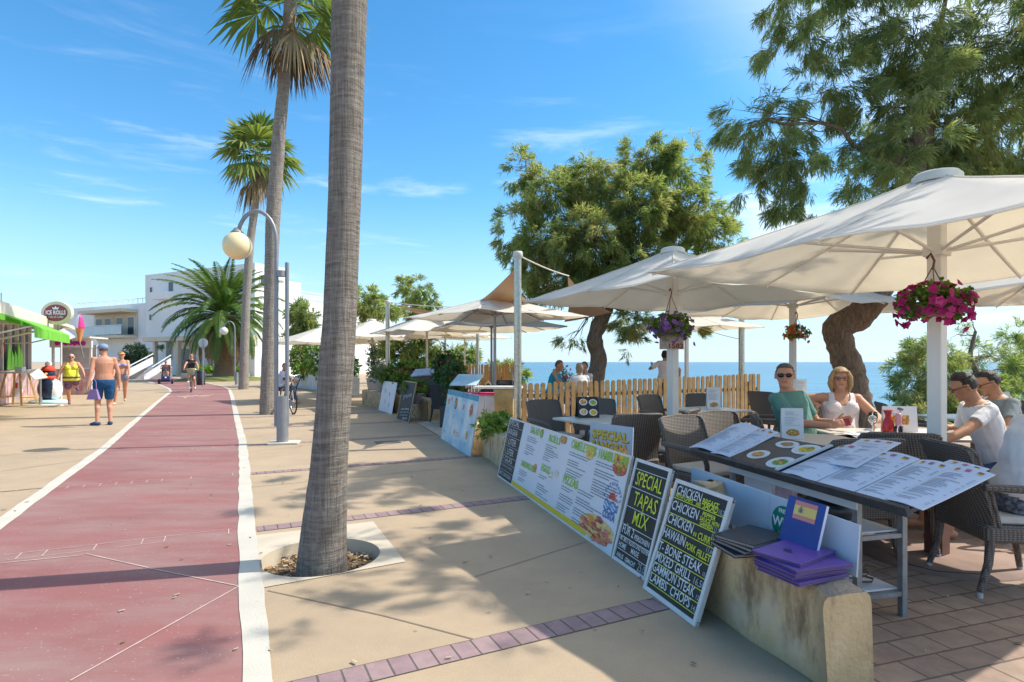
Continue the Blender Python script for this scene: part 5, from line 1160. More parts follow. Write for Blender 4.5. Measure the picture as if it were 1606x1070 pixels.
for i, (c, lb) in enumerate((((3.30, 5.25), 'empty wine glass left of the red carafe'), ((3.36, 5.34), 'empty wine glass behind the other glass left of the carafe'), ((3.40, 5.05), 'tumbler with pink drink in front of the red carafe'))):
    if i < 2: bottle('wine_glass', lb, c, [(.034, .001), (.034, .004), (.006, .01), (.005, .075), (.03, .10), (.04, .14), (.034, .19), (.033, .19), (.038, .14), (.028, .103), (0, .085)], GLASS, 'glass')
    else: bottle('tumbler', lb, c, [(0, .001), (.032, .001), (.036, .09), (.033, .09), (.03, .01), (0, .008)], GLASS, 'glass', [('drink', [(0, .01), (.029, .01), (.031, .05), (0, .05)], mat('pink_drink', (.7, .15, .2), .1))])
bottle('candle_holder', 'tall pink candle glass between carafe and menu card', (3.49, 5.18), [(0, 0), (.025, 0), (.025, .17), (.02, .19), (.0, .19)], mat('pink_glass', (.62, .30, .36), .2, .1), 'candle')
bottle('water_bottle', 'violet water bottle right of the white menu card', (3.80, 5.18), [(0, 0), (.034, 0), (.036, .02), (.032, .06), (.036, .11), (.03, .16), (.012, .20), (.012, .225), (0, .225)], mat('violet_plastic', (.28, .13, .45), .2, .3, 30, trans=.3), 'bottle', [('bottle_cap', [(.013, .215), (.014, .235), (0, .236)], BLUE)])
t = thing('papers', 'loose white papers lying at the left end of the carafe table', 'papers', (3.12, 5.12, ZT)); mb = MB(); mb.box((0, 0, .004), (.20, .28, .003), .2); mb.build('under_sheet', CARDM, t); mb = MB(); mb.box((.06, .05, .008), (.21, .29, .003), -.3); mb.build('upper_sheet', CARDM, t)
# ------------------------------------------------------------------ menu stand
DESKM = mat('dark_slate_desk', (.045, .048, .055), .5, .3, 14, bump=.2, bscale=80); ALUG = mat('grey_galvanised', (.26, .28, .30), .45, .15, 20, metal=.5); PANW = mat('white_panel', (.62, .64, .66), .4, .05, 4)
DL = Vector((1.416 * .9655, 4.47 * .9655, 0)); DR = Vector((1.826 * .9655, 2.58 * .9655, 0))
DL = Vector((1.44, 4.55, 0)); DR = Vector((1.885, 2.72, 0))
du = (DR - DL).normalized(); dn = Vector((-du.y, du.x, 0)); dl = (DR - DL).length
zf, zb, dep = .70, .845, .43
desk = Plane(DL + Vector((0, 0, zf)), du, dn * dep + Vector((0, 0, zb - zf))); dh = math.hypot(dep, zb - zf)
root = thing('menu_stand', 'long dark sloping menu stand on grey metal legs behind the wall end', 'menu stand', DL + du * dl / 2)
mb = MB(); mb.slab(desk.at(0, 0), desk.at(dl, 0), desk.at(dl, dh), desk.at(0, dh), .022); mb.build('desk_top', DESKM, root, world=True, bevel=.003)
mb = MB(); mb.slab(desk.at(-.005, -.028, .018), desk.at(dl + .005, -.028, .018), desk.at(dl + .005, 0.0, .018), desk.at(-.005, 0.0, .018), .048); mb.build('front_lip', DESKM, root, world=True, bevel=.004)
fl, fr = .42, 1.52           # front legs along the desk
def lp(s, d, z): return DL + du * s + dn * d + Vector((0, 0, z))
for s in (fl, fr):
    for d, zt in ((.06, .70), (.36, .795)):
        mb = MB(); c = lp(s, d, zt / 2); mb.box(c, (.032, .032, zt), math.atan2(du.y, du.x)); mb.build('leg', ALUG, root, world=True)
mb = MB(); mb.box(lp((fl + fr) / 2, .042, .645), (fr - fl + .034, .006, .075), math.atan2(du.y, du.x)); mb.build('apron', PANW, root, world=True)
for s in (fl, fr):
    for z in (.13, .45): mb = MB(); mb.box(lp(s, .21, z), (.024, .27, .024), math.atan2(du.y, du.x)); mb.build('crossbar', ALUG, root, world=True)
for z in (.15, .47): mb = MB(); mb.box(lp((fl + fr) / 2, .21, z), (fr - fl - .04, .27, .010), math.atan2(du.y, du.x)); mb.build('shelf', PANW, root, world=True)
# open menus lying on the desk
PAPER = mat('menu_paper', (.70, .73, .82), .5, .04, 5)
def desk_menu(label, x0, x1, y0, y1, curl=.02, over=0.0, seed=0, flags=True, lift=.004, rot=0.0):
    t = thing('open_menu', label, 'menu', desk.at(x0, y0)); n = 8; vs = []; fs = []; c, s_ = math.cos(rot), math.sin(rot)
    def pt(u, v, h):
        x = (x1 - x0) * u; y = (y1 - y0) * v; return desk.at(x0 + x * c - y * s_, y0 + x * s_ + y * c, h)
    def hh(u, v): return lift + curl * (math.sin(PI * u) ** 1.2) * (.6 + .4 * v) + over * v * v
    for k in (0, 1):
        for j in range(n + 1):
            for i in range(n + 1): vs.append(pt(i / n, j / n, hh(i / n, j / n) - (.004 if k else 0)))
    m = (n + 1) ** 2
    for j in range(n):
        for i in range(n): a = j * (n + 1) + i; fs.append((a, a + 1, a + n + 2, a + n + 1)); fs.append((m + a + n + 1, m + a + n + 2, m + a + 1, m + a))
    for i in range(n):
        for (a, b_) in ((i, i + 1), (n * (n + 1) + i + 1, n * (n + 1) + i), ((i + 1) * (n + 1), i * (n + 1)), (i * (n + 1) + n, (i + 1) * (n + 1) + n)): fs.append((b_, a, m + a, m + b_))
    mb = MB(); mb.add(vs, fs, 0, False); mb.build('page', PAPER, t, world=True)
    mb = MB(); q = random.Random(seed)
    def rect(u0, v0, u1, v1, mm):
        k = 3
        for i in range(k):
            a, b_ = u0 + (u1 - u0) * i / k, u0 + (u1 - u0) * (i + 1) / k; mb.quad(pt(a, v0, hh(a, v0) + .0025), pt(b_, v0, hh(b_, v0) + .0025), pt(b_, v1, hh(b_, v1) + .0025), pt(a, v1, hh(a, v1) + .0025), mm)
    v = .80
    while v > .08:
        u = .1
        e = q.uniform(.45, .78)
        if q.random() < .88: rect(u, v, e, v + .011, 0)
        if q.random() < .6: rect(.86, v, .92, v + .011, 0)
        v -= .032 if q.random() < .85 else .06
    mb.build('menu_print', [INKL], t, world=True)
    if flags:
        mb = MB()
        for uu, cols in ((.24, (0, 1, 2)), (.52, (3, 3, 1)), (.80, (0, 1, 2))):
            mb = MB()
            for k, mm in enumerate(cols): rect(uu - .06, .93 - k * .018, uu + .06, .948 - k * .018, mm)
            mb.build('printed_flag', [INK, REDP, YEL, mat('print_mauve', (.5, .2, .35), .5)], t, world=True)
    return t
desk_menu('open white menu pages at the left end of the menu stand', -.10, .22, .02, dh + .03, .03, .02, 1, False, rot=.08)
desk_menu('open white menu page beside the dish photo board', .20, .44, .02, dh + .02, .02, .02, 2, rot=.05)
# laminated photo board with four plates
x0, x1 = .44, .96
root = thing('photo_menu', 'dark photo menu with four plated dishes on the menu stand', 'menu', desk.at(x0, 0)); mb = MB(); mb.slab(desk.at(x0, .012, .008), desk.at(x1, .012, .008), desk.at(x1, dh - .01, .008), desk.at(x0, dh - .01, .008), .006); mb.build('board', mat('laminated_black', (.03, .035, .045), .25, .2, 8), root, world=True)
mb = MB(); mb.slab(desk.at(x1 - .022, .010, .022), desk.at(x1, .010, .022), desk.at(x1, dh, .022), desk.at(x1 - .022, dh, .022), .012); mb.build('clip_bar', PANW, root, world=True)
mb = MB()
for i, (fx, fy, rx, ry) in enumerate(((.16, .33, .088, .072), (.20, .80, .10, .058), (.42, .26, .098, .085), (.40, .76, .105, .080))):
    x, y = x0 + fx, fy * dh; desk.disc(mb, x, y, rx, ry, 6, .010, 28); desk.disc(mb, x, y, rx * .82, ry * .82, 9, .0105, 24)
    food(desk, mb, x, y, rx * .62, ry * .62, (0, 4, 3, 7)[i], ((2, 4, 0), (4, 1, 4), (7, 4, 1, 3), (7, 7, 4, 3))[i], 60 + i, .0110, 16); mb.build('dish_photo', FOODS + [SLATE, mat('plate_pale', (.70, .76, .78), .3)], root, world=True); mb = MB()
desk_menu('open menu just right of the dish photo board, its pages puffed up', .98, 1.27, .005, dh + .02, .035, .0, 3)
desk_menu('open menu in the middle of the white row, dark spine on its right', 1.28, 1.54, .005, dh + .03, .015, .01, 4)
desk_menu('loose menu sheet sticking out at the back of the stand', 1.10, 1.36, .20, dh + .14, .006, .0, 5, lift=.024, rot=.12)
desk_menu('open menu with three small flags printed at its top', 1.55, 1.745, .0, dh + .02, .012, .01, 6)
desk_menu('outermost open menu overhanging the right end of the stand', 1.735, 1.945, .02, dh + .0, .012, .012, 7, lift=.012, rot=-.05)
desk_menu('tilted menu sheet beneath the outermost menu, flags at its edge', 1.62, 1.84, .24, dh + .10, .004, .0, 8, lift=.0035, rot=-.12)
# ------------------------------------------------------------------ on and behind the wall end
WA = lambda t_, d, z: W0 + wd * t_ + wn * d + Vector((0, 0, z))
a, b2 = WA(1.42, .262, .425), WA(.10, .262, .425)
pn = Plane(a, b2 - a, Vector((wn.x * .02, wn.y * .02, .25))); pw = (b2 - a).length; root = thing('wifi_panel', 'white panel with green free WiFi emblem standing behind the wall end', 'panel', a)
mb = MB(); mb.slab(pn.at(0, 0), pn.at(pw, 0), pn.at(pw, .235), pn.at(0, .27), .008); mb.build('panel', mat('blue_white_panel', (.50, .57, .66), .4, .05, 3), root, world=True)
mb = MB(); cx_ = pb(pn, 1229, 815); pn.rect(mb, cx_[0] - .11, .004, cx_[0] - .108, .25, 1, .002); pn.disc(mb, cx_[0], .125, .085, .085, 0, .003, 28); mb.build('emblem', [mat('emblem_green', (.0, .21, .14), .4, .05, 9), INKL], root, world=True)
mb = MB(); pn.text(mb, 'Wi', cx_[0] - .074, .10, .07, 0, bold=.002, h=.005); pn.text(mb, 'F', cx_[0] + .006, .10, .07, 0, bold=.002, h=.005); pn.text(mb, 'i', cx_[0] + .045, .10, .07, 0, bold=.002, h=.005); pn.text(mb, 'FREE', cx_[0] - .035, .172, .03, 0, h=.005, bold=.001); pn.text(mb, 'ZONE', cx_[0] - .032, .058, .025, 0, h=.005); mb.build('lettering', WHITEP, root, world=True)
# blue folder with the Spanish flag
BLUEF = mat('blue_folder_cover', (.012, .055, .27), .5, .12, 10); 
a, b2 = WA(.455, .13, .43), WA(.235, .14, .43)
pf = Plane(a, b2 - a, Vector((wn.x * .085, wn.y * .085, .30))); root = thing('menu_folder', 'blue menu folder with a Spanish flag sticker leaning on the white panel', 'folder', a); fw_, fh = .225, .305
mb = MB(); mb.slab(pf.at(0, 0), pf.at(fw_, 0), pf.at(fw_, fh), pf.at(0, fh), .004); mb.build('cover', BLUEF, root, world=True)
mb = MB(); mb.slab(pf.at(.004, .004, -.004), pf.at(fw_ + .002, .004, -.004), pf.at(fw_ + .002, fh - .004, -.004), pf.at(.004, fh - .004, -.004), .014); mb.build('pages', PAPER, root, world=True)
mb = MB()
for y0, y1, mm in ((.20, .2225, 0), (.2225, .2675, 1), (.2675, .29, 0)): pf.rect(mb, .05, y0, .185, y1, mm, .0015)
pf.disc(mb, .092, .245, .009, .013, 2, .0022, 12); pf.disc(mb, .092, .262, .007, .004, 2, .0024, 8); pf.rect(mb, .078, .232, .081, .258, 2, .002); pf.rect(mb, .103, .232, .106, .258, 2, .002)
mb.build('flag_sticker', [mat('flag_rose', (.66, .24, .20), .5), mat('flag_yellow', (.78, .60, .16), .5), INK], root, world=True)
# stacks of folders on the wall top
PURP = mat('purple_folder', (.125, .065, .31), .45, .1, 8); PURPE = mat('folder_page_edges', (.10, .07, .16), .6); BLKF = mat('black_folder', (.025, .026, .03), .38, .15, 8); GREYP = mat('grey_page_edges', (.25, .24, .25), .7)
wang = math.atan2(wd.y, wd.x)
def folder(c, z, ang, w_, l, t_, m, me, label, grp, logo=None, tilt=0.0):
    r = thing('menu_folder', label, 'folder', (c.x, c.y, z), ang, grp)
    M = Matrix.Rotation(tilt, 3, 'Y')
    mb = MB(); mb.rbox(M @ Vector((0, 0, t_ - .0015)), (w_, l, .003), .008, rot=M); mb.rbox(M @ Vector((0, 0, .0015)), (w_, l, .003), .008, rot=M); mb.box(M @ Vector((w_ / 2 - .002, 0, t_ / 2)), (.003, l - .02, t_ - .003), rot=M); mb.build('cover', m, r)
    mb = MB(); mb.box(M @ Vector((-.003, 0, t_ / 2)), (w_ - .012, l - .012, t_ - .0065), rot=M); mb.build('pages', me, r)
    if logo: mb = MB(); mb.box(M @ Vector((.02, .02, t_ + .0008)), (.035, .035, .001), .5, rot=M @ Matrix.Rotation(.5, 3, 'Z')); mb.box(M @ Vector((.0, .04, t_ + .0008)), (.03, .02, .001), .2, rot=M @ Matrix.Rotation(.2, 3, 'Z')); mb.build('cover_emblem', logo, r)
    return r
pc = WA(.21, .065, 0); q = random.Random(9)
NAVY = mat('navy_print', (.02, .02, .10), .5)
z = .427
names = ['lowest purple folder of the stack on the wall end', 'second purple folder from the bottom of its stack', 'purple folder in the middle of the stack on the wall', 'purple folder second from the top, turned askew', 'top purple folder of the stack, dark emblem on its cover']
for i in range(5):
    folder(pc + Vector((q.uniform(-.012, .012), q.uniform(-.012, .012), 0)) + (wd * .05 if i == 4 else Vector()), z, wang + (.12, .05, .1, .0, .32)[i], .235, .315, .0165, PURP, PURPE, names[i], 'purple folders on the wall end', NAVY if i == 4 else None); z += .0175
bc = WA(.56, .07, 0); z = .427
names = ['lowest black folder of the stack beside the chalkboard', 'second black folder from the bottom beside the chalkboard', 'third black folder from the bottom, pages slightly curled', 'top black folder of the stack beside the chalkboard']
for i in range(4):
    folder(bc + Vector((q.uniform(-.015, .015), q.uniform(-.02, .02), 0)), z, wang + (-.1, .06, .16, .3)[i], .235, .31, .019, BLKF, GREYP, names[i], 'black folders on the wall', tilt=0); z += .0205
# wrapped sandwiches or bread on the shelf edge above the chalkboard: a small paper bag of napkins
t = thing('napkin_bag', 'crumpled tan paper bag lying behind the top of the chicken chalkboard', 'paper bag', WA(1.10, .20, .43)); mb = MB(); q = random.Random(3)
vs = []; fs = []; n = 9
for j in range(6):
    for i in range(n):
        a_ = 2 * PI * i / n; r_ = (.075, .085, .08, .07, .06, .02)[j] * q.uniform(.8, 1.2); vs.append((r_ * 1.5 * math.cos(a_), r_ * math.sin(a_), (.0, .05, .12, .18, .225, .235)[j] + q.uniform(-.01, .01) * (j > 0)))
for j in range(5):
    for i in range(n): fs.append((j * n + i, j * n + (i + 1) % n, (j + 1) * n + (i + 1) % n, (j + 1) * n + i))
mb.add(vs, fs, 0); mb.build('bag', mat('kraft_paper', (.50, .34, .19), .85, .2, 20), t)
# papers, dark basket and wire clips on the stand's shelves
t = thing('menu_sheets', 'pink and white paper menus stored on the upper shelf of the stand', 'papers', lp(.62, .2, .476)); mb = MB(); mb.box(lp(.60, .16, .55), (.30, .05, .14), math.atan2(du.y, du.x)); mb.build('white_sheets', CARDM, t, world=True); mb = MB(); mb.box(lp(.86, .15, .54), (.16, .04, .12), math.atan2(du.y, du.x)); mb.build('pink_sheets', mat('pink_paper', (.62, .42, .46), .7, .15, 40), t, world=True)
t = thing('wire_basket', 'round dark basket on the upper shelf behind the white panel', 'basket', lp(1.18, .2, .476)); mb = MB(); mb.lathe([(0, 0), (.12, 0), (.15, .09), (.14, .09), (.11, .012), (0, .012)], n=20); mb.build('basket', BLKF, t)
t = thing('wire_clips', 'bundle of rusty wire clips on the lower shelf of the stand', 'clips', lp(1.42, .2, .156)); mb = MB(); q = random.Random(6)
for i in range(7):
    o_ = Vector((q.uniform(-.05, .05), q.uniform(-.04, .04), .01 + .012 * i)); mb.tube([o_ + Vector((-.04, 0, 0)), o_ + Vector((0, .02, .02)), o_ + Vector((.045, .0, .012)), o_ + Vector((.02, -.025, .004)), o_ + Vector((-.03, -.015, 0))], .004, 5)
mb.build('wire', mat('rusty_wire', (.14, .08, .04), .7, .3, 40), t)
# cable on the paving by the nearest pole
mb = MB(); mb.tube([G(1390, 866, .012), G(1420, 885, .012), G(1470, 897, .012), G(1545, 902, .012)], .007, 5); tag(mb.build('floor_cable', BLKF), 'thin dark cable lying on the paving round the nearest pole', 'cable')
# ------------------------------------------------------------------ next restaurant: charcoal furniture, display cart, stone counter
for c, rz, lb in (((-2.35, 15.6), R(150), 'charcoal chair with its back to the walkway by the flower boxes'), ((-1.75, 15.1), R(-60), 'charcoal chair right of the dark table with raspberry cushion'), ((-2.5, 16.9), R(10), 'charcoal chair beyond the dark table below the picket fence'), ((-1.5, 13.2), R(150), 'charcoal chair behind the display cart'), ((-.55, 12.6), R(-20), 'charcoal chair behind the grey parasol pole'), ((.05, 13.5), R(120), 'charcoal chair near the man in blue'), ((1.6, 15.3), R(20), 'charcoal chair beyond the fence right of the tree trunk'), ((-.2, 15.6), R(0), 'charcoal chair far behind the steel post')):
    chair(c, rz, lb, True)
t = thing('cafe_table', 'dark table among the charcoal chairs by the flower boxes', 'table', (-2.1, 15.9, .004)); mb = MB(); mb.rbox((0, 0, .73), (.8, .8, .03), .03); mb.build('table_top', mat('mauve_table_top', (.25, .16, .19), .4), t); mb = MB(); mb.tube([(0, 0, .02), (0, 0, .715)], .035, 12); mb.build('column', BASEM, t); mb = MB(); mb.box((0, 0, .015), (.45, .45, .03)); mb.build('foot', BASEM, t)
t = thing('cafe_table', 'white table beyond the picket fence where the man in blue sits', 'table', (.75, 13.4, .004)); mb = MB(); mb.rbox((0, 0, .73), (1.5, .8, .03), .03); mb.build('table_top', TOPM, t); mb = MB(); mb.tube([(0, 0, .02), (0, 0, .715)], .035, 12); mb.build('column', BASEM, t); mb = MB(); mb.box((0, 0, .015), (.5, .45, .03)); mb.build('foot', BASEM, t)
c0 = Vector((-.62, 10.6, 0)); t = thing('display_cart', 'white slatted cart with pink top and slanted blue menu display', 'cart', c0, R(-12))
mb = MB(); mb.box((0, 0, .44), (.80, .5, .72)); mb.build('body', PANW, t)
for x in (-.3, -.1, .1, .3): mb = MB(); mb.box((x, -.258, .44), (.17, .012, .70)); mb.build('slat', mat('grey_white_slat', (.50, .50, .52), .6, .08, 10), t)
mb = MB(); mb.box((0, 0, .815), (.9, .58, .03)); mb.build('pink_top', mat('pink_cloth', (.60, .07, .16), .8, .1, 12), t)
mb = MB(); mb.slab((-.52, -.12, .98), (-.02, -.12, .98), (.04, .24, 1.17), (-.46, .24, 1.17), .02); mb.build('display', m_, t)
mb = MB(); mb.tube([(.0, .0, .83), (.2, -.05, 1.05), (.34, .05, .83)], .014, 5); mb.build('stay', mat('driftwood', (.36, .27, .20), .8), t)
t = thing('stone_counter', 'ochre stone counter block with white top left of the fence', 'counter', (-.12, 10.35, 0), R(-8)); mb = MB(); mb.rbox((0, 0, .46), (.34, .42, .92), .02); mb.build('body', mat('ochre_stone', (.42, .29, .12), .9, .3, 4, bump=.5, bscale=18), t); mb = MB(); mb.rbox((-.12, 0, .945), (.86, .5, .04), .01); mb.build('counter_top', TOPM, t)
# ------------------------------------------------------------------ people
def skinmat(name, c): 
    m = mat(name, c, .5, .07, 14, spec=.35); b = m.node_tree.nodes['Principled BSDF']; b.inputs['Subsurface Weight'].default_value = .12; b.inputs['Subsurface Radius'].default_value = (.02, .008, .004); return m
SK_TAN = skinmat('tanned_skin', (.46, .23, .13)); SK_PALE = skinmat('fair_skin', (.56, .32, .22)); SK_RED = skinmat('sun_reddened_skin', (.55, .27, .17))
LIPS = mat('lips', (.40, .13, .11), .5); EYE = mat('eye_dark', (.03, .025, .02), .3)
HB = mat('dark_brown_hair', (.022, .015, .012), .5, .3, 40, bump=.5, bscale=120); HG = mat('greying_hair', (.09, .075, .065), .6, .35, 50, bump=.5, bscale=120); HBL = mat('blonde_hair', (.42, .26, .12), .5, .25, 30, bump=.5, bscale=90); HGINGER = mat('ginger_hair', (.55, .24, .06), .6, .25, 30); HWHITE = mat('white_hair', (.55, .52, .5), .6, .15, 30)
SHADES = mat('dark_lens', (.01, .01, .012), .1); 
def cloth(name, c, var=.06): return mat(name, c, .85, var, 9, bump=.18, bscale=35)
TORSO, NECK, HEAD, UARM, FARM, HAND, THIGH, SHIN, FOOT = range(9)
def vv(x): return Vector(x)
def ik(a, t, l1, l2, hint):
    d = t - a; L_ = min(d.length, (l1 + l2) * .995); L_ = max(L_, abs(l1 - l2) * 1.05); dn_ = d.normalized(); x = (l1 * l1 - l2 * l2 + L_ * L_) / (2 * L_); h = math.sqrt(max(0, l1 * l1 - x * x))
    hv = hint - dn_ * hint.dot(dn_); hv = hv.normalized() if hv.length > 1e-5 else Vector((0, 0, -1))
    return a + dn_ * x + hv * h, a + dn_ * L_
def cap_mesh(a, b2, r0, r1, n=10):
    ax_ = (b2 - a); L_ = ax_.length; ax_ = ax_.normalized() if L_ > 1e-6 else Vector((0, 0, 1)); u = ax_.cross(Vector((0, 1, 0.31))).normalized(); w_ = ax_.cross(u); vs = []; fs = []
    rings = [(a - ax_ * r0 * math.cos(t), r0 * math.sin(t)) for t in (.12, .55, 1.05, PI / 2)] + [(b2 + ax_ * r1 * math.sin(t), r1 * math.cos(t)) for t in (0, .52, 1.02, 1.45)]
    for c, r in rings:
        for j in range(n): q = 2 * PI * j / n; vs.append(c + u * math.cos(q) * r + w_ * math.sin(q) * r)
    for i in range(len(rings) - 1):
        for j in range(n): fs.append((i * n + j, i * n + (j + 1) % n, (i + 1) * n + (j + 1) % n, (i + 1) * n + j))
    fs.append(tuple(range(n))[::-1]); fs.append(tuple(range((len(rings) - 1) * n, len(rings) * n))); return vs, fs
def person(label, loc, rz, H=1.75, fat=1.0, skin=SK_PALE, seat=None, lean=(0, 0, 1), twist=0.0, head_dir=(0, -1, 0), head_up=(0, 0, 1), hands=None, legs=None, feet=None, vox=.012, clothes=(), hair=None, hairstyle='short', female=False, extras=(), group=None, shoe=None, belly=0.0, fingers=True, elbow=None, finger_curl=.5, floor=0.004):
    """one continuous body (voxel-fused from limbs, trunk, head and five fingers a hand); clothing and hair are shells grown off it"""
    root = thing('person', label, 'person', (loc[0], loc[1], floor), rz, group)
    k = H / 1.75; Minv = Matrix.Rotation(-rz, 3, 'Z'); O = Vector((loc[0], loc[1], floor))
    def tl(p): return Minv @ (Vector(p) - O)
    pel = Vector((0, 0, .93 * k if seat is None else seat)); a = Vector(lean).normalized()
    s0 = Matrix.Rotation(twist, 3, 'Z') @ Vector((1, 0, 0)); s0 = (s0 - a * s0.dot(a)).normalized(); f = s0.cross(a) * -1; f = Vector((f.x, f.y, f.z)); f = f if f.y < 0 else -f
    tlen = .54 * k; nb = pel + a * tlen; prims = []; geo = []
    # trunk
    sec = [(-.20, .085, .07), (-.12, .145, .105), (0, .172, .118), (.16, .165, .116), (.34, .148, .108), (.55, .158, .112), (.75, .178, .118), (.90, .172, .10), (.97, .125, .082), (1.03, .065, .062)]
    if female: sec = [(-.20, .09, .075), (-.12, .155, .115), (0, .182, .125), (.16, .168, .115), (.34, .138, .10), (.55, .143, .105), (.74, .158, .118), (.90, .152, .092), (.97, .11, .075), (1.03, .055, .055)]
    vs = []; fs = []; n = 18
    for t, w_, d_ in sec:
        fw = 1 + (fat - 1) * (1.0 if t < .8 else .45); bl = belly * math.exp(-((t - .28) / .22) ** 2)
        for j in range(n):
            q = 2 * PI * j / n; x = math.cos(q) * w_ * k * fw; y = math.sin(q) * d_ * k * fw
            if y > 0: y += bl * math.sin(q)
            vs.append(pel + a * t * tlen + s0 * x + f * y)
    m = len(sec)
    for i in range(m - 1):
        for j in range(n): fs.append((i * n + j, i * n + (j + 1) % n, (i + 1) * n + (j + 1) % n, (i + 1) * n + j))
    fs.append(tuple(range(n))[::-1]); fs.append(tuple(range((m - 1) * n, m * n))); geo.append((vs, fs))
    def cap(reg, p, q, r0, r1, side=0): prims.append((reg, p, q, r0, r1, side)); geo.append(cap_mesh(p, q, r0, r1))
    def ell(c, r, M): 
        b_ = MB(); b_.ball(c, r, 14, rot=M); geo.append(([Vector(v) for v in b_.v], b_.f))
    if female:
        for sd in (-1, 1): ell(pel + a * tlen * .68 + s0 * sd * .072 * k * fat + f * .085 * k * fat, (.062 * k * fat, .062 * k * fat, .062 * k * fat), Matrix.Identity(3))
    # head
    hf = (Minv @ Vector(head_dir)).normalized() if True else None; hu = Vector(head_up); hu = (Minv @ hu) if hu.z < .999 else hu; hu = (hu - hf * hu.dot(hf)).normalized(); hs = hf.cross(hu)
    hc = nb + (a * .55 + hu * .45).normalized() * .155 * k + hf * .02 * k; Mh = Matrix((hs, hf, hu)).transposed()
    fk = 1 + (fat - 1) * .35
    ell(hc + hu * .012 * k, (.076 * k * fk, .094 * k, .102 * k), Mh)
    ell(hc + hf * .030 * k - hu * .055 * k, (.056 * k * fk, .058 * k, .060 * k), Mh)
    cap(NECK, nb - a * .03 * k, hc - hu * .05 * k - hf * .012 * k, .062 * k * fk, .054 * k * fk)
    hp = lambda x, y, z: hc + (hs * x + hf * y + hu * z) * k
    for p, q, r0, r1 in ((hp(0, .088, .012), hp(0, .106, -.020), .008 * k, .013 * k), (hp(-.045, .073, .030), hp(.045, .073, .030), .013 * k, .013 * k), (hp(-.018, .082, -.052), hp(.018, .082, -.052), .0105 * k, .0105 * k), (hp(-.02, .075, -.092), hp(.02, .075, -.092), .016 * k, .016 * k), (hp(-.077 * fk, -.006, .018), hp(-.082 * fk, -.014, -.022), .012 * k, .010 * k), (hp(.077 * fk, -.006, .018), hp(.082 * fk, -.014, -.022), .012 * k, .010 * k)):
        geo.append(cap_mesh(p, q, r0, r1, 8))
    # limbs
    af = 1 + (fat - 1) * .8; J = {}
    for sd, nm in ((-1, 'R'), (1, 'L')):
        sh = nb - a * .055 * k + s0 * sd * (.172 if not female else .150) * k * (1 + (fat - 1) * .5)
        l1, l2 = .295 * k, .255 * k
        tgt = hands.get(nm) if hands else None
        tgt = tl(tgt) if tgt is not None else sh + Vector((sd * .10 * k, -.04 * k, -.50 * k))
        eh = (elbow or {}).get(nm); eh = (Minv @ Vector(eh)) if eh is not None else Vector((sd * .55, .5, -.6))
        el_, wr = ik(sh, tgt, l1, l2, eh)
        cap(TORSO, nb - a * .075 * k + s0 * sd * .06 * k, sh, .055 * k, .056 * k * af); cap(UARM, sh, el_, .052 * k * af, .040 * k * af, sd); cap(FARM, el_, wr, .041 * k * af, .027 * k * (1 + (af - 1) * .5), sd)
        fd = (wr - el_).normalized(); hv = (hands or {}).get(nm + '_dir'); fd2 = (Minv @ Vector(hv)).normalized() if hv is not None else fd
        pal = Vector((sd * -1, 0, 0)); pal = pal - fd2 * pal.dot(fd2); pal = pal.normalized() if pal.length > .05 else Vector((0, 0, -1)); wd_ = fd2.cross(pal)
        pn_ = (hands or {}).get(nm + '_palm')
        if pn_ is not None: pal = Minv @ Vector(pn_); pal = (pal - fd2 * pal.dot(fd2)).normalized(); wd_ = fd2.cross(pal)
        pc_ = wr + fd2 * .045 * k; Mp = Matrix((wd_, pal, fd2)).transposed(); ell(pc_, (.040 * k, .017 * k, .052 * k), Mp); prims.append((HAND, wr, wr + fd2 * .17 * k, .03 * k, .02 * k, sd)); J[nm] = (wr, fd2, pal, wd_)
        if fingers:
            for i, (off, ln) in enumerate(((-.030, .060), (-.010, .072), (.010, .068), (.029, .052))):
                b0 = wr + fd2 * .085 * k + wd_ * off * k; d1 = (fd2 + pal * finger_curl * .45 + wd_ * off * 2.5).normalized(); d2 = (fd2 + pal * finger_curl * 1.3).normalized(); m1 = b0 + d1 * ln * .52 * k; geo.append(cap_mesh(b0 - fd2 * .015 * k, m1, .0105 * k, .0095 * k, 7)); geo.append(cap_mesh(m1, m1 + d2 * ln * .48 * k, .0095 * k, .008 * k, 7))
            tb0 = wr + fd2 * .03 * k - wd_ * .032 * k * sd * (1 if pn_ is None else sd); td = (fd2 * .7 - wd_ * .55 * sd * (1 if pn_ is None else sd) + pal * .5).normalized(); tm = tb0 + td * .035 * k; geo.append(cap_mesh(tb0, tm, .0135 * k, .011 * k, 7)); geo.append(cap_mesh(tm, tm + (td + fd2 * .6).normalized() * .030 * k, .011 * k, .009 * k, 7))
        hj = pel - a * .035 * k + s0 * sd * .092 * k * (1 + (fat - 1) * .6)
        t1, t2 = .43 * k, .42 * k
        if legs and nm in legs: ank = tl(legs[nm])
        else: ank = hj + Vector((sd * .02, 0, -(t1 + t2) * .99)); ank.z = .075 * k
        kh = (legs or {}).get(nm + '_knee'); kh = Minv @ Vector(kh) if kh is not None else Vector((0, -1, .15))
        kn, ank = ik(hj, ank, t1, t2, kh)
        cap(THIGH, hj, kn, .086 * k * af, .056 * k * af, sd); cap(SHIN, kn, ank, .055 * k * af, .036 * k * (1 + (af - 1) * .4), sd)
        cb = kn.lerp(ank, .28); bk = -(Vector((0, -1, 0)) if kh is None else kh); geo.append(cap_mesh(cb + bk * .014 * k, kn.lerp(ank, .45) + bk * .010 * k, .053 * k * af, .044 * k * af))
        fdv = (feet or {}).get(nm); fdv = (Minv @ Vector(fdv)).normalized() if fdv is not None else Vector((sd * .15, -1, 0)).normalized()
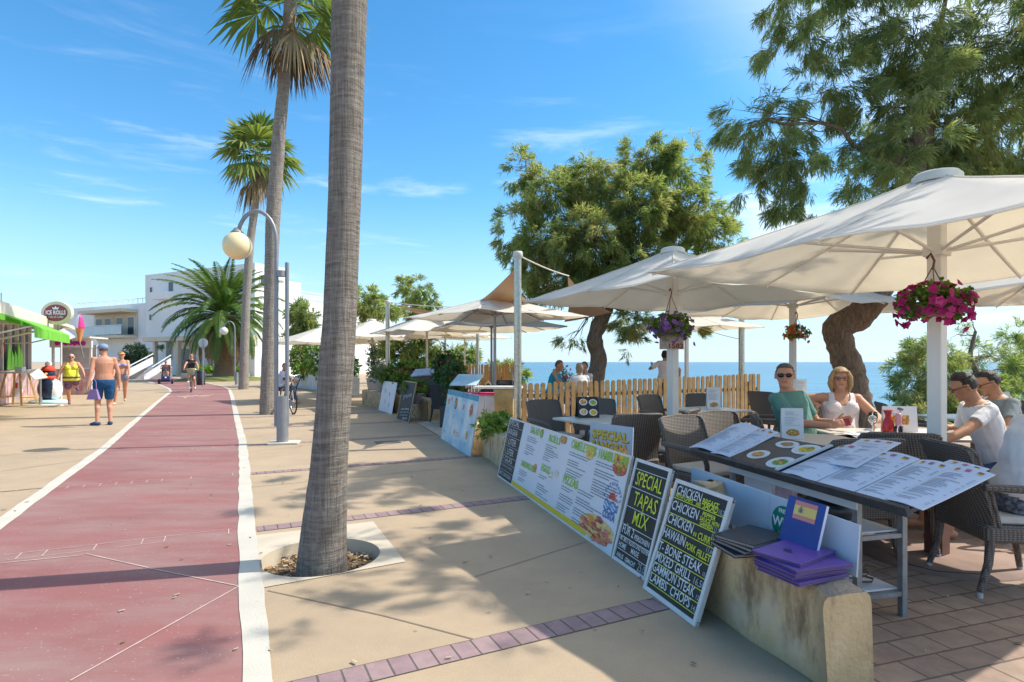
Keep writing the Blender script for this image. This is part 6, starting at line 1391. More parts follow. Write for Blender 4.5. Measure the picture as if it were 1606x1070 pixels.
        dn2 = Vector((0, 0, -1)) - fdv * fdv.dot(Vector((0, 0, -1))); dn2 = dn2.normalized()
        heel = ank - fdv * .035 * k + dn2 * .038 * k; toe = ank + fdv * .165 * k + dn2 * .052 * k
        cap(FOOT, heel, ank + fdv * .09 * k + dn2 * .042 * k, .036 * k, .036 * k, sd); cap(FOOT, ank + fdv * .08 * k + dn2 * .046 * k, toe, .036 * k, .024 * k, sd); J[nm + 'ank'] = (ank, fdv, dn2)
    # fuse
    V = []; F = []
    for vs, fs in geo: o = len(V); V += [tuple(v) for v in vs]; F += [tuple(i + o for i in q) for q in fs]
    me = bpy.data.meshes.new('body'); me.from_pydata(V, [], F); o = bpy.data.objects.new('body_source', me); COL.objects.link(o)
    rm = o.modifiers.new('fuse', 'REMESH'); rm.mode = 'VOXEL'; rm.voxel_size = vox; rm.use_smooth_shade = True
    sm = o.modifiers.new('soften', 'SMOOTH'); sm.factor = .5; sm.iterations = 3 if vox < .01 else 2
    dg = bpy.context.evaluated_depsgraph_get(); bm_ = bpy.data.meshes.new_from_object(o.evaluated_get(dg)); bpy.data.objects.remove(o); bpy.data.meshes.remove(me)
    bm_.name = 'body'; body = bpy.data.objects.new('body', bm_); COL.objects.link(body); body.parent = root
    bm_.materials.clear(); bm_.materials.append(skin); bm_.materials.append(LIPS); bm_.materials.append(EYE)
    nv = len(bm_.vertices); co = np.empty(nv * 3, np.float32); bm_.vertices.foreach_get('co', co); co = co.reshape(-1, 3)
    no = np.array([v.normal[:] for v in bm_.vertices], np.float32)
    # region of every vertex
    best = np.full(nv, 1e9); reg = np.zeros(nv, int); par = np.zeros(nv); side = np.zeros(nv)
    rel = co - np.array(pel); tt = rel @ np.array(a) / tlen; X = rel @ np.array(s0); Y = rel @ np.array(f)
    ws = np.interp(tt, [q[0] for q in sec], [q[1] for q in sec]) * k * fat; ds = np.interp(tt, [q[0] for q in sec], [q[2] for q in sec]) * k * fat + np.where(Y > 0, belly * .7, 0)
    dt = (np.sqrt((X / ws) ** 2 + (Y / ds) ** 2) - 1) * np.minimum(ws, ds) + np.where(tt < -.2, 9, 0) + np.where(tt > 1.03, 9, 0)
    best = dt; par = tt.copy()
    for rg, p, q, r0, r1, sd in prims:
        p_ = np.array(p); d = np.array(q - p); L2 = max(1e-9, d @ d); t = np.clip((co - p_) @ d / L2, 0, 1); dist = np.linalg.norm(co - p_ - t[:, None] * d, axis=1) - (r0 + (r1 - r0) * t)
        mk = dist < best; best = np.where(mk, dist, best); 
        if rg == TORSO: reg = np.where(mk, TORSO, reg); par = np.where(mk, tt, par)
        else: reg = np.where(mk, rg, reg); par = np.where(mk, t, par); side = np.where(mk, sd, side)
    hl = (co - np.array(hc)) / k; hx = hl @ np.array(hs); hy = hl @ np.array(hf); hz_ = hl @ np.array(hu)
    dh_ = np.sqrt((hx / .076) ** 2 + (hy / .094) ** 2 + ((hz_ - .0) / .115) ** 2)
    mk = ((dh_ < 1.45) & (hz_ > -.115) & ((hz_ > -.075) | (hy > .0)) & np.isin(reg, (NECK, TORSO))) | ((dh_ < 1.5) & (hz_ > -.06)); reg = np.where(mk, HEAD, reg)
    # mouth and eyes as patches of the same skin surface
    mi = np.zeros(len(bm_.polygons), np.int32); fc = np.empty(len(bm_.polygons) * 3, np.float32); bm_.polygons.foreach_get('center', fc); fc = fc.reshape(-1, 3); fl_ = (fc - np.array(hc)) / k; fx, fy, fz = fl_ @ np.array(hs), fl_ @ np.array(hf), fl_ @ np.array(hu)
    front = fy > .05
    mi[front & (np.abs(fx) < .024) & (np.abs(fz + .052) < max(.0075, vox * .6))] = 1
    if vox < .011:
        for ex in (-.031, .031): mi[front & (np.abs(fx - ex) < .011) & (np.abs(fz - .008) < .0065)] = 2
    bm_.polygons.foreach_set('material_index', mi); bm_.update()
    # shells
    loops = np.empty(len(bm_.loops), np.int32); bm_.loops.foreach_get('vertex_index', loops); ls = np.array([p.loop_start for p in bm_.polygons]); lt = np.array([p.loop_total for p in bm_.polygons])
    polys = [loops[s_:s_ + n_] for s_, n_ in zip(ls, lt)]
    def shell(name, vm, m_, off, wrinkle=0.0, extra=None, hang=0.0, parent=None, smooth_it=0):
        keep = [p for p in polys if vm[p].all()]
        if not keep: return None
        used = np.unique(np.concatenate(keep)); ix = -np.ones(nv, int); ix[used] = np.arange(len(used))
        of = off if np.ndim(off) == 0 else off[used][:, None]
        P_ = co[used] + no[used] * of
        if wrinkle:
            w_ = np.array([mnoise.noise(Vector(c) * 13) + .6 * mnoise.noise(Vector((c[0] * 31, c[1] * 31, c[2] * 14))) for c in P_]); P_ = P_ + no[used] * (w_ * wrinkle)[:, None]
        FF = [tuple(ix[p]) for p in keep]; ec = {}
        for q in FF:
            for i in range(len(q)):
                e = (q[i], q[(i + 1) % len(q)]); ec[e] = ec.get(e, 0) + 1
        V_ = [tuple(p) for p in P_]; inner = {}
        for (i, j) in list(ec):
            if (j, i) not in ec:
                for v in (i, j):
                    if v not in inner: inner[v] = len(V_); V_.append(tuple(co[used[v]] + no[used[v]] * .0005))
                FF.append((j, i, inner[i], inner[j]))
        me2 = bpy.data.meshes.new(name); me2.from_pydata(V_, [], FF); me2.materials.append(m_); me2.polygons.foreach_set('use_smooth', [True] * len(FF)); ob = bpy.data.objects.new(name, me2); COL.objects.link(ob); ob.parent = parent or root
        if extra:
            b_ = MB(); extra(b_); base = len(me2.vertices)
        return ob
    C_ = dict(reg=reg, t=par, tt=tt, X=X / k, Y=Y / k, z=co[:, 2], side=side, hx=hx, hy=hy, hz=hz_, k=k)
    for nm, fn, m_, off, wr_ in clothes:
        of = off(C_) if callable(off) else off
        shell(nm, fn(C_), m_, of, wr_)
    if shoe:
        smask = (reg == FOOT) & ((co[:, 2] < .085 * k) | True); shell('shoes', smask, shoe, .006)
    if hair is not None:
        isH = np.isin(reg, (HEAD, NECK))
        line = .064 + .016 * (1 - (hx / .08) ** 2)
        if hairstyle in ('short', 'quiff'): hm = isH & ((hz_ > line) | ((hy < .022) & (hz_ > -.045 + np.abs(hx) * .3)) & ~((np.abs(hx) > .068) & (np.abs(hz_) < .028) & (hy > -.022))) & (hz_ > -.07)
        elif hairstyle == 'bob': hm = isH & ((hz_ > line - .01) | ((hy < .045) & (hz_ > -.10)))
        elif hairstyle == 'crop': hm = isH & ((hz_ > line + .005) | ((hy < .0) & (hz_ > -.03)))
        else: hm = isH & ((hz_ > line) | ((hy < .02) & (hz_ > -.09)))
        offh = {'short': .009, 'quiff': .009, 'crop': .007, 'bob': .016}.get(hairstyle, .015)
        ofa = np.full(nv, offh * k) + np.where(hz_ > .07, .006 * k, 0) * (1 if hairstyle != 'crop' else .2)
        if hairstyle == 'quiff': ofa = ofa + np.where((hz_ > .06) & (hy > 0), .008 * k, 0)
        if hairstyle in ('short', 'quiff', 'crop'): ofa = ofa * np.clip(.18 + np.where(hy > .0, (hz_ - line) / .035, (hz_ + .045) / .05), .18, 1)
        hob = shell('hair', hm, hair, ofa, .003)
        if hairstyle == 'bob' and hob:
            b_ = MB()
            for sd in (-1, 1):
                b_.tube([hp(sd * .060, .03, .085), hp(sd * .086, .030, .02), hp(sd * .090, .018, -.06), hp(sd * .080, .02, -.135)], [.022 * k, .030 * k, .032 * k, .012 * k], 8, flat=1.5); b_.tube([hp(sd * .055, -.06, .05), hp(sd * .075, -.055, -.05), hp(sd * .06, -.05, -.15)], [.03 * k, .042 * k, .014 * k], 8)
            b_.tube([hp(0, -.085, .06), hp(0, -.10, -.05), hp(0, -.085, -.155)], [.03 * k, .05 * k, .018 * k], 8); b_.build('hair_lengths', hair, root)
        if hairstyle == 'bun':
            b_ = MB(); b_.ball(hp(0, -.085, .075), .04 * k, 10); b_.build('hair_bun', hair, root)
    for ex in extras:
        if ex == 'sunglasses' or ex == 'glasses':
            b_ = MB()
            for sd in (-1, 1):
                c = hp(sd * .034, .094, .010)
                if ex == 'sunglasses': b_.ball(c, (.030 * k, .008 * k, .021 * k), 10, rot=Mh)
                else: b_.tube([c + (hs * .029 * math.cos(q) + hu * .020 * math.sin(q)) * k for q in np.linspace(0, 2 * PI, 13)], .0026 * k, 5)
                b_.tube([hp(sd * .062, .088, .018), hp(sd * .082, .02, .020), hp(sd * .082, -.02, .012)], .003 * k, 5)
            b_.tube([hp(-.012, .102, .018), hp(.012, .102, .018)], .004 * k, 5); b_.build('sunglasses' if ex == 'sunglasses' else 'glasses', SHADES, root)
        elif ex[0] == 'cap':
            b_ = MB(); b_.ball(hp(0, -.005, .055), (.092 * k, .108 * k, .078 * k), 14, rot=Mh); b_.ball(hp(0, .11, .048), (.072 * k, .075 * k, .010 * k), 12, rot=Mh); b_.build('cap', ex[1], root)
        elif ex[0] == 'visor':
            b_ = MB(); b_.tube([hp(.088 * math.sin(q), .104 * math.cos(q), .06) for q in np.linspace(0, 2 * PI, 20)], .014 * k, 6, flat=1); b_.ball(hp(0, .11, .055), (.085 * k, .08 * k, .009 * k), 12, rot=Mh); b_.build('sun_visor', ex[1], root)
        elif ex[0] == 'phone':
            wr, fd2, pal, wd_ = J[ex[1]]; c = Minv.inverted() @ (wr + fd2 * .11 + pal * .03) + O
            t = thing('mobile_phone', ex[2], 'phone', c, rz); b_ = MB(); Mp = Matrix((wd_, fd2, pal)).transposed(); b_.rbox((0, 0, 0), (.07, .145, .009), .008, rot=Mp); b_.build('phone_body', ex[3], t)
            b_ = MB(); b_.box(pal * .0052, (.062, .13, .0012), rot=Mp); b_.build('screen', SHADES, t)
    return root
tshirt = lambda lo=.02, sl=.62: (lambda c: ((c['reg'] == TORSO) & (c['tt'] > lo) & ~((c['tt'] > .985))) | ((c['reg'] == UARM) & (c['t'] < sl)) | ((c['reg'] == NECK) & (c['t'] < .12)))
tank = lambda lo=.02: (lambda c: ((c['reg'] == TORSO) & (c['tt'] > lo) & (c['tt'] < .93 - .22 * np.exp(-(c['X'] / .075) ** 2) * (c['Y'] > 0) - np.where(np.abs(c['X']) > .125, .12, 0)) ) | ((c['reg'] == TORSO) & (np.abs(np.abs(c['X']) - .095) < .028) & (c['tt'] > .8)))
trousers = lambda hi=.06, th=9, sh=-1: (lambda c: ((c['reg'] == TORSO) & (c['tt'] < hi)) | ((c['reg'] == THIGH) & (c['t'] < th)) | ((c['reg'] == SHIN) & (c['t'] < sh)))
DENIM = cloth('blue_denim', (.03, .10, .16), .2); TEAL = cloth('grey_green_cotton', (.10, .235, .20)); WHITEC = cloth('white_cotton', (.74, .72, .72), .03); PINKW = cloth('pale_pink_white_jersey', (.72, .64, .64), .03); GREYC = cloth('grey_cotton', (.22, .25, .26)); NAVYC = cloth('navy_cotton', (.012, .03, .10)); BLUESW = cloth('blue_swim_shorts', (.006, .075, .20), .12); YELC = cloth('bright_yellow_vest', (.78, .76, .06), .04); TURQ = cloth('turquoise_cotton', (.0, .26, .42)); BLACKC = cloth('black_cotton', (.02, .02, .024)); PATT = mat('patterned_shorts', (.30, .14, .25), .85, 0, 30, col2=(.05, .04, .09)); PAISLEY = mat('navy_patterned_cotton', (.22, .24, .28), .85, 0, 38, col2=(.015, .02, .06))
# seated diners near us -------------------------------------------------------
def seatxy(x, y, dx, dy): return dict(loc=(x, y), rz=math.atan2(dx, -dy))
camdir = lambda x, y: (-x, -y, .08)
sx, sy = 2.80, 5.58
person('man in grey-green T-shirt and sunglasses, sitting and holding a red phone', (sx, sy), math.atan2(.6, .8), 1.80, 1.12, SK_RED, seat=.56, lean=(.0, .24, 1), twist=R(-8), head_dir=(-.42, -.9, -.02), hands={'R': P(1300, 668, 5.28), 'R_dir': (.85, -.3, .25), 'L': P(1312, 662, 5.5), 'L_dir': (.7, -.6, .25)}, legs={'R': (3.50, 5.05, .30), 'L': (3.42, 5.35, .10), 'R_knee': (.4, -.2, 1), 'L_knee': (.4, -.2, 1)}, vox=.0075, clothes=[('trousers', trousers(.06, 9, .8), DENIM, .010, .004), ('t_shirt', tshirt(.0, .72), TEAL, .010, .006)], hair=HG, hairstyle='short', extras=['sunglasses', ('phone', 'R', 'red-cased mobile phone in the hands of the man in green', mat('red_phone', (.35, .02, .03), .4))], belly=.05, finger_curl=1.0)
sx, sy = 3.36, 5.86
person('blonde woman in white vest and glasses sitting at the carafe table', (sx, sy), math.atan2(-.30, .95), 1.70, 1.10, SK_RED, seat=.56, lean=(.03, .22, 1), head_dir=(-.38, -.92, -.05), hands={'R': P(1283, 636, 5.95), 'R_dir': (-.5, .1, -.8), 'L': P(1368, 660, 5.55), 'L_dir': (-.2, -.7, -.5)}, elbow={'R': (-.3, .4, .2), 'L': (1, .2, -.5)}, legs={'R': (3.2, 5.25, .075), 'L': (3.5, 5.25, .075)}, vox=.0075, female=True, clothes=[('trousers', trousers(.06, 9, .9), NAVYC, .010, .004), ('vest_top', tank(.0), PINKW, .010, .004)], hair=HBL, hairstyle='bob', extras=['glasses'], belly=.06)
sx, sy = 3.98, 4.66
person('dark-haired boy in white T-shirt bending over the table', (sx, sy), math.atan2(-.95, -.22), 1.74, .95, SK_TAN, seat=.56, lean=(.0, -.38, 1), head_dir=(-.85, .42, -.42), head_up=(-.4, 0, .9), hands={'L': P(1470, 697, 4.42), 'L_dir': (-.95, -.1, -.1), 'L_palm': (0, 0, -1), 'R': P(1478, 683, 4.85), 'R_dir': (-.9, -.3, .1)}, elbow={'L': (.4, -.4, -.8), 'R': (.4, .5, -.8)}, legs={'L': (3.42, 4.50, .09), 'R': (3.42, 4.78, .09), 'L_knee': (-.5, 0, 1), 'R_knee': (-.5, 0, 1)}, vox=.0075, clothes=[('shorts', trousers(.06, .82), NAVYC, .012, .004), ('t_shirt', tshirt(.0, .62), WHITEC, .009, .006)], hair=HB, hairstyle='quiff', extras=['glasses'])
sx, sy = 4.66, 5.32
person('dark-haired boy in grey T-shirt behind the boy in white', (sx, sy), math.atan2(-.97, -.1), 1.72, .95, SK_TAN, seat=.56, lean=(.0, -.30, 1), head_dir=(-.88, .30, -.40), head_up=(-.4, 0, .9), hands={'L': (4.12, 5.1, .78), 'R': (4.12, 5.42, .78)}, legs={'L': (4.2, 5.15, .09), 'R': (4.2, 5.4, .09)}, vox=.009, clothes=[('shorts', trousers(.06, .82), BLACKC, .012, .004), ('t_shirt', tshirt(.0, .62), GREYC, .013, .006)], hair=HB, hairstyle='short', extras=['glasses'])
sx, sy = 3.14, 3.60
person('person in white blouse leaning forward in the nearest armchair, cut by the right edge', (sx, sy), R(78), 1.68, 1.05, SK_TAN, seat=.555, lean=(.05, -.36, 1), head_dir=(.9, -.2, -.3), hands={'R': (3.62, 3.30, .72), 'L': (3.66, 3.72, .74)}, elbow={'R': (-.2, -.4, -.8)}, legs={'R': (3.55, 3.42, .09), 'L': (3.55, 3.66, .09)}, vox=.009, female=True, clothes=[('skirt', trousers(.10, .95), PAISLEY, .016, .004), ('blouse', tshirt(-.02, .55), WHITEC, .018, .008)], hair=HB, hairstyle='long')
# people on the promenade -----------------------------------------------------
p = G(163, 667)
person('shirtless man in cap and blue swim shorts standing with his back to us', (p.x, p.y), math.atan2(-.62, -.78), 1.80, 1.06, SK_RED, lean=(0, .02, 1), head_dir=(-.95, .25, -.08), hands={'L': P(138, 604, 12.45), 'R': P(188, 606, 12.9)}, elbow={'L': (.3, -.5, -.7), 'R': (.7, .3, -.4)}, vox=.011, feet={'L': (-.95, .2, 0), 'R': (-.7, .7, 0)}, clothes=[('swim_shorts', trousers(.10, .80), BLUESW, .020, .006)], hair=HG, hairstyle='crop', extras=[('cap', cloth('faded_blue_cap', (.22, .30, .48)))], shoe=cloth('blue_sandals', (.02, .08, .20)), belly=.04)
t = thing('beach_bag', 'small mauve bag hanging beside the shirtless man', 'bag', P(147, 618, 12.4)); mb = MB()
mb.add([(-.13, -.04, -.12), (.13, -.04, -.12), (.13, .04, -.12), (-.13, .04, -.12), (-.07, -.02, .10), (.07, -.02, .10), (.07, .02, .10), (-.07, .02, .10)], [(3, 2, 1, 0), (4, 5, 6, 7), (0, 1, 5, 4), (1, 2, 6, 5), (2, 3, 7, 6), (3, 0, 4, 7)]); mb.build('bag', cloth('mauve_cloth', (.27, .17, .36)), t); mb = MB(); mb.tube([(-.06, 0, .09), (-.05, 0, .26), (0, 0, .33), (.05, 0, .26), (.06, 0, .09)], .008, 5); mb.build('strap', MATS['mauve_cloth'], t)
p = G(112, 638)
person('stout grey-haired woman in bright yellow vest and patterned shorts walking towards us', (p.x, p.y), R(34), 1.66, 1.24, SK_RED, head_dir=(.6, -.8, 0), hands={'R': P(90, 596, 17.7), 'L': P(137, 596, 17.8)}, elbow={'R': (-.8, .3, 0), 'L': (.8, .3, 0)}, legs={'R': tuple(G(109, 637) + Vector((0, 0, .08))), 'L': tuple(G(124, 632) + Vector((0, 0, .14)))}, feet={'L': (.7, -.6, -.3), 'R': (.6, -.8, 0)}, vox=.013, female=True, clothes=[('shorts', trousers(.12, .72), PATT, .022, .004), ('vest', tank(-.12), YELC, lambda c: .010 + np.clip(.25 - c['tt'], 0, .35) * .05, .004)], hair=HWHITE, hairstyle='crop', extras=['sunglasses'], shoe=cloth('purple_sandals', (.10, .07, .2)), belly=.07)
p = G(191, 634.5)
person('woman in blue bikini with ginger hair walking behind the shirtless man', (p.x, p.y), R(26), 1.74, 1.12, SK_RED, head_dir=(.5, -.85, -.05), hands={'R': P(178, 590, 18.6), 'L': P(203, 594, 18.7)}, vox=.013, female=True, legs={'R': tuple(G(180, 635) + Vector((0, 0, .08))), 'L': tuple(G(196, 633) + Vector((0, 0, .08)))}, clothes=[('bikini_bottom', trousers(.16, .20), mat('grey_flower_print', (.30, .28, .36), .8, 0, 40, col2=(.12, .13, .22)), .008, .002), ('bikini_top', lambda c: (c['reg'] == TORSO) & (c['tt'] > .60) & (c['tt'] < .76), mat('blue_white_print', (.45, .48, .70), .8, 0, 35, col2=(.06, .08, .35)), .008, .0)], hair=HGINGER, hairstyle='short', extras=[('visor', mat('straw_orange', (.62, .36, .12), .8))], shoe=cloth('beige_sandals', (.5, .4, .3)), belly=.05)
p = Vector((-28.6, 39.5, 0))
person('distant walker in white with dark shoulder bag in front of the hotel', (p.x, p.y), R(160), 1.75, 1.0, SK_TAN, head_dir=(0, 1, 0), vox=.02, fingers=False, clothes=[('trousers', trousers(.06, 9, .95), cloth('pale_trousers', (.6, .58, .55)), .015, .0), ('shirt', tshirt(-.05, .7), WHITEC, .018, .0)], hair=HWHITE, hairstyle='crop')
t = thing('shoulder_bag', 'dark bag on the back of the distant walker in white', 'bag', (p.x - .02, p.y - .24, 1.25)); mb = MB(); mb.ball((0, 0, 0), (.17, .09, .22), 10); mb.build('bag', BLACKC, t); mb = MB(); mb.tube([(-.12, .02, .15), (0, .1, .3), (.13, .05, .1)], .015, 5); mb.build('strap', BLACKC, t)
# diners and others beyond the fence
person('man in turquoise shirt with hands at his face beyond the picket fence', (.88, 13.05), R(75), 1.86, 1.05, SK_TAN, seat=.60, lean=(.0, -.25, 1), head_dir=(.85, -.35, -.2), hands={'L': P(874, 590, 12.9), 'L_dir': (-.2, .1, 1), 'R': P(870, 589, 12.7), 'R_dir': (-.1, .2, 1)}, elbow={'L': (.4, .3, -.8), 'R': (.4, -.3, -.8)}, legs={'L': (1.35, 13.2, .09), 'R': (1.35, 12.9, .09)}, vox=.013, clothes=[('trousers', trousers(.06, 9, .9), NAVYC, .012, 0), ('t_shirt', tshirt(0, .8), TURQ, .015, .004)], hair=HG, hairstyle='short')
person('fair-haired woman in white seated with her back to us beyond the fence', (1.50, 12.5), R(195), 1.70, 1.0, SK_PALE, seat=.58, lean=(.0, -.1, 1), head_dir=(-.5, .85, 0), hands={'L': (1.2, 13.0, .78), 'R': (1.6, 12.95, .78)}, legs={'L': (1.4, 13.0, .09), 'R': (1.6, 13.0, .09)}, vox=.013, female=True, clothes=[('trousers', trousers(.06, 9, .9), WHITEC, .012, 0), ('blouse', tshirt(0, .8), WHITEC, .015, .004)], hair=mat('ash_hair', (.32, .24, .15), .6, .2, 30), hairstyle='long')
person('seated person with reddish face half hidden by the middle tree trunk', (1.78, 13.6), R(-60), 1.78, 1.0, SK_RED, seat=.58, lean=(0, -.1, 1), head_dir=(-.8, -.5, 0), legs={'L': (1.4, 13.4, .09), 'R': (1.4, 13.7, .09)}, hands={'L': (1.35, 13.5, .78), 'R': (1.35, 13.75, .78)}, vox=.015, clothes=[('trousers', trousers(.06, 9, .9), NAVYC, .012, 0), ('shirt', tshirt(0, .7), PINKW, .015, 0)], hair=HG, hairstyle='short')
px_ = (1043 - CX) / FPX * 14.9
person('woman in pinkish white top with raised arm, standing by the sea beyond the fence', (px_, 14.9), R(185), 1.70, 1.08, SK_TAN, head_dir=(-.15, 1, .05), hands={'L': P(1024, 574, 15.1), 'L_dir': (-.3, .5, .6), 'R': P(1066, 592, 14.7)}, elbow={'L': (-.8, 0, -.5), 'R': (.8, 0, -.3)}, vox=.013, female=True, clothes=[('trousers', trousers(.10, 9, .95), BLACKC, .012, 0), ('loose_top', tshirt(-.06, .85), cloth('pinkish_white_linen', (.74, .62, .58), .03), lambda c: .018 + np.clip(.5 - c['tt'], 0, .6) * .04, .008)], hair=HB, hairstyle='bun')
for i, (px, lb) in enumerate(((596, 'person in white shirt on the far terrace, seen beside a companion'), (605, 'person in white with brown hair nearest the farther steel post'))):
    Yq = 29.0; person(lb, ((px - CX) / FPX * Yq, Yq + i * .3), R(170 + 20 * i), 1.85 - .03 * i, 1.0, SK_RED, head_dir=(.2, 1, 0), vox=.02, fingers=False, clothes=[('trousers', trousers(.06, 9, .95), cloth('light_blue_trousers', (.25, .36, .55)), .014, 0), ('shirt', tshirt(-.02, .7), WHITEC, .018, 0)], hair=mat('red_brown_hair', (.16, .06, .03), .6), hairstyle='short')
person('person in white shirt seated by the flower planter behind the lamp post', ((441 - CX) / FPX * 19.2, 19.2), R(100), 1.75, 1.05, SK_RED, seat=.56, lean=(0, -.15, 1), head_dir=(.8, -.3, -.1), legs={'L': (-7.3, 19.3, .09), 'R': (-7.3, 19.0, .09)}, hands={'L': (-7.25, 19.3, .75), 'R': (-7.25, 19.0, .75)}, vox=.016, clothes=[('trousers', trousers(.06, 9, .9), NAVYC, .014, 0), ('shirt', tshirt(0, .75), cloth('lilac_white_shirt', (.62, .60, .72)), .018, .004)], hair=mat('auburn_hair', (.20, .08, .05), .6), hairstyle='short')
# ------------------------------------------------------------------ hotel
HOTEL = mat('hotel_render', (.80, .79, .77), .85, .05, .4, bump=.08, bscale=20); HOTELC = mat('cream_render', (.62, .55, .42), .85, .05, .5); HWIN = mat('dark_window_glass', (.05, .07, .09), .12, .2, .5); RAILW = mat('white_rail', (.75, .76, .77), .5, .03, 3); PANEG = mat('balcony_glass', (.42, .52, .56), .15, .1, .5)
hc_ = Vector((-25.1, 56, 0)); hl_ = Vector((-40.9, 64, 0)); ht_ = Vector((-23.4, 59.2, 0)); hr_ = Vector((-15.5, 74.3, 0)); back = Vector((-8, 16, 0))
root = thing('hotel', 'white cubic hotel with roof terrace behind the date palm', 'building', hc_)
def foot(pts): return [(p.x, p.y) for p in pts]
mb = MB(); mb.prism(foot([hl_, hc_, ht_, ht_ + Vector((-15.8, 8, 0))]), 0, 11.1); mb.build('tower_wall', HOTEL, root, world=True)
mb = MB(); mb.prism(foot([ht_ + Vector((.05, .1, 0)), hr_, hr_ + Vector((-15.8, 8, 0)), ht_ + Vector((-15.7, 8.1, 0))]), 0, 7.9); mb.build('wing_wall', HOTEL, root, world=True)
mb = MB(); mb.prism(foot([hl_ + Vector((-15.5, 8, 0)), hl_ + Vector((-.05, .05, 0)), hl_ + Vector((4, 8, 0)), hl_ + Vector((-11, 16, 0))]), 0, 8.0); mb.build('side_wing_wall', HOTEL, root, world=True)
df_ = (hl_ - hc_).normalized(); nf_ = Vector((-df_.y, df_.x, 0)); nf_ = nf_ if nf_.y < 0 else -nf_
dr_ = (hr_ - hc_).normalized(); nr_ = Vector((dr_.y, -dr_.x, 0))
def win(o, d, n, s, z, w_, h, frame=True, parent=root, glass=HWIN, nm='window'):
    c = o + d * s + n * .03 + Vector((0, 0, z)); ang = math.atan2(d.y, d.x)
    m1 = MB(); m1.box(c, (w_, .10, h), ang); f = m1.build(nm, RAILW, parent, world=True)
    m2 = MB(); m2.box(c + n * .05, (w_ - .14, .03, h - .14), ang); m2.build('pane', glass, f, world=True)
def on_face(px, py, o, d):
    """distance along a face and height for a photo pixel"""
    a = (px - CX) / FPX; s = (a * o.y - o.x) / (d.x - a * d.y); Y = o.y + d.y * s; return s, CAMH + (HY - py) / FPX * Y
for px, py, w_, h in ((238, 455, .55, .7), (237, 498, .5, .75), (269, 450, .9, 1.1), (330, 452, 1.0, 1.2), (355, 470, 1.0, 1.2), (300, 495, .9, 1.1), (266, 548, 1.1, 2.4), (328, 548, 1.2, 1.9), (378, 550, 1.4, 1.9)):
    s, z = on_face(px, py, hc_, df_); win(hc_, df_, nf_, s, z, w_, h)
s, z = on_face(288, 553, hc_, df_); win(hc_, df_, nf_, s, 1.5, 2.2, 2.7, nm='entrance_door'); s, z = on_face(352, 553, hc_, df_); win(hc_, df_, nf_, s, 1.5, 2.6, 2.7, nm='entrance_door')
for px, py, w_, h in ((414, 441, 1.0, 1.2), (430, 446, 1.1, 1.4), (424, 520, 1.2, 1.4), (470, 515, 1.2, 1.4)):
    s, z = on_face(px, py, hc_, dr_); win(hc_, dr_, nr_, s, z, w_, h)
# small balcony, entrance canopy and its columns
s, z = on_face(262, 462, hc_, df_); mb = MB(); mb.box(hc_ + df_ * s + nf_ * .5 + Vector((0, 0, z - .2)), (2.6, 1.0, .8), math.atan2(df_.y, df_.x)); mb.build('balcony', HOTEL, root, world=True)
s0_, _ = on_face(405, 530, hc_, df_); s1_, _ = on_face(262, 530, hc_, df_); mb = MB(); mb.box(hc_ + df_ * ((s0_ + s1_) / 2) + nf_ * 1.3 + Vector((0, 0, 3.75)), (abs(s1_ - s0_), 2.6, .45), math.atan2(df_.y, df_.x)); mb.build('entrance_canopy', HOTELC, root, world=True)
for px in (276, 312, 345, 385):
    s, _ = on_face(px, 550, hc_, df_); mb = MB(); mb.box(hc_ + df_ * s + nf_ * 2.2 + Vector((0, 0, 1.76)), (.35, .35, 3.52), math.atan2(df_.y, df_.x)); mb.build('column', HOTELC, root, world=True)
# roof terrace railing of the wing
a = ht_ + Vector((.2, .3, 7.9)); b2 = hr_ + Vector((-.2, -.3, 7.9)); mb = MB()
for z in (.35, .65, 1.0): mb.tube([a + Vector((0, 0, z)), b2 + Vector((0, 0, z))], .045, 5)
for i in range(13): p = a.lerp(b2, i / 12); mb.tube([p, p + Vector((0, 0, 1.0))], .05, 5)
mb.build('terrace_railing', RAILW, root, world=True)
mb = MB(); c = ht_ + dr_ * 1.6 + Vector((-1.0, .6, 8.9)); mb.box(c, (1.8, 1.2, 2.0), math.atan2(dr_.y, dr_.x)); mb.build('stair_head', HOTEL, root, world=True)
# side wing: recessed balcony with overhanging roof
a = hl_ + df_ * 1.4; L_ = 8.6; ang = math.atan2(df_.y, df_.x)
mb = MB(); mb.box(a + df_ * L_ / 2 + nf_ * .9 + Vector((0, 0, 7.15)), (L_, 1.8, .35), ang); mb.build('balcony_roof', HOTELC, root, world=True)
mb = MB(); mb.box(a + df_ * L_ / 2 + nf_ * .9 + Vector((0, 0, 4.25)), (L_, 1.8, .3), ang); mb.build('balcony_floor', HOTELC, root, world=True)
mb = MB(); mb.box(a + df_ * L_ / 2 + nf_ * 1.75 + Vector((0, 0, 4.95)), (L_, .05, .95), ang); mb.build('balcony_parapet', PANEG, root, world=True)
mb = MB(); mb.tube([a + nf_ * 1.75 + Vector((0, 0, 5.5)), a + df_ * L_ + nf_ * 1.75 + Vector((0, 0, 5.5))], .05, 5); mb.build('handrail', RAILW, root, world=True)
for s in (1.2, 3.4, 5.8, 7.6): win(a, df_, nf_, s, 5.5, 1.3, 2.1)
mb = MB(); mb.box(a + df_ * L_ / 2 + nf_ * .02 + Vector((0, 0, 5.7)), (L_, .04, 2.5), ang); mb.build('recess_wall', HOTELC, root, world=True)
mb = MB()
for i in range(16): p = hl_ + df_ * (i * .9 + .3) + nf_ * .1 + Vector((0, 0, 8.0)); mb.tube([p, p + Vector((0, 0, .55))], .04, 4)
mb.tube([hl_ + Vector((0, 0, 8.55)), hl_ + df_ * 14 + Vector((0, 0, 8.55))], .035, 4); mb.build('roof_railing', RAILW, root, world=True)
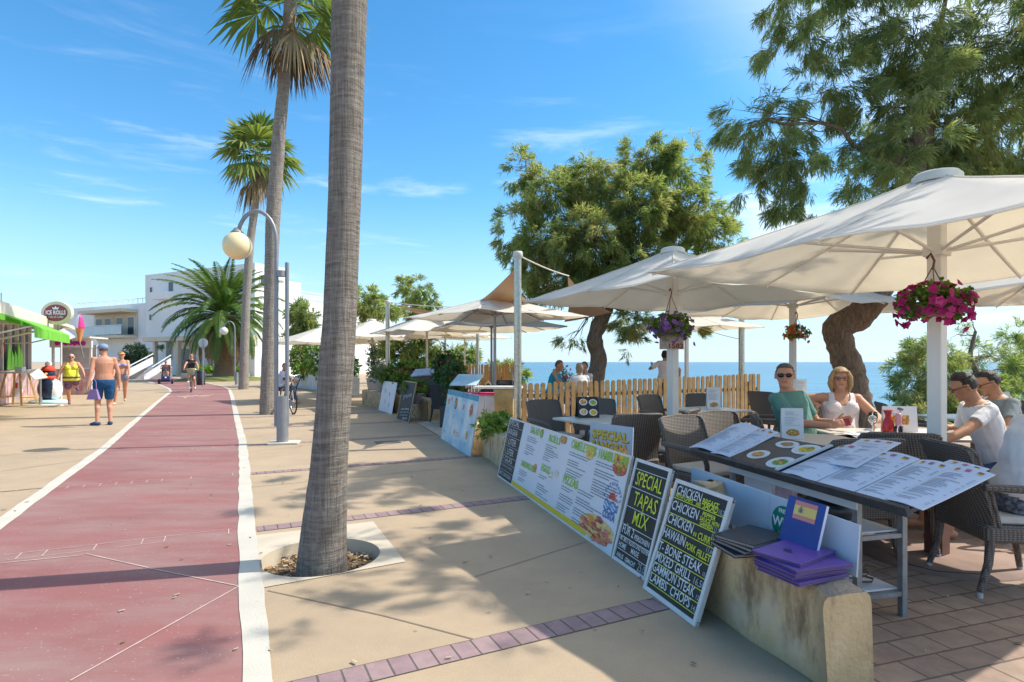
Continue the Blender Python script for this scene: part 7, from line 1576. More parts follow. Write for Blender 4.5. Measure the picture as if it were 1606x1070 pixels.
# ramp with white solid rails, lawn and kerb before the hotel
root = thing('access_ramp', 'access ramp with two slanting white rails before the hotel', 'ramp', P(235, 590, 46))
for (p0, p1) in (((196, 586), (240, 563)), ((226, 592), (268, 565))):
    A, B = P(*p0, 46), P(*p1, 48); mb = MB(); up = Vector((0, 0, .42)); mb.slab(A - up, B - up, B + up * .4, A + up * .4, .12); mb.build('rail', RAILW, root, world=True); mb = MB(); mb.tube([A + up, B + up], .05, 6); mb.build('handrail', RAILW, root, world=True)
mb = MB(); A, B = P(190, 590, 47), P(270, 590, 49); mb.box(((A + B) / 2).to_tuple()[:2] + (.45,), ((B - A).length, .5, .9), math.atan2((B - A).y, (B - A).x)); mb.build('base_wall', mat('grey_render', (.42, .40, .37), .9, .1, 1), root, world=True)
A, B = Vector((-27.2, 48.5, 0)), Vector((-22.4, 47.2, 0)); root = thing('lawn_hedge', 'bright green clipped low hedge with pale kerb before the hotel', 'hedge', A)
mb = MB(); mb.box((A + B) / 2 + Vector((0, 0, .2)), ((B - A).length + 1.5, .5, .4), math.atan2((B - A).y, (B - A).x)); mb.build('kerb', mat('pale_kerb', (.5, .42, .33), .9, .1, 2), root, world=True)
k = 900; Cc = np.array([np.array(A) + (np.array(B - A)) * t + np.array([rng.normal(0, .15), 1.0 + rng.uniform(-.55, .55), .35 + rng.random() * .55]) for t in rng.random(k)]); Dd = unit(rng.normal(0, 1, (k, 3)) + np.array([0, 0, .8]))
HEDGE = leafmat('hedge_leaf', [(.10, .24, .03), (.20, .40, .04), (.32, .50, .06)], .3)
sprays_mesh('foliage', Cc, Dd, 9, .22, .06, .7, rng.random(k), HEDGE, root)
# ------------------------------------------------------------------ row of beach shops on the left
kd = Vector((-.504, .864, 0)).normalized(); kn = Vector((kd.y, -kd.x, 0)); K0 = Vector((-13.94, 13.54, 0))
SHOPW = mat('shop_white', (.66, .65, .62), .7, .05, 3); SHOPG = mat('shop_grey', (.40, .39, .37), .8, .08, 2); LIME = translucent(mat('lime_awning', (.22, .62, .06), .8, .05, 3), (.8, 1, .3), .3); CREAMF = mat('cream_fascia', (.66, .62, .52), .7, .06, 2); DARKIN = mat('shop_interior', (.06, .055, .05), .8, .3, 2)
def K(s, p, z=0.0): return K0 + kd * s + kn * p + Vector((0, 0, z))
kang = math.atan2(kd.y, kd.x)
root = thing('beach_shop', 'low shop row with lime green awnings and white window posts at the left edge', 'shop', K(4, 0))
mb = MB(); mb.box(K(5, -2.2, 1.4), (16, 4.0, 2.8), kang); mb.build('wall', SHOPG, root, world=True)
mb = MB(); mb.box(K(5.0, -1.0, 2.88), (17, 4.8, .12), kang); mb.build('roof', CREAMF, root, world=True)
mb = MB(); mb.box(K(2.2, 1.38, 2.74), (9.6, .10, .26), kang); mb.build('fascia', CREAMF, root, world=True)
mb = MB(); mb.box(K(2.0, 1.37, 2.54), (8.6, .12, .16), kang); mb.build('green_fascia_band', LIME, root, world=True)
# glazed front with posts
mb = MB(); mb.box(K(9.0, -.19, 1.45), (7.0, .06, 2.4), kang); mb.build('window_glass', HWIN, root, world=True)
for s in (5.5, 6.6, 7.7, 8.8, 9.9, 11.0, 12.2): mb = MB(); mb.box(K(s, -.12, 1.4), (.10, .12, 2.8), kang); mb.build('window_post', SHOPW, root, world=True)
mb = MB(); mb.box(K(8.9, .05, .55), (6.8, .35, 1.1), kang); mb.build('counter', mat('shop_counter_red_white', (.62, .58, .56), .5, 0, 3, col2=(.45, .10, .10)), root, world=True)
for s in (.9, 3.4, 5.0): mb = MB(); mb.box(K(s, .1, 1.4), (.09, .09, 2.8), kang); mb.build('post', SHOPW, root, world=True)
for j, (sa, sb) in enumerate(((.45, 2.15), (2.25, 6.05))):
    mb = MB(); n = 6; vs = []; prof = [(1.45, 2.58), (1.7, 2.47), (1.95, 2.35), (2.0, 2.31), (2.01, 2.04)]
    for s in (sa, sb):
        for p, z in prof: vs.append(K(s, p, z))
    m = len(prof); mb.add(vs, [(i, m + i, m + i + 1, i + 1) for i in range(m - 1)], 0); aw = mb.build('awning', LIME, root, world=True); sd = aw.modifiers.new('t', 'SOLIDIFY'); sd.thickness = .012
    for s in (sa + .05, sb - .05): mb = MB(); mb.tube([K(s, -.1, 2.0), K(s, 1.0, 2.05), K(s, 1.95, 2.34)], .022, 6); mb.build('awning_arm', SHOPW, aw, world=True)
# lime leaf cut-outs standing in the window
mb = MB()
for s, h in ((8.2, .9), (8.7, .62), (9.2, .62), (9.7, .95), (10.1, .7)):
    c = K(s, .0, 1.12); mb.slab(c - kd * .22, c + kd * .22, c + kd * .26 + Vector((0, 0, h * .7)), c - kd * .05 + Vector((0, 0, h * 1.15)), .03)
mb.build('leaf_cutout', mat('lime_board', (.20, .65, .05), .5, .05, 5), root, world=True)
# bunting and small box sign
root = thing('bunting', 'string of red and white pennants under the green awning', 'bunting', K(3.2, .9, 1.9)); mb = MB(); A, B = K(1.6, 1.2, 2.0), K(4.4, .2, 1.55); mb.tube([A.lerp(B, t / 8) - Vector((0, 0, .5 * (t / 8) * (1 - t / 8))) for t in range(9)], .008, 4); mb.build('cord', ROPE, root, world=True)
for i in range(9):
    t = (i + .5) / 9; p = A.lerp(B, t) - Vector((0, 0, .5 * t * (1 - t))); d = (B - A).normalized() * .13; mb = MB(); mb.add([p - d, p + d, p - Vector((0, 0, .32)), p - d + kn * .006, p + d + kn * .006, p - Vector((0, 0, .32)) + kn * .006], [(0, 2, 1), (3, 4, 5), (0, 1, 4, 3), (1, 2, 5, 4), (2, 0, 3, 5)]); mb.build('pennant', (REDP, WHITEP)[i % 2], root, world=True)
root = thing('box_sign', 'small white hanging box sign at the left picture edge', 'sign', P(2, 500, 15.5)); mb = MB(); mb.rbox((0, 0, 0), (.36, .16, .30), .03); mb.build('box', SHOPW, root); mb = MB(); mb.tube([(0, 0, .15), (0, 0, .7)], .015, 5); mb.build('hanger', STEEL_D, root)
# oval sign
oc = P(88, 491, 19.5); root = thing('oval_sign', 'oval ICE ROLLS sign in maroon and cream above the shop roof', 'sign', oc)
def oval(rx, rz, y0, y1, m, nm, n=36):
    mb = MB(); vs = []
    for y in (y0, y1):
        for i in range(n): a = 2 * PI * i / n; vs.append((rx * math.cos(a), y, rz * math.sin(a)))
    mb.add(vs, [tuple(range(n)), tuple(range(n, 2 * n))[::-1]] + [((i + 1) % n, i, n + i, n + (i + 1) % n) for i in range(n)]); return mb.build(nm, m, root)
oval(.52, .395, 0, .12, CREAMF, 'sign_body'); oval(.50, .375, -.012, 0, mat('sign_cream', (.66, .55, .40), .5, .05, 4), 'cream_rim'); oval(.40, .285, -.022, -.012, mat('sign_maroon', (.26, .045, .05), .5, .1, 6), 'maroon_field')
po = Plane((0, -.024, 0), (1, 0, 0), (0, 0, 1)); mb = MB(); po.text(mb, 'ICE ROLLS', -.34, -.05, .19, 0, width=.68, bold=.006, h=.003); po.text(mb, 'Cake & Coffee', -.25, -.17, .11, 0, width=.50, shear=.3, h=.003); mb.build('lettering', WHITEP, root)
mb = MB(); mb.poly([po.at(x, y, .003) for x, y in ((-.09, .12), (.09, .12), (.115, .21), (.05, .16), (0, .24), (-.05, .16), (-.115, .21))]); mb.build('crown_emblem', WHITEP, root)
mb = MB(); mb.tube([(0, .08, -.38), (0, .1, -.75)], .03, 6); mb.build('bracket', STEEL_D, root)
for i in range(26):
    pass
# cone sign
cc = P(125, 516, 22.5); root = thing('ice_cream_sign', 'big pink and white soft ice cream cone sign on the shop roof edge', 'sign', cc)
mb = MB(); mb.lathe([(.03, -.62), (.07, -.5), (.17, -.02), (.20, .02)], n=16); mb.build('cone', mat('waffle_orange', (.72, .30, .10), .6, .15, 20), root)
for nm, m_, a0, a1 in (('white_swirl', WHITEP, 100, 290), ('pink_swirl', mat('raspberry_pink', (.62, .03, .22), .5, .1, 9), -70, 100)):
    mb = MB(); prof = [(.20, .02), (.225, .10), (.19, .17), (.205, .23), (.165, .31), (.18, .37), (.13, .45), (.14, .50), (.08, .58), (.02, .68)]; n = 9; vs = [(r_ * math.cos(R(a0 + (a1 - a0) * j / n)), r_ * math.sin(R(a0 + (a1 - a0) * j / n)), z) for r_, z in prof for j in range(n + 1)]
    mb.add(vs, [(i * (n + 1) + j, i * (n + 1) + j + 1, (i + 1) * (n + 1) + j + 1, (i + 1) * (n + 1) + j) for i in range(len(prof) - 1) for j in range(n)], 0, True); mb.build(nm, m_, root)
mb = MB(); mb.tube([(.0, .0, -.6), (.0, .25, -1.3)], .03, 6); mb.build('support', STEEL_D, root)
root.scale = (.78, .78, .85)
# ice cream kiosk with magenta header
kc = P(112, 566, 24.5); root = thing('ice_cream_kiosk', 'white framed ice cream kiosk with magenta header board', 'kiosk', (kc.x, kc.y, 0), R(10))
mb = MB(); mb.box((0, .5, .55), (1.5, .8, 1.1)); mb.build('counter', mat('kiosk_counter', (.55, .50, .50), .5, .2, 4, col2=(.40, .16, .18)), root)
for x in (-.72, .72): mb = MB(); mb.box((x, .05, 1.15), (.08, .08, 2.3)); mb.build('post', SHOPW, root)
mb = MB(); mb.box((0, .6, 1.65), (1.36, .06, 1.0)); mb.build('back_panel', mat('kiosk_grey', (.45, .45, .46), .6), root)
mb = MB(); mb.box((0, .0, 2.2), (1.6, .12, .36)); hb = mb.build('header_board', SHOPW, root); mb = MB()
for i in range(7): mb.ball((-.50 + i * .166, -.07, 2.2 + .02 * (i % 2)), (.10, .02, .105), 10)
mb.build('magenta_motif', mat('magenta_print', (.42, .02, .32), .5), hb)
mb = MB(); mb.box((0, .35, 2.45), (1.8, 1.5, .06)); mb.build('roof', SHOPW, root)
root = thing('folding_awning', 'cream folding canopy beyond the ice cream kiosk', 'awning', P(135, 540, 27)); mb = MB(); A, B, C2, D2 = P(112, 534, 28.5), P(112, 546, 26.5), P(156, 543, 26.5), P(150, 531, 29); mb.slab(B, C2, D2, A, .04); mb.build('canopy', CREAMF, root, world=True)
for p in (B, C2): mb = MB(); mb.tube([p, Vector((p.x, p.y, 0))], .03, 6); mb.build('post', SHOPW, root, world=True)
root = thing('shop_canopy', 'grey-white translucent canopy beneath the oval sign', 'awning', P(100, 525, 20.5)); mb = MB(); A, B, C2, D2 = P(80, 520, 22.0), P(96, 536, 20.0), P(118, 528, 21.2), P(98, 513, 23.0); mb.slab(B, C2, D2, A, .03); mb.build('canopy', mat('grey_white_film', (.55, .58, .56), .4, .1, 2), root, world=True); mb = MB(); mb.tube([B, Vector((B.x, B.y, 0))], .03, 6); mb.build('post', SHOPW, root, world=True)
# bar table, menu lectern, A-board, figure
PINE = mat('pine_legs', (.52, .32, .12), .7, .2, 12)
b0 = G(27, 636); root = thing('bar_table', 'tall pine trestle table with white top by the shop', 'table', b0, R(-8)); mb = MB(); mb.rbox((0, 0, 1.06), (1.0, .6, .045), .02); mb.build('table_top', SHOPW, root)
for x in (-.34, .34):
    for y in (-.2, .2): mb = MB(); mb.tube([(x * 1.35, y * 1.3, 0), (x * .75, y * .7, 1.04)], .04, 4, smooth=False); mb.build('leg', PINE, root)
    mb = MB(); mb.tube([(x * 1.2, -.24, .28), (x * 1.2, .24, .28)], .03, 4, smooth=False); mb.build('stretcher', PINE, root)
t = thing('napkin_box', 'white box standing on the tall pine table', 'box', (b0.x + .1, b0.y, 1.083)); mb = MB(); mb.rbox((0, 0, .08), (.24, .16, .16), .01); mb.build('box', CARDM, t)
l0 = G(64, 637); root = thing('menu_lectern', 'white slanted menu lectern on a flat white base', 'lectern', l0)
mb = MB(); mb.add([(-.55, -.10, 0), (.45, -.12, 0), (.55, .25, 0), (-.2, .3, 0), (-.55, -.10, .03), (.45, -.12, .03), (.55, .25, .03), (-.2, .3, .03)], [(3, 2, 1, 0), (4, 5, 6, 7), (0, 1, 5, 4), (1, 2, 6, 5), (2, 3, 7, 6), (3, 0, 4, 7)]); mb.build('base', RAILW, root)
mb = MB(); mb.cyl((-.05, .05, .03), .045, .25, 12); mb.cyl((-.05, .05, .28), .028, .62, 12); mb.build('stem', STEEL, root)
mb = MB(); mb.slab((-.42, -.05, 1.12), (.05, -.30, .86), (.22, .0, .92), (-.25, .25, 1.18), .03); mb.build('panel', CARDM, root)
f0 = G(76, 632); root = thing('penguin_figure', 'navy and white penguin figure with red scarf and bobble hat on pale blue base', 'figure', f0)
mb = MB(); mb.lathe([(.46, 0), (.48, .03), (.42, .09), (.2, .11), (0, .11)], n=20, sx=1.25); mb.build('base', mat('ice_blue', (.45, .68, .74), .5, .1, 6), root)
mb = MB(); mb.ball((0, 0, .48), (.33, .27, .42), 20); mb.build('body', mat('glossy_navy', (.015, .03, .07), .25, .1, 6), root); mb = MB(); mb.ball((.14, .05, .46), (.255, .245, .37), 20); mb.build('belly', WHITEP, root)
mb = MB(); mb.ball((0, 0, 1.0), (.19, .18, .20), 16); hd = mb.build('head', MATS['glossy_navy'], root); mb = MB(); mb.lathe([(.0, -.06), (.19, -.05), (.215, 0), (.19, .06), (0, .07)], (0, 0, .86), 18); mb.build('scarf', mat('scarf_red', (.62, .06, .03), .8), root)
mb = MB(); mb.lathe([(.20, 0), (.21, .04), (.17, .12), (.08, .17), (0, .18)], (0, 0, 1.10), 18); mb.build('hat_band', MATS['scarf_red'], root); mb = MB(); mb.ball((0, 0, 1.33), .10, 12); mb.build('hat_bobble', WHITEP, root)
mb = MB(); mb.tube([(.05, -.17, 1.0), (.10, -.27, .97)], [.05, .01], 8); mb.build('beak', ORANGE, root)
root = thing('a_board', 'white and red folding board leaning below the tall pine table', 'sign', G(22, 630)); mb = MB(); mb.slab((-.12, 0, 0), (.24, .0, 0), (.10, .25, .75), (-.26, .25, .75), .03); mb.build('board', CARDM, root); pla = Plane((-.12, -.003, 0), (1, 0, 0), (-.14, .25, .75)); mb = MB(); pla.rect(mb, -.05, .5, .20, .7, 0, .003); mb.build('red_print', REDP, root)
# bar stools and crates read as blurred colour behind: one green crate
root = thing('plastic_crate', 'green plastic crate half cut by the left edge', 'crate', G(0, 628)); mb = MB(); mb.box((0, 0, .15), (.5, .35, .03)); mb.build('bottom', mat('crate_green', (.03, .35, .08), .5), root)
for dx, dy, sx_, sy_ in ((0, -.165, .5, .02), (0, .165, .5, .02), (-.24, 0, .02, .31), (.24, 0, .02, .31)): mb = MB(); mb.box((dx, dy, .20), (sx_, sy_, .40)); mb.build('side', MATS['crate_green'], root)
# ------------------------------------------------------------------ street lamps, sign, bin
GREYP_ = mat('grey_lamp_paint', (.27, .28, .30), .45, .08, 10, metal=.3); GLOBE = mat('cream_lamp_globe', (.84, .70, .40), .3, .04, 3); GLOBEW = mat('white_lamp_globe', (.75, .75, .74), .3, .03, 3)
def lamp(label, base, sc=1.0, gm=GLOBE, detail=True, rz=0.0):
    root = thing('street_lamp', label, 'street lamp', base, rz, None)
    mb = MB(); mb.rbox((.02, .02, .02), (.50, .30, .04), .02, rz=R(12)); mb.build('base_slab', mat('lamp_slab', (.62, .56, .48), .85, .1, 5), root)
    mb = MB(); mb.cyl((0, 0, .04), .095, .78, 20); mb.build('base_column', GREYP_, root)
    ptx = -.105
    pts = [(ptx, .0, .30), (ptx, .0, 3.47)] + [(ptx - .315 + .315 * math.cos(R(a)), -.08 * (a / 180), 3.47 + .50 * math.sin(R(a))) for a in range(15, 166, 15)] + [(ptx - .63, -.08, 3.60)]
    mb = MB(); mb.tube(pts, [.036] * 2 + [.034] * (len(pts) - 2), 12); mb.build('arched_pole', GREYP_, root)
    if detail:
        mb = MB(); mb.tube([(.075, .01, .33), (.075, .01, 3.10)], .034, 12); mb.build('twin_pole', GREYP_, root)
        mb = MB(); mb.cyl((-.02, .0, 2.86), .075, .10, 14); mb.tube([(-.09, 0, 2.93), (.06, 0, 2.93)], .015, 6); mb.build('spotlight', GREYP_, root)
    mb = MB(); mb.lathe([(.09, 3.56), (.11, 3.59), (.08, 3.62), (.04, 3.67)], (ptx - .63, -.08, 0), 18); mb.build('globe_cap', GREYP_, root)
    mb = MB(); mb.ball((ptx - .63, -.08, 3.37), .235, 28); mb.build('globe', gm, root)
    root.scale = (sc, sc, sc); return root
lamp('arched street lamp with cream globe and twin grey poles beside the tall palm', G(443, 696.5))
lamp('distant arched lamp with white globe in front of the date palm', Vector(((371 - CX) / FPX * 34.5, 34.5, 0)), .97, GLOBEW, False)
s0_ = Vector(((318 - CX) / FPX * 33, 33, 0)); root = thing('traffic_sign', 'round traffic sign seen from behind on a grey post', 'traffic sign', s0_); mb = MB(); mb.cyl((0, 0, 0), .035, 2.75, 10); mb.build('post', GREYP_, root); mb = MB(); mb.tube([(0, .03, 2.5), (0, .05, 2.5)], .27, 24, smooth=False); mb.build('disc', mat('sign_back', (.55, .57, .58), .4, .05, 5, metal=.3), root)
root = thing('litter_bin', 'dark litter bin beside the round traffic sign', 'bin', Vector(((315 - CX) / FPX * 35, 35, 0))); mb = MB(); mb.lathe([(.2, 0), (.24, .05), (.25, .75), (.22, .8), (0, .8)], n=16); mb.build('body', mat('bin_black', (.03, .03, .033), .5), root); mb = MB(); mb.lathe([(.26, .80), (.26, .84), (.1, .9), (0, .9)], n=16); mb.build('lid', MATS['bin_black'], root)
# drain grate in the pavement
mb = MB(); c = G(608, 694); mb.box(c + Vector((0, 0, .004)), (.42, .30, .006), R(20)); o = mb.build('drain_cover', mat('drain_iron', (.12, .11, .10), .7, .3, 30)); o['kind'] = 'structure'
# ------------------------------------------------------------------ bicycles
TYRE = mat('tyre_rubber', (.02, .02, .02), .8); CHROME = mat('chrome', (.6, .6, .6), .25, .05, 10, metal=1.0); BIKEF = mat('black_frame_paint', (.03, .03, .035), .35)
def bicycle(label, base, rz, basket=None):
    """built along +x (front); z up"""
    root = thing('bicycle', label, 'bicycle', base, rz); r = .335
    for x in (-.53, .53):
        mb = MB(); mb.tube([(x + r * math.cos(a), 0, r + .005 + r * math.sin(a)) for a in np.linspace(0, 2 * PI, 33)], .020, 7); w_ = mb.build('wheel', TYRE, root)
        mb = MB(); mb.tube([(x + (r - .025) * math.cos(a), 0, r + .005 + (r - .025) * math.sin(a)) for a in np.linspace(0, 2 * PI, 33)], .011, 6); mb.build('rim', CHROME, w_)
        mb = MB()
        for k in range(16): a = 2 * PI * k / 16; mb.tube([(x, (-1) ** k * .02, r + .005), (x + (r - .03) * math.cos(a), 0, r + .005 + (r - .03) * math.sin(a))], .0022, 3, caps=False)
        mb.tube([(x, -.04, r + .005), (x, .04, r + .005)], .02, 8); mb.build('spokes', CHROME, w_)
        mb = MB(); mb.tube([(x + (r + .035) * math.cos(R(a)), 0, r + .005 + (r + .035) * math.sin(R(a))) for a in range(10, 175, 15)], .018, 6, flat=1.6); mb.build('mudguard', BIKEF, root)
    mb = MB(); bb = (-.07, 0, .29); st = (-.22, 0, .80); hd_ = (.36, 0, .83); hb = (.39, 0, .66); rw = (-.53, 0, .34); fw = (.53, 0, .34)
    for a, b_ in ((bb, st), (hb, bb), (hd_, (-.17, 0, .62)), (bb, rw), ((-.19, 0, .70), rw), (hd_, hb)): mb.tube([a, b_], .018, 8)
    mb.build('frame', BIKEF, root)
    mb = MB(); mb.tube([hb, (.45, 0, .5), fw], .016, 8); mb.tube([hd_, (.33, 0, 1.0)], .014, 8); mb.build('fork', CHROME, root)
    mb = MB(); mb.tube([(.20, -.30, 1.02), (.30, -.22, 1.06), (.34, 0, 1.0), (.30, .22, 1.06), (.20, .30, 1.02)], .013, 7); hbm = mb.build('handlebar', CHROME, root)
    mb = MB(); mb.tube([st, (-.24, 0, .90)], .014, 7); mb.build('seat_post', CHROME, root)
    mb = MB(); mb.ball((-.27, 0, .93), (.14, .085, .04), 12); mb.ball((-.15, 0, .925), (.10, .035, .03), 10); mb.build('saddle', TYRE, root)
    mb = MB(); mb.tube([(-.07 + .085 * math.cos(a), -.03, .29 + .085 * math.sin(a)) for a in np.linspace(0, 2 * PI, 19)], .006, 5); mb.tube([(-.07, -.05, .29), (.03, -.06, .16)], .01, 6); mb.tube([(-.07, .05, .29), (-.17, .06, .42)], .01, 6); mb.box((.04, -.10, .155), (.09, .08, .02)); mb.box((-.18, .10, .425), (.09, .08, .02)); mb.build('crankset', CHROME, root)
    if basket:
        mb = MB(); mb.lathe([(.0, .78), (.12, .78), (.19, 1.08), (.20, 1.10), (.18, 1.09), (.11, .80)], (.53, 0, 0), 16, sx=.85); mb.build('basket', basket, root)
    else:
        mb = MB(); mb.tube([(-.30, -.06, .76), (-.70, -.06, .76)], .007, 5); mb.tube([(-.30, .06, .76), (-.70, .06, .76), (-.53, .06, .34)], .007, 5); mb.build('carrier', CHROME, root)
    return root
A = Vector((-6.45, 16.25, 0)); B = Vector((-5.92, 15.5, 0))
bicycle('black city bicycle parked behind the twin-pole lamp', (A + B) / 2, math.atan2((B - A).y, (B - A).x))
Yc = 26.8; cp = Vector(((300 - CX) / FPX * Yc, Yc, .012)); crz = math.atan2(-26.8, 14.0)
def CB(x, y, z): return Vector((cp.x + x * math.cos(crz) - y * math.sin(crz), cp.y + x * math.sin(crz) + y * math.cos(crz), z))
bicycle('bicycle with round basket ridden towards us on the red lane', cp, crz, mat('straw_basket', (.45, .40, .24), .85, .2, 40, col2=(.30, .36, .28)))
person('cyclist in dark top with sunglasses riding towards us on the red lane', tuple(CB(-.26, 0, 0))[:2], crz + R(90), 1.72, 1.05, SK_RED, seat=.99, lean=(0, -.12, 1), head_dir=(.5, -.85, .05), hands={'R': CB(.22, -.30, 1.07), 'L': CB(.22, .30, 1.07)}, elbow={'R': (-.8, .0, -.3), 'L': (.8, .5, -.3)}, legs={'R': CB(.04, -.12, .52), 'L': CB(-.16, .14, .22)}, vox=.015, female=True, clothes=[('shorts', trousers(.06, .75), NAVYC, .012, .002), ('t_shirt', tshirt(0, .35), BLACKC, .012, .003)], hair=mat('tied_brown_hair', (.10, .05, .03), .6), hairstyle='short', extras=['sunglasses'], shoe=WHITEC)
# mobility scooter and rider
Ym = 37.0; mp_ = Vector(((260 - CX) / FPX * Ym, Ym, 0)); NAVYP = mat('navy_scooter_paint', (.02, .035, .13), .3, .1, 6)
MZ = R(30)
def MS(x, y, z): return Vector((mp_.x + x * math.cos(MZ) - y * math.sin(MZ), mp_.y + x * math.sin(MZ) + y * math.cos(MZ), z))
root = thing('mobility_scooter', 'navy mobility scooter coming along the far end of the lane', 'mobility scooter', mp_, MZ)
mb = MB(); mb.rbox((0, 0, .22), (.52, 1.05, .14), .06); mb.build('chassis', NAVYP, root); mb = MB(); mb.rbox((0, -.48, .38), (.50, .34, .30), .10, seg=4); mb.build('front_cowl', NAVYP, root)
for x in (-.36, .36):
    for y in (-.42, .42):
        mb = MB(); mb.tube([(x - .06, y, .15), (x + .06, y, .15)], .15, 16); wv_ = mb.build('wheel', TYRE, root); mb = MB(); mb.tube([(x - .065, y, .15), (x + .065, y, .15)], .07, 10); mb.build('hub', CHROME, wv_)
mb = MB(); mb.tube([(0, -.45, .45), (0, -.30, .95)], .05, 8); mb.rbox((0, -.29, 1.0), (.30, .10, .22), .03); mb.build('tiller', mat('scooter_grey', (.07, .07, .08), .5), root)
mb = MB(); mb.tube([(-.30, -.22, .98), (0, -.30, 1.0), (.30, -.22, .98)], .02, 6); mb.build('handlebar', TYRE, root)
mb = MB(); mb.rbox((0, .22, .56), (.50, .46, .10), .05); mb.build('seat', TYRE, root); mb = MB(); mb.rbox((0, .46, .88), (.48, .10, .62), .05); mb.build('backrest', TYRE, root)
for x in (-.30, .30): mb = MB(); mb.rbox((x, .20, .76), (.06, .36, .05), .02); mb.build('armrest', TYRE, root)
mb = MB(); mb.ball((0, -.655, .42), (.06, .02, .05), 10); mb.build('headlight', WHITEP, root)
person('rider in dark red top seated on the mobility scooter', tuple(MS(0, .22, 0))[:2], MZ, 1.72, 1.1, SK_RED, seat=.70, lean=(0, .1, 1), head_dir=(.5, -.87, 0), hands={'R': MS(-.28, -.2, 1.0), 'L': MS(.28, -.2, 1.0)}, elbow={'R': (-.8, .4, -.5), 'L': (.8, .4, -.5)}, legs={'R': MS(-.14, -.28, .36), 'L': MS(.14, -.28, .36)}, vox=.02, fingers=False, clothes=[('shorts', trousers(.06, .8), mat('pink_check', (.45, .22, .24), .8), .014, 0), ('t_shirt', tshirt(0, .6), mat('wine_red_cotton', (.16, .05, .06), .85), .016, 0)], hair=HB, hairstyle='short', extras=['sunglasses'])
# ------------------------------------------------------------------ hanging baskets, pots and flowers
PLEAF = leafmat('petunia_leaf', [(.07, .17, .03), (.14, .27, .04), (.27, .36, .06)], .35); SHRUB = leafmat('glossy_shrub_leaf', [(.025, .085, .03), (.05, .14, .04), (.10, .20, .05)], .25, .4)
MAG = leafmat('magenta_petal', [(.34, .005, .14), (.50, .01, .20), (.60, .06, .30)], .3); PURPET = leafmat('purple_petal', [(.14, .04, .30), (.26, .10, .46), (.42, .22, .60)], .3); REDPET = leafmat('red_petal', [(.40, .01, .015), (.55, .02, .03), (.62, .10, .08)], .25); PINKPET = leafmat('pink_petal', [(.55, .05, .25), (.65, .12, .35), (.70, .30, .45)], .3); WHPET = leafmat('white_petal', [(.66, .64, .58), (.74, .73, .68), (.78, .77, .74)], .3); ORPET = leafmat('orange_petal', [(.60, .10, .03), (.66, .20, .05), (.68, .34, .10)], .3)
def flower_faces(C, N_, r):
    """funnel-shaped five-lobed blossoms facing N_"""
    k = len(C); Vs = []; Fs = []; up = unit(np.cross(N_, rng.normal(0, 1, (k, 3)))); sd = np.cross(N_, up); rr = r * (.75 + .5 * rng.random((k, 1)))
    for i in range(10):
        a = 2 * PI * i / 10; q = 1.0 if i % 2 == 0 else .72; Vs.append(C + (up * math.cos(a) + sd * math.sin(a)) * rr * q + N_ * rr * (.25 + .1 * rng.random((k, 1))))
    Vs = np.stack([C - N_ * rr * .25] + Vs, axis=1)
    F = []
    for i in range(5): F.append(np.stack([np.arange(k) * 11, np.arange(k) * 11 + 1 + (2 * i - 1) % 10, np.arange(k) * 11 + 1 + 2 * i, np.arange(k) * 11 + 1 + (2 * i + 1) % 10], axis=1))
    return Vs.reshape(-1, 3), np.concatenate(F)
def flowers(name, C, N_, r, m, root):
    V, F = flower_faces(C, N_, r); return np_mesh(name, V, F, m, root, tint=np.tile(rng.random(len(C)), 5), world=True)
def dome(c, rx, ry, rz, n, lo=-.3):
    q = unit(rng.normal(0, 1, (n * 3, 3))); q = q[q[:, 2] > lo][:n]; return np.array(c)[None] + q * np.array([rx, ry, rz]) * (.82 + .26 * rng.random((len(q), 1))), unit(q + rng.normal(0, .25, q.shape))
def hanging(label, c, rx, rz, hook, fm, nf, fr, trail=0, leafm=PLEAF, nl=260, lo=-.75, pot=(.36, .16, .16)):
    root = thing('hanging_basket', label, 'hanging basket', (c.x, c.y, c.z))
    mb = MB(); mb.lathe([(0, -rz * .75), (rx * .42, -rz * .75), (rx * .62, -rz * .1), (rx * .66, -.02), (rx * .6, -.02), (rx * .5, -rz * .3)], n=20); mb.build('pot', mat('basket_pot_%d' % int(pot[0] * 100), pot, .7, .15, 12), root)
    mb = MB()
    for a in (0, 120, 240): mb.tube([(rx * .6 * math.cos(R(a)), rx * .6 * math.sin(R(a)), 0), (0, 0, hook - .06)], .004, 4)
    mb.tube([(0, 0, hook - .08), (.01, 0, hook - .02), (0, .02, hook + .03), (-.01, .045, hook)], .008, 6); mb.build('hanger', mat('brown_hanger', (.16, .06, .04), .6), root)
    C, D = dome(c, rx * .85, rx * .85, rz * .85, nl, lo); C = np.array(c)[None] + (C - np.array(c)[None]) * (rng.random((len(C), 1)) ** .35); sprays_mesh('foliage', C, D, 9, rx * .22, rx * .075, .7, rng.random(len(C)), leafm, root, .25)
    C, N_ = dome(c, rx * 1.04, rx * 1.04, rz * 1.06, nf, lo)
    if trail:
        k = np.argsort(rng.random(len(C)))[:trail]; C[k, 2] -= rng.random(trail) * rz * 1.1 * (np.hypot(C[k, 0] - c.x, C[k, 1] - c.y) / rx) ** 2
    flowers('blossoms', C, N_, fr, fm, root); return root
bp = P(1463, 474, 3.86); hanging('hanging basket full of magenta petunias on the nearest parasol pole', bp, .215, .125, .30, MAG, 140, .030, 50)
bp = P(1052, 512, 7.22); hanging('hanging basket of purple and lilac petunias on the second pole', bp, .27, .16, .45, PURPET, 110, .032, 40, nl=200, pot=(.3, .28, .22))
bp = P(1250, 522, 9.02); hanging('small hanging basket of orange flowers on the third pole', bp, .19, .12, .30, ORPET, 40, .032, 12, nl=130, pot=(.32, .2, .12))
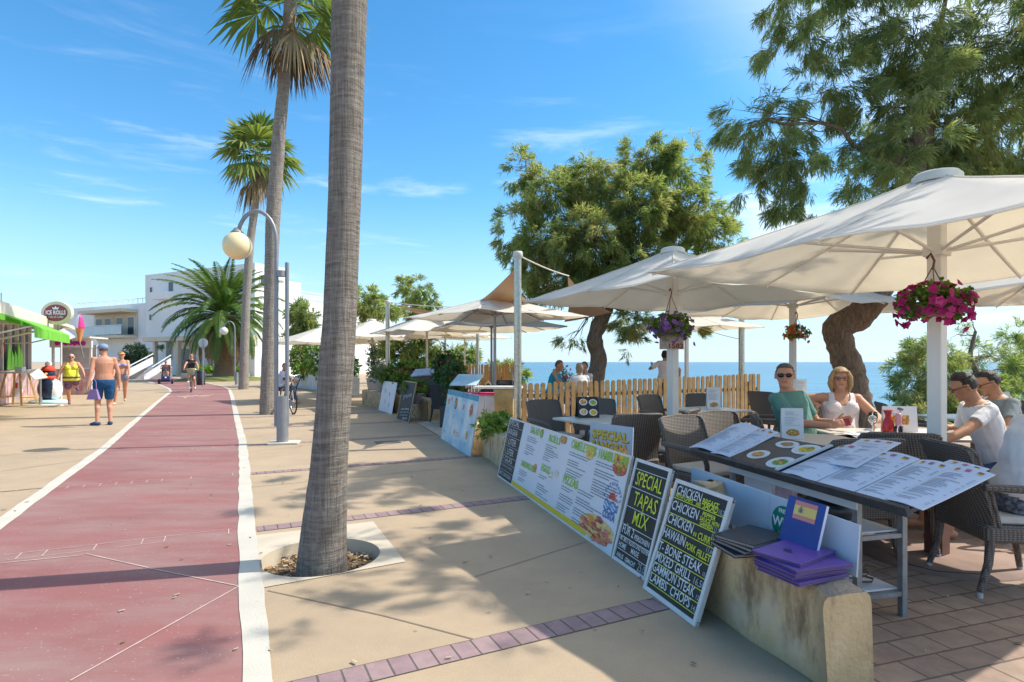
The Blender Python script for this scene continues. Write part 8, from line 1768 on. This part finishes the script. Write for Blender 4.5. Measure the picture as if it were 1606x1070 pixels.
# plate with weathered figures under the purple flowers
pq = P(1053, 537, 7.36); root = thing('pole_sign', 'weathered plate with red figures under the purple flower basket', 'sign', pq); pls = Plane((-.15, 0, -.09), (1, 0, 0), (0, 0, 1)); mb = MB(); mb.slab(pls.at(0, 0), pls.at(.31, .0), pls.at(.31, .17), pls.at(0, .17), .012); mb.build('plate', mat('weathered_plate', (.50, .44, .38), .8, .2, 20), root)
mb = MB(); pls.text(mb, '1582', .10, .015, .085, 0, width=.19, bold=.003); pls.text(mb, 'On', .03, .10, .06, 1); pls.text(mb, '2', .22, .10, .06, 1); mb.build('lettering', [mat('faded_red_print', (.30, .05, .04), .7), INK], root)
def pot_plant(label, base, pot_r, pot_h, h, rx, leafm, fm=None, nf=0, fr=.03, nl=220, potm=None, square=False, cat='potted plant', lw=.05, ll=.2, stem=None, lo=-.6, flower2=None):
    root = thing('potted_plant', label, cat, base); potm = potm or mat('white_pot', (.66, .64, .66), .6, .05, 4); z0 = base.z
    mb = MB()
    if square: mb.rbox((0, 0, pot_h / 2), (pot_r * 2.2, pot_r * 1.6, pot_h), .02)
    else: mb.lathe([(0, 0), (pot_r * .75, 0), (pot_r, pot_h * .92), (pot_r * 1.08, pot_h * .92), (pot_r * 1.08, pot_h), (pot_r * .9, pot_h), (0, pot_h * .9)], n=18)
    mb.build('pot', potm, root)
    mb = MB()
    for i in range(5): a = 1.26 * i; mb.tube([(0, 0, pot_h * .8), (.03 * math.cos(a), .03 * math.sin(a), pot_h + h * .3), (rx * .5 * math.cos(a), rx * .5 * math.sin(a), pot_h + h * .75)], [.012, .009, .004], 5)
    mb.build('stems', BARK, root)
    c = base + Vector((0, 0, pot_h + h * .52)); q = rng.normal(0, 1, (nl, 3)); q = unit(q) * rng.random((nl, 1)) ** .4; C = np.array(c)[None] + q * np.array([rx, rx, h * .52]) * (1 + .15 * np.sin(q[:, 2:3] * 7)); D = unit(q + rng.normal(0, .5, q.shape))
    sprays_mesh('foliage', C, D, 8, max(.09, .42 * rx), max(.02, .11 * rx), .8, rng.random(nl), leafm, root, .2)
    if fm is not None:
        C, N_ = dome(c, rx, rx, h * .52, nf, lo); flowers('blossoms', C, N_, fr, fm, root)
    if flower2: C, N_ = dome(c, rx * .95, rx * .95, h * .5, nf // 2, lo); flowers('second_blossoms', C, N_, fr, flower2, root)
    return root
w2t = (w2b - w2a); w2n = Vector((w2t.y, -w2t.x, 0)).normalized()
def W2(t_, d=.2): return w2a + w2t * t_ + w2n * d + Vector((0, 0, .502))
pot_plant('tall slim climbing plant in white pot at the far end of the pot wall', W2(.90), .22, .38, 1.15, .20, SHRUB, nl=200)
pot_plant('pink geranium in lilac pot in the middle of the pot wall', W2(.60), .19, .34, .36, .28, PLEAF, PINKPET, 26, .05, potm=mat('lilac_pot', (.56, .52, .66), .6, .05, 4))
pot_plant('red geranium in grey pot left of the lobster picture board', W2(.42), .17, .28, .34, .24, PLEAF, REDPET, 18, .05, potm=mat('grey_pot', (.33, .31, .29), .8, .1, 6))
pot_plant('silvery bushy herb in white pot beside the slim climbing plant', W2(.76), .2, .34, .4, .3, leafmat('silver_leaf', [(.15, .22, .14), (.25, .32, .2), (.33, .38, .25)], .2), nl=160)
pot_plant('red geranium in lilac bowl on an iron stand behind the slim chalkboard', W2(.10, -.12) - Vector((0, 0, .12)), .21, .26, .26, .26, PLEAF, REDPET, 10, .045, potm=MATS['lilac_pot'])
b_ = Vector((-1.72, 14.5, .004)); pot_plant('dense dark shrub with red blossoms in charcoal trough right of the slim chalkboard', b_, .26, .45, 1.25, .25, SHRUB, REDPET, 22, .045, nl=520, potm=mat('charcoal_trough', (.05, .055, .06), .6), square=True)
b_ = Vector((-1.25, 12.4, .004)); pot_plant('dark leafy shrub with a single red flower behind the display cart', b_, .26, .45, 1.05, .24, SHRUB, REDPET, 7, .05, nl=360, potm=MATS['charcoal_trough'], square=True)
b_ = Vector((-3.1, 17.6, .004)); pot_plant('long box of crimson and purple flowers behind the wooden menu house', b_, .55, .85, .4, .62, PLEAF, PINKPET, 70, .05, nl=260, potm=mat('dark_planter', (.10, .08, .07), .8), square=True, flower2=REDPET)
root = thing('menu_house', 'weathered wooden menu box with blue slanted top beside red flowers', 'menu box', W2(.32, .75) - Vector((0, 0, .50))); mb = MB(); mb.box((0, 0, .62), (.75, .30, .80)); mb.build('box', mat('weathered_boards', (.22, .16, .13), .85, .25, 8), root); mb = MB(); mb.slab((-.45, -.28, 1.02), (.42, -.28, 1.10), (.46, .22, 1.26), (-.40, .22, 1.20), .03); mb.build('slanted_top', mat('sky_blue_top', (.30, .45, .66), .4, .1, 5), root)
for x in (-.33, .33): mb = MB(); mb.box((x, 0, .11), (.06, .25, .22)); mb.build('leg', MATS['weathered_boards'], root)
root = thing('iron_stand', 'curly wrought iron plant stand in front of the lobster board', 'plant stand', W2(.16, -.16) - Vector((0, 0, .5))); mb = MB()
for sx_ in (-1, 1): mb.tube([(sx_ * .22, 0, 0), (sx_ * .10, 0, .12), (sx_ * .16, 0, .26), (sx_ * .05, 0, .38), (sx_ * .12, 0, .55), (sx_ * .14, 0, .62)], .010, 5); mb.tube([(0, sx_ * .2, 0), (0, sx_ * .1, .2), (0, sx_ * .12, .6)], .010, 5)
mb.build('frame', TYRE, root)
# white-flowered plant on the near wall's far end
b_ = WA(6.15, .14, .40); root = thing('wall_plant', 'low plant with white blossoms and reddish stems on the near wall end', 'plant', b_)
k = 130; C = np.array(b_)[None] + rng.normal(0, 1, (k, 3)) * np.array([.11, .24, .04]) + np.array([0, 0, .06]); sprays_mesh('foliage', C, unit(rng.normal(0, 1, (k, 3)) + np.array([0, 0, .6])), 8, .15, .035, .8, rng.random(k), PLEAF, root, .4)
C = np.array(b_)[None] + rng.normal(0, 1, (18, 3)) * np.array([.17, .26, .05]) + np.array([0, 0, .12]); flowers('blossoms', C, unit(rng.normal(0, .5, (18, 3)) + np.array([-.6, -.5, .5])), .032, WHPET, root)
mb = MB()
for i in range(10): a = rnd.uniform(0, 6.28); mb.tube([(0, 0, .02), (.1 * math.cos(a), .15 * math.sin(a), .14), (.2 * math.cos(a), .3 * math.sin(a), .16)], [.007, .005, .003], 4)
mb.build('stems', mat('red_stem', (.25, .09, .06), .8), root)
# planting on the far white wall: bougainvillea, white oleander, red geraniums
w3t = w3b - w3a; w3n = Vector((w3t.y, -w3t.x, 0)).normalized()
def mass(label, c, r, h, leafm, fm, nf, fr, nl=260, name='flowering_shrub', cat='shrub'):
    root = thing(name, label, cat, (c.x, c.y, c.z)); mb = MB()
    for i in range(4): a = 1.57 * i + .4; mb.tube([(0, 0, -.1), (.1 * math.cos(a), .1 * math.sin(a), h * .4), (r * .5 * math.cos(a), r * .5 * math.sin(a), h * .8)], [.03, .02, .01], 5)
    mb.build('stems', BARK, root); cc = c + Vector((0, 0, h * .55)); q = unit(rng.normal(0, 1, (nl, 3))) * rng.random((nl, 1)) ** .4; C = np.array(cc)[None] + q * np.array([r, r, h * .55]); sprays_mesh('foliage', C, unit(q + rng.normal(0, .5, q.shape)), 9, .26, .06, .8, rng.random(nl), leafm, root, .2)
    C, N_ = dome(cc, r, r, h * .55, nf, -.7); flowers('blossoms', C, N_, fr, fm, root); return root
mass('bougainvillea with magenta flowers climbing beside the twin-pole lamp', w3a + w3t * .92 + w3n * .3 + Vector((0, 0, .78)), .60, 1.35, PLEAF, PINKPET, 110, .06)
mass('white flowering oleander above the white planter wall', w3a + w3t * .52 + w3n * .4 + Vector((0, 0, .78)), .75, 1.3, PLEAF, WHPET, 120, .06)
mass('red and orange geraniums along the white planter wall', w3a + w3t * .72 + w3n * .2 + Vector((0, 0, .76)), .6, .42, PLEAF, REDPET, 60, .05, 160)
mass('green bush with pale flowers at the near end of the white planter wall', w3a + w3t * .2 + w3n * .4 + Vector((0, 0, .78)), .6, .8, SHRUB, WHPET, 30, .05)
root = thing('wall_board', 'dark pole leaning on the white planter wall behind the bicycle', 'pole', G(470, 624)); A = w3a + w3t * .78 - w3n * .35; mb = MB(); mb.tube([A, A + w3t.normalized() * -.35 + w3n * .32 + Vector((0, 0, .95))], .03, 6); mb.build('pole', TYRE, root, world=True)
# cut flowers on the table beyond the fence
t = thing('flower_vase', 'vase of pink flowers on the table by the man in turquoise', 'vase', (1.22, 13.25, .747)); mb = MB(); mb.lathe([(0, 0), (.05, 0), (.06, .1), (.035, .18), (.045, .2), (.03, .18), (0, .02)], n=14); mb.build('vase', GLASS, t)
k = 40; C = np.array([1.22, 13.25, 1.02])[None] + rng.normal(0, 1, (k, 3)) * np.array([.08, .08, .09]); sprays_mesh('foliage', C, unit(rng.normal(0, 1, (k, 3)) + np.array([0, 0, 1])), 5, .12, .02, .7, rng.random(k), PLEAF, t); C = np.array([1.22, 13.25, 1.12])[None] + rng.normal(0, 1, (14, 3)) * np.array([.09, .09, .08]); flowers('blossoms', C, unit(rng.normal(0, 1, (14, 3)) + np.array([0, -1, .3])), .035, PINKPET, t)
# bits on the paving: fallen leaves, butts
mb = MB(); q = random.Random(12)
for i in range(230):
    p = Vector((q.uniform(-5, 3.4), q.uniform(2.6, 11), .0125))
    s = q.uniform(.006, .017); mb.box(p, (s * 2.2, s * .8, .002), q.uniform(0, 3), m=q.randrange(2))
o = mb.build('leaf_litter', [mat('dry_leaf', (.22, .14, .07), .9), mat('pale_scrap', (.45, .36, .24), .9)]); o['kind'] = 'stuff'
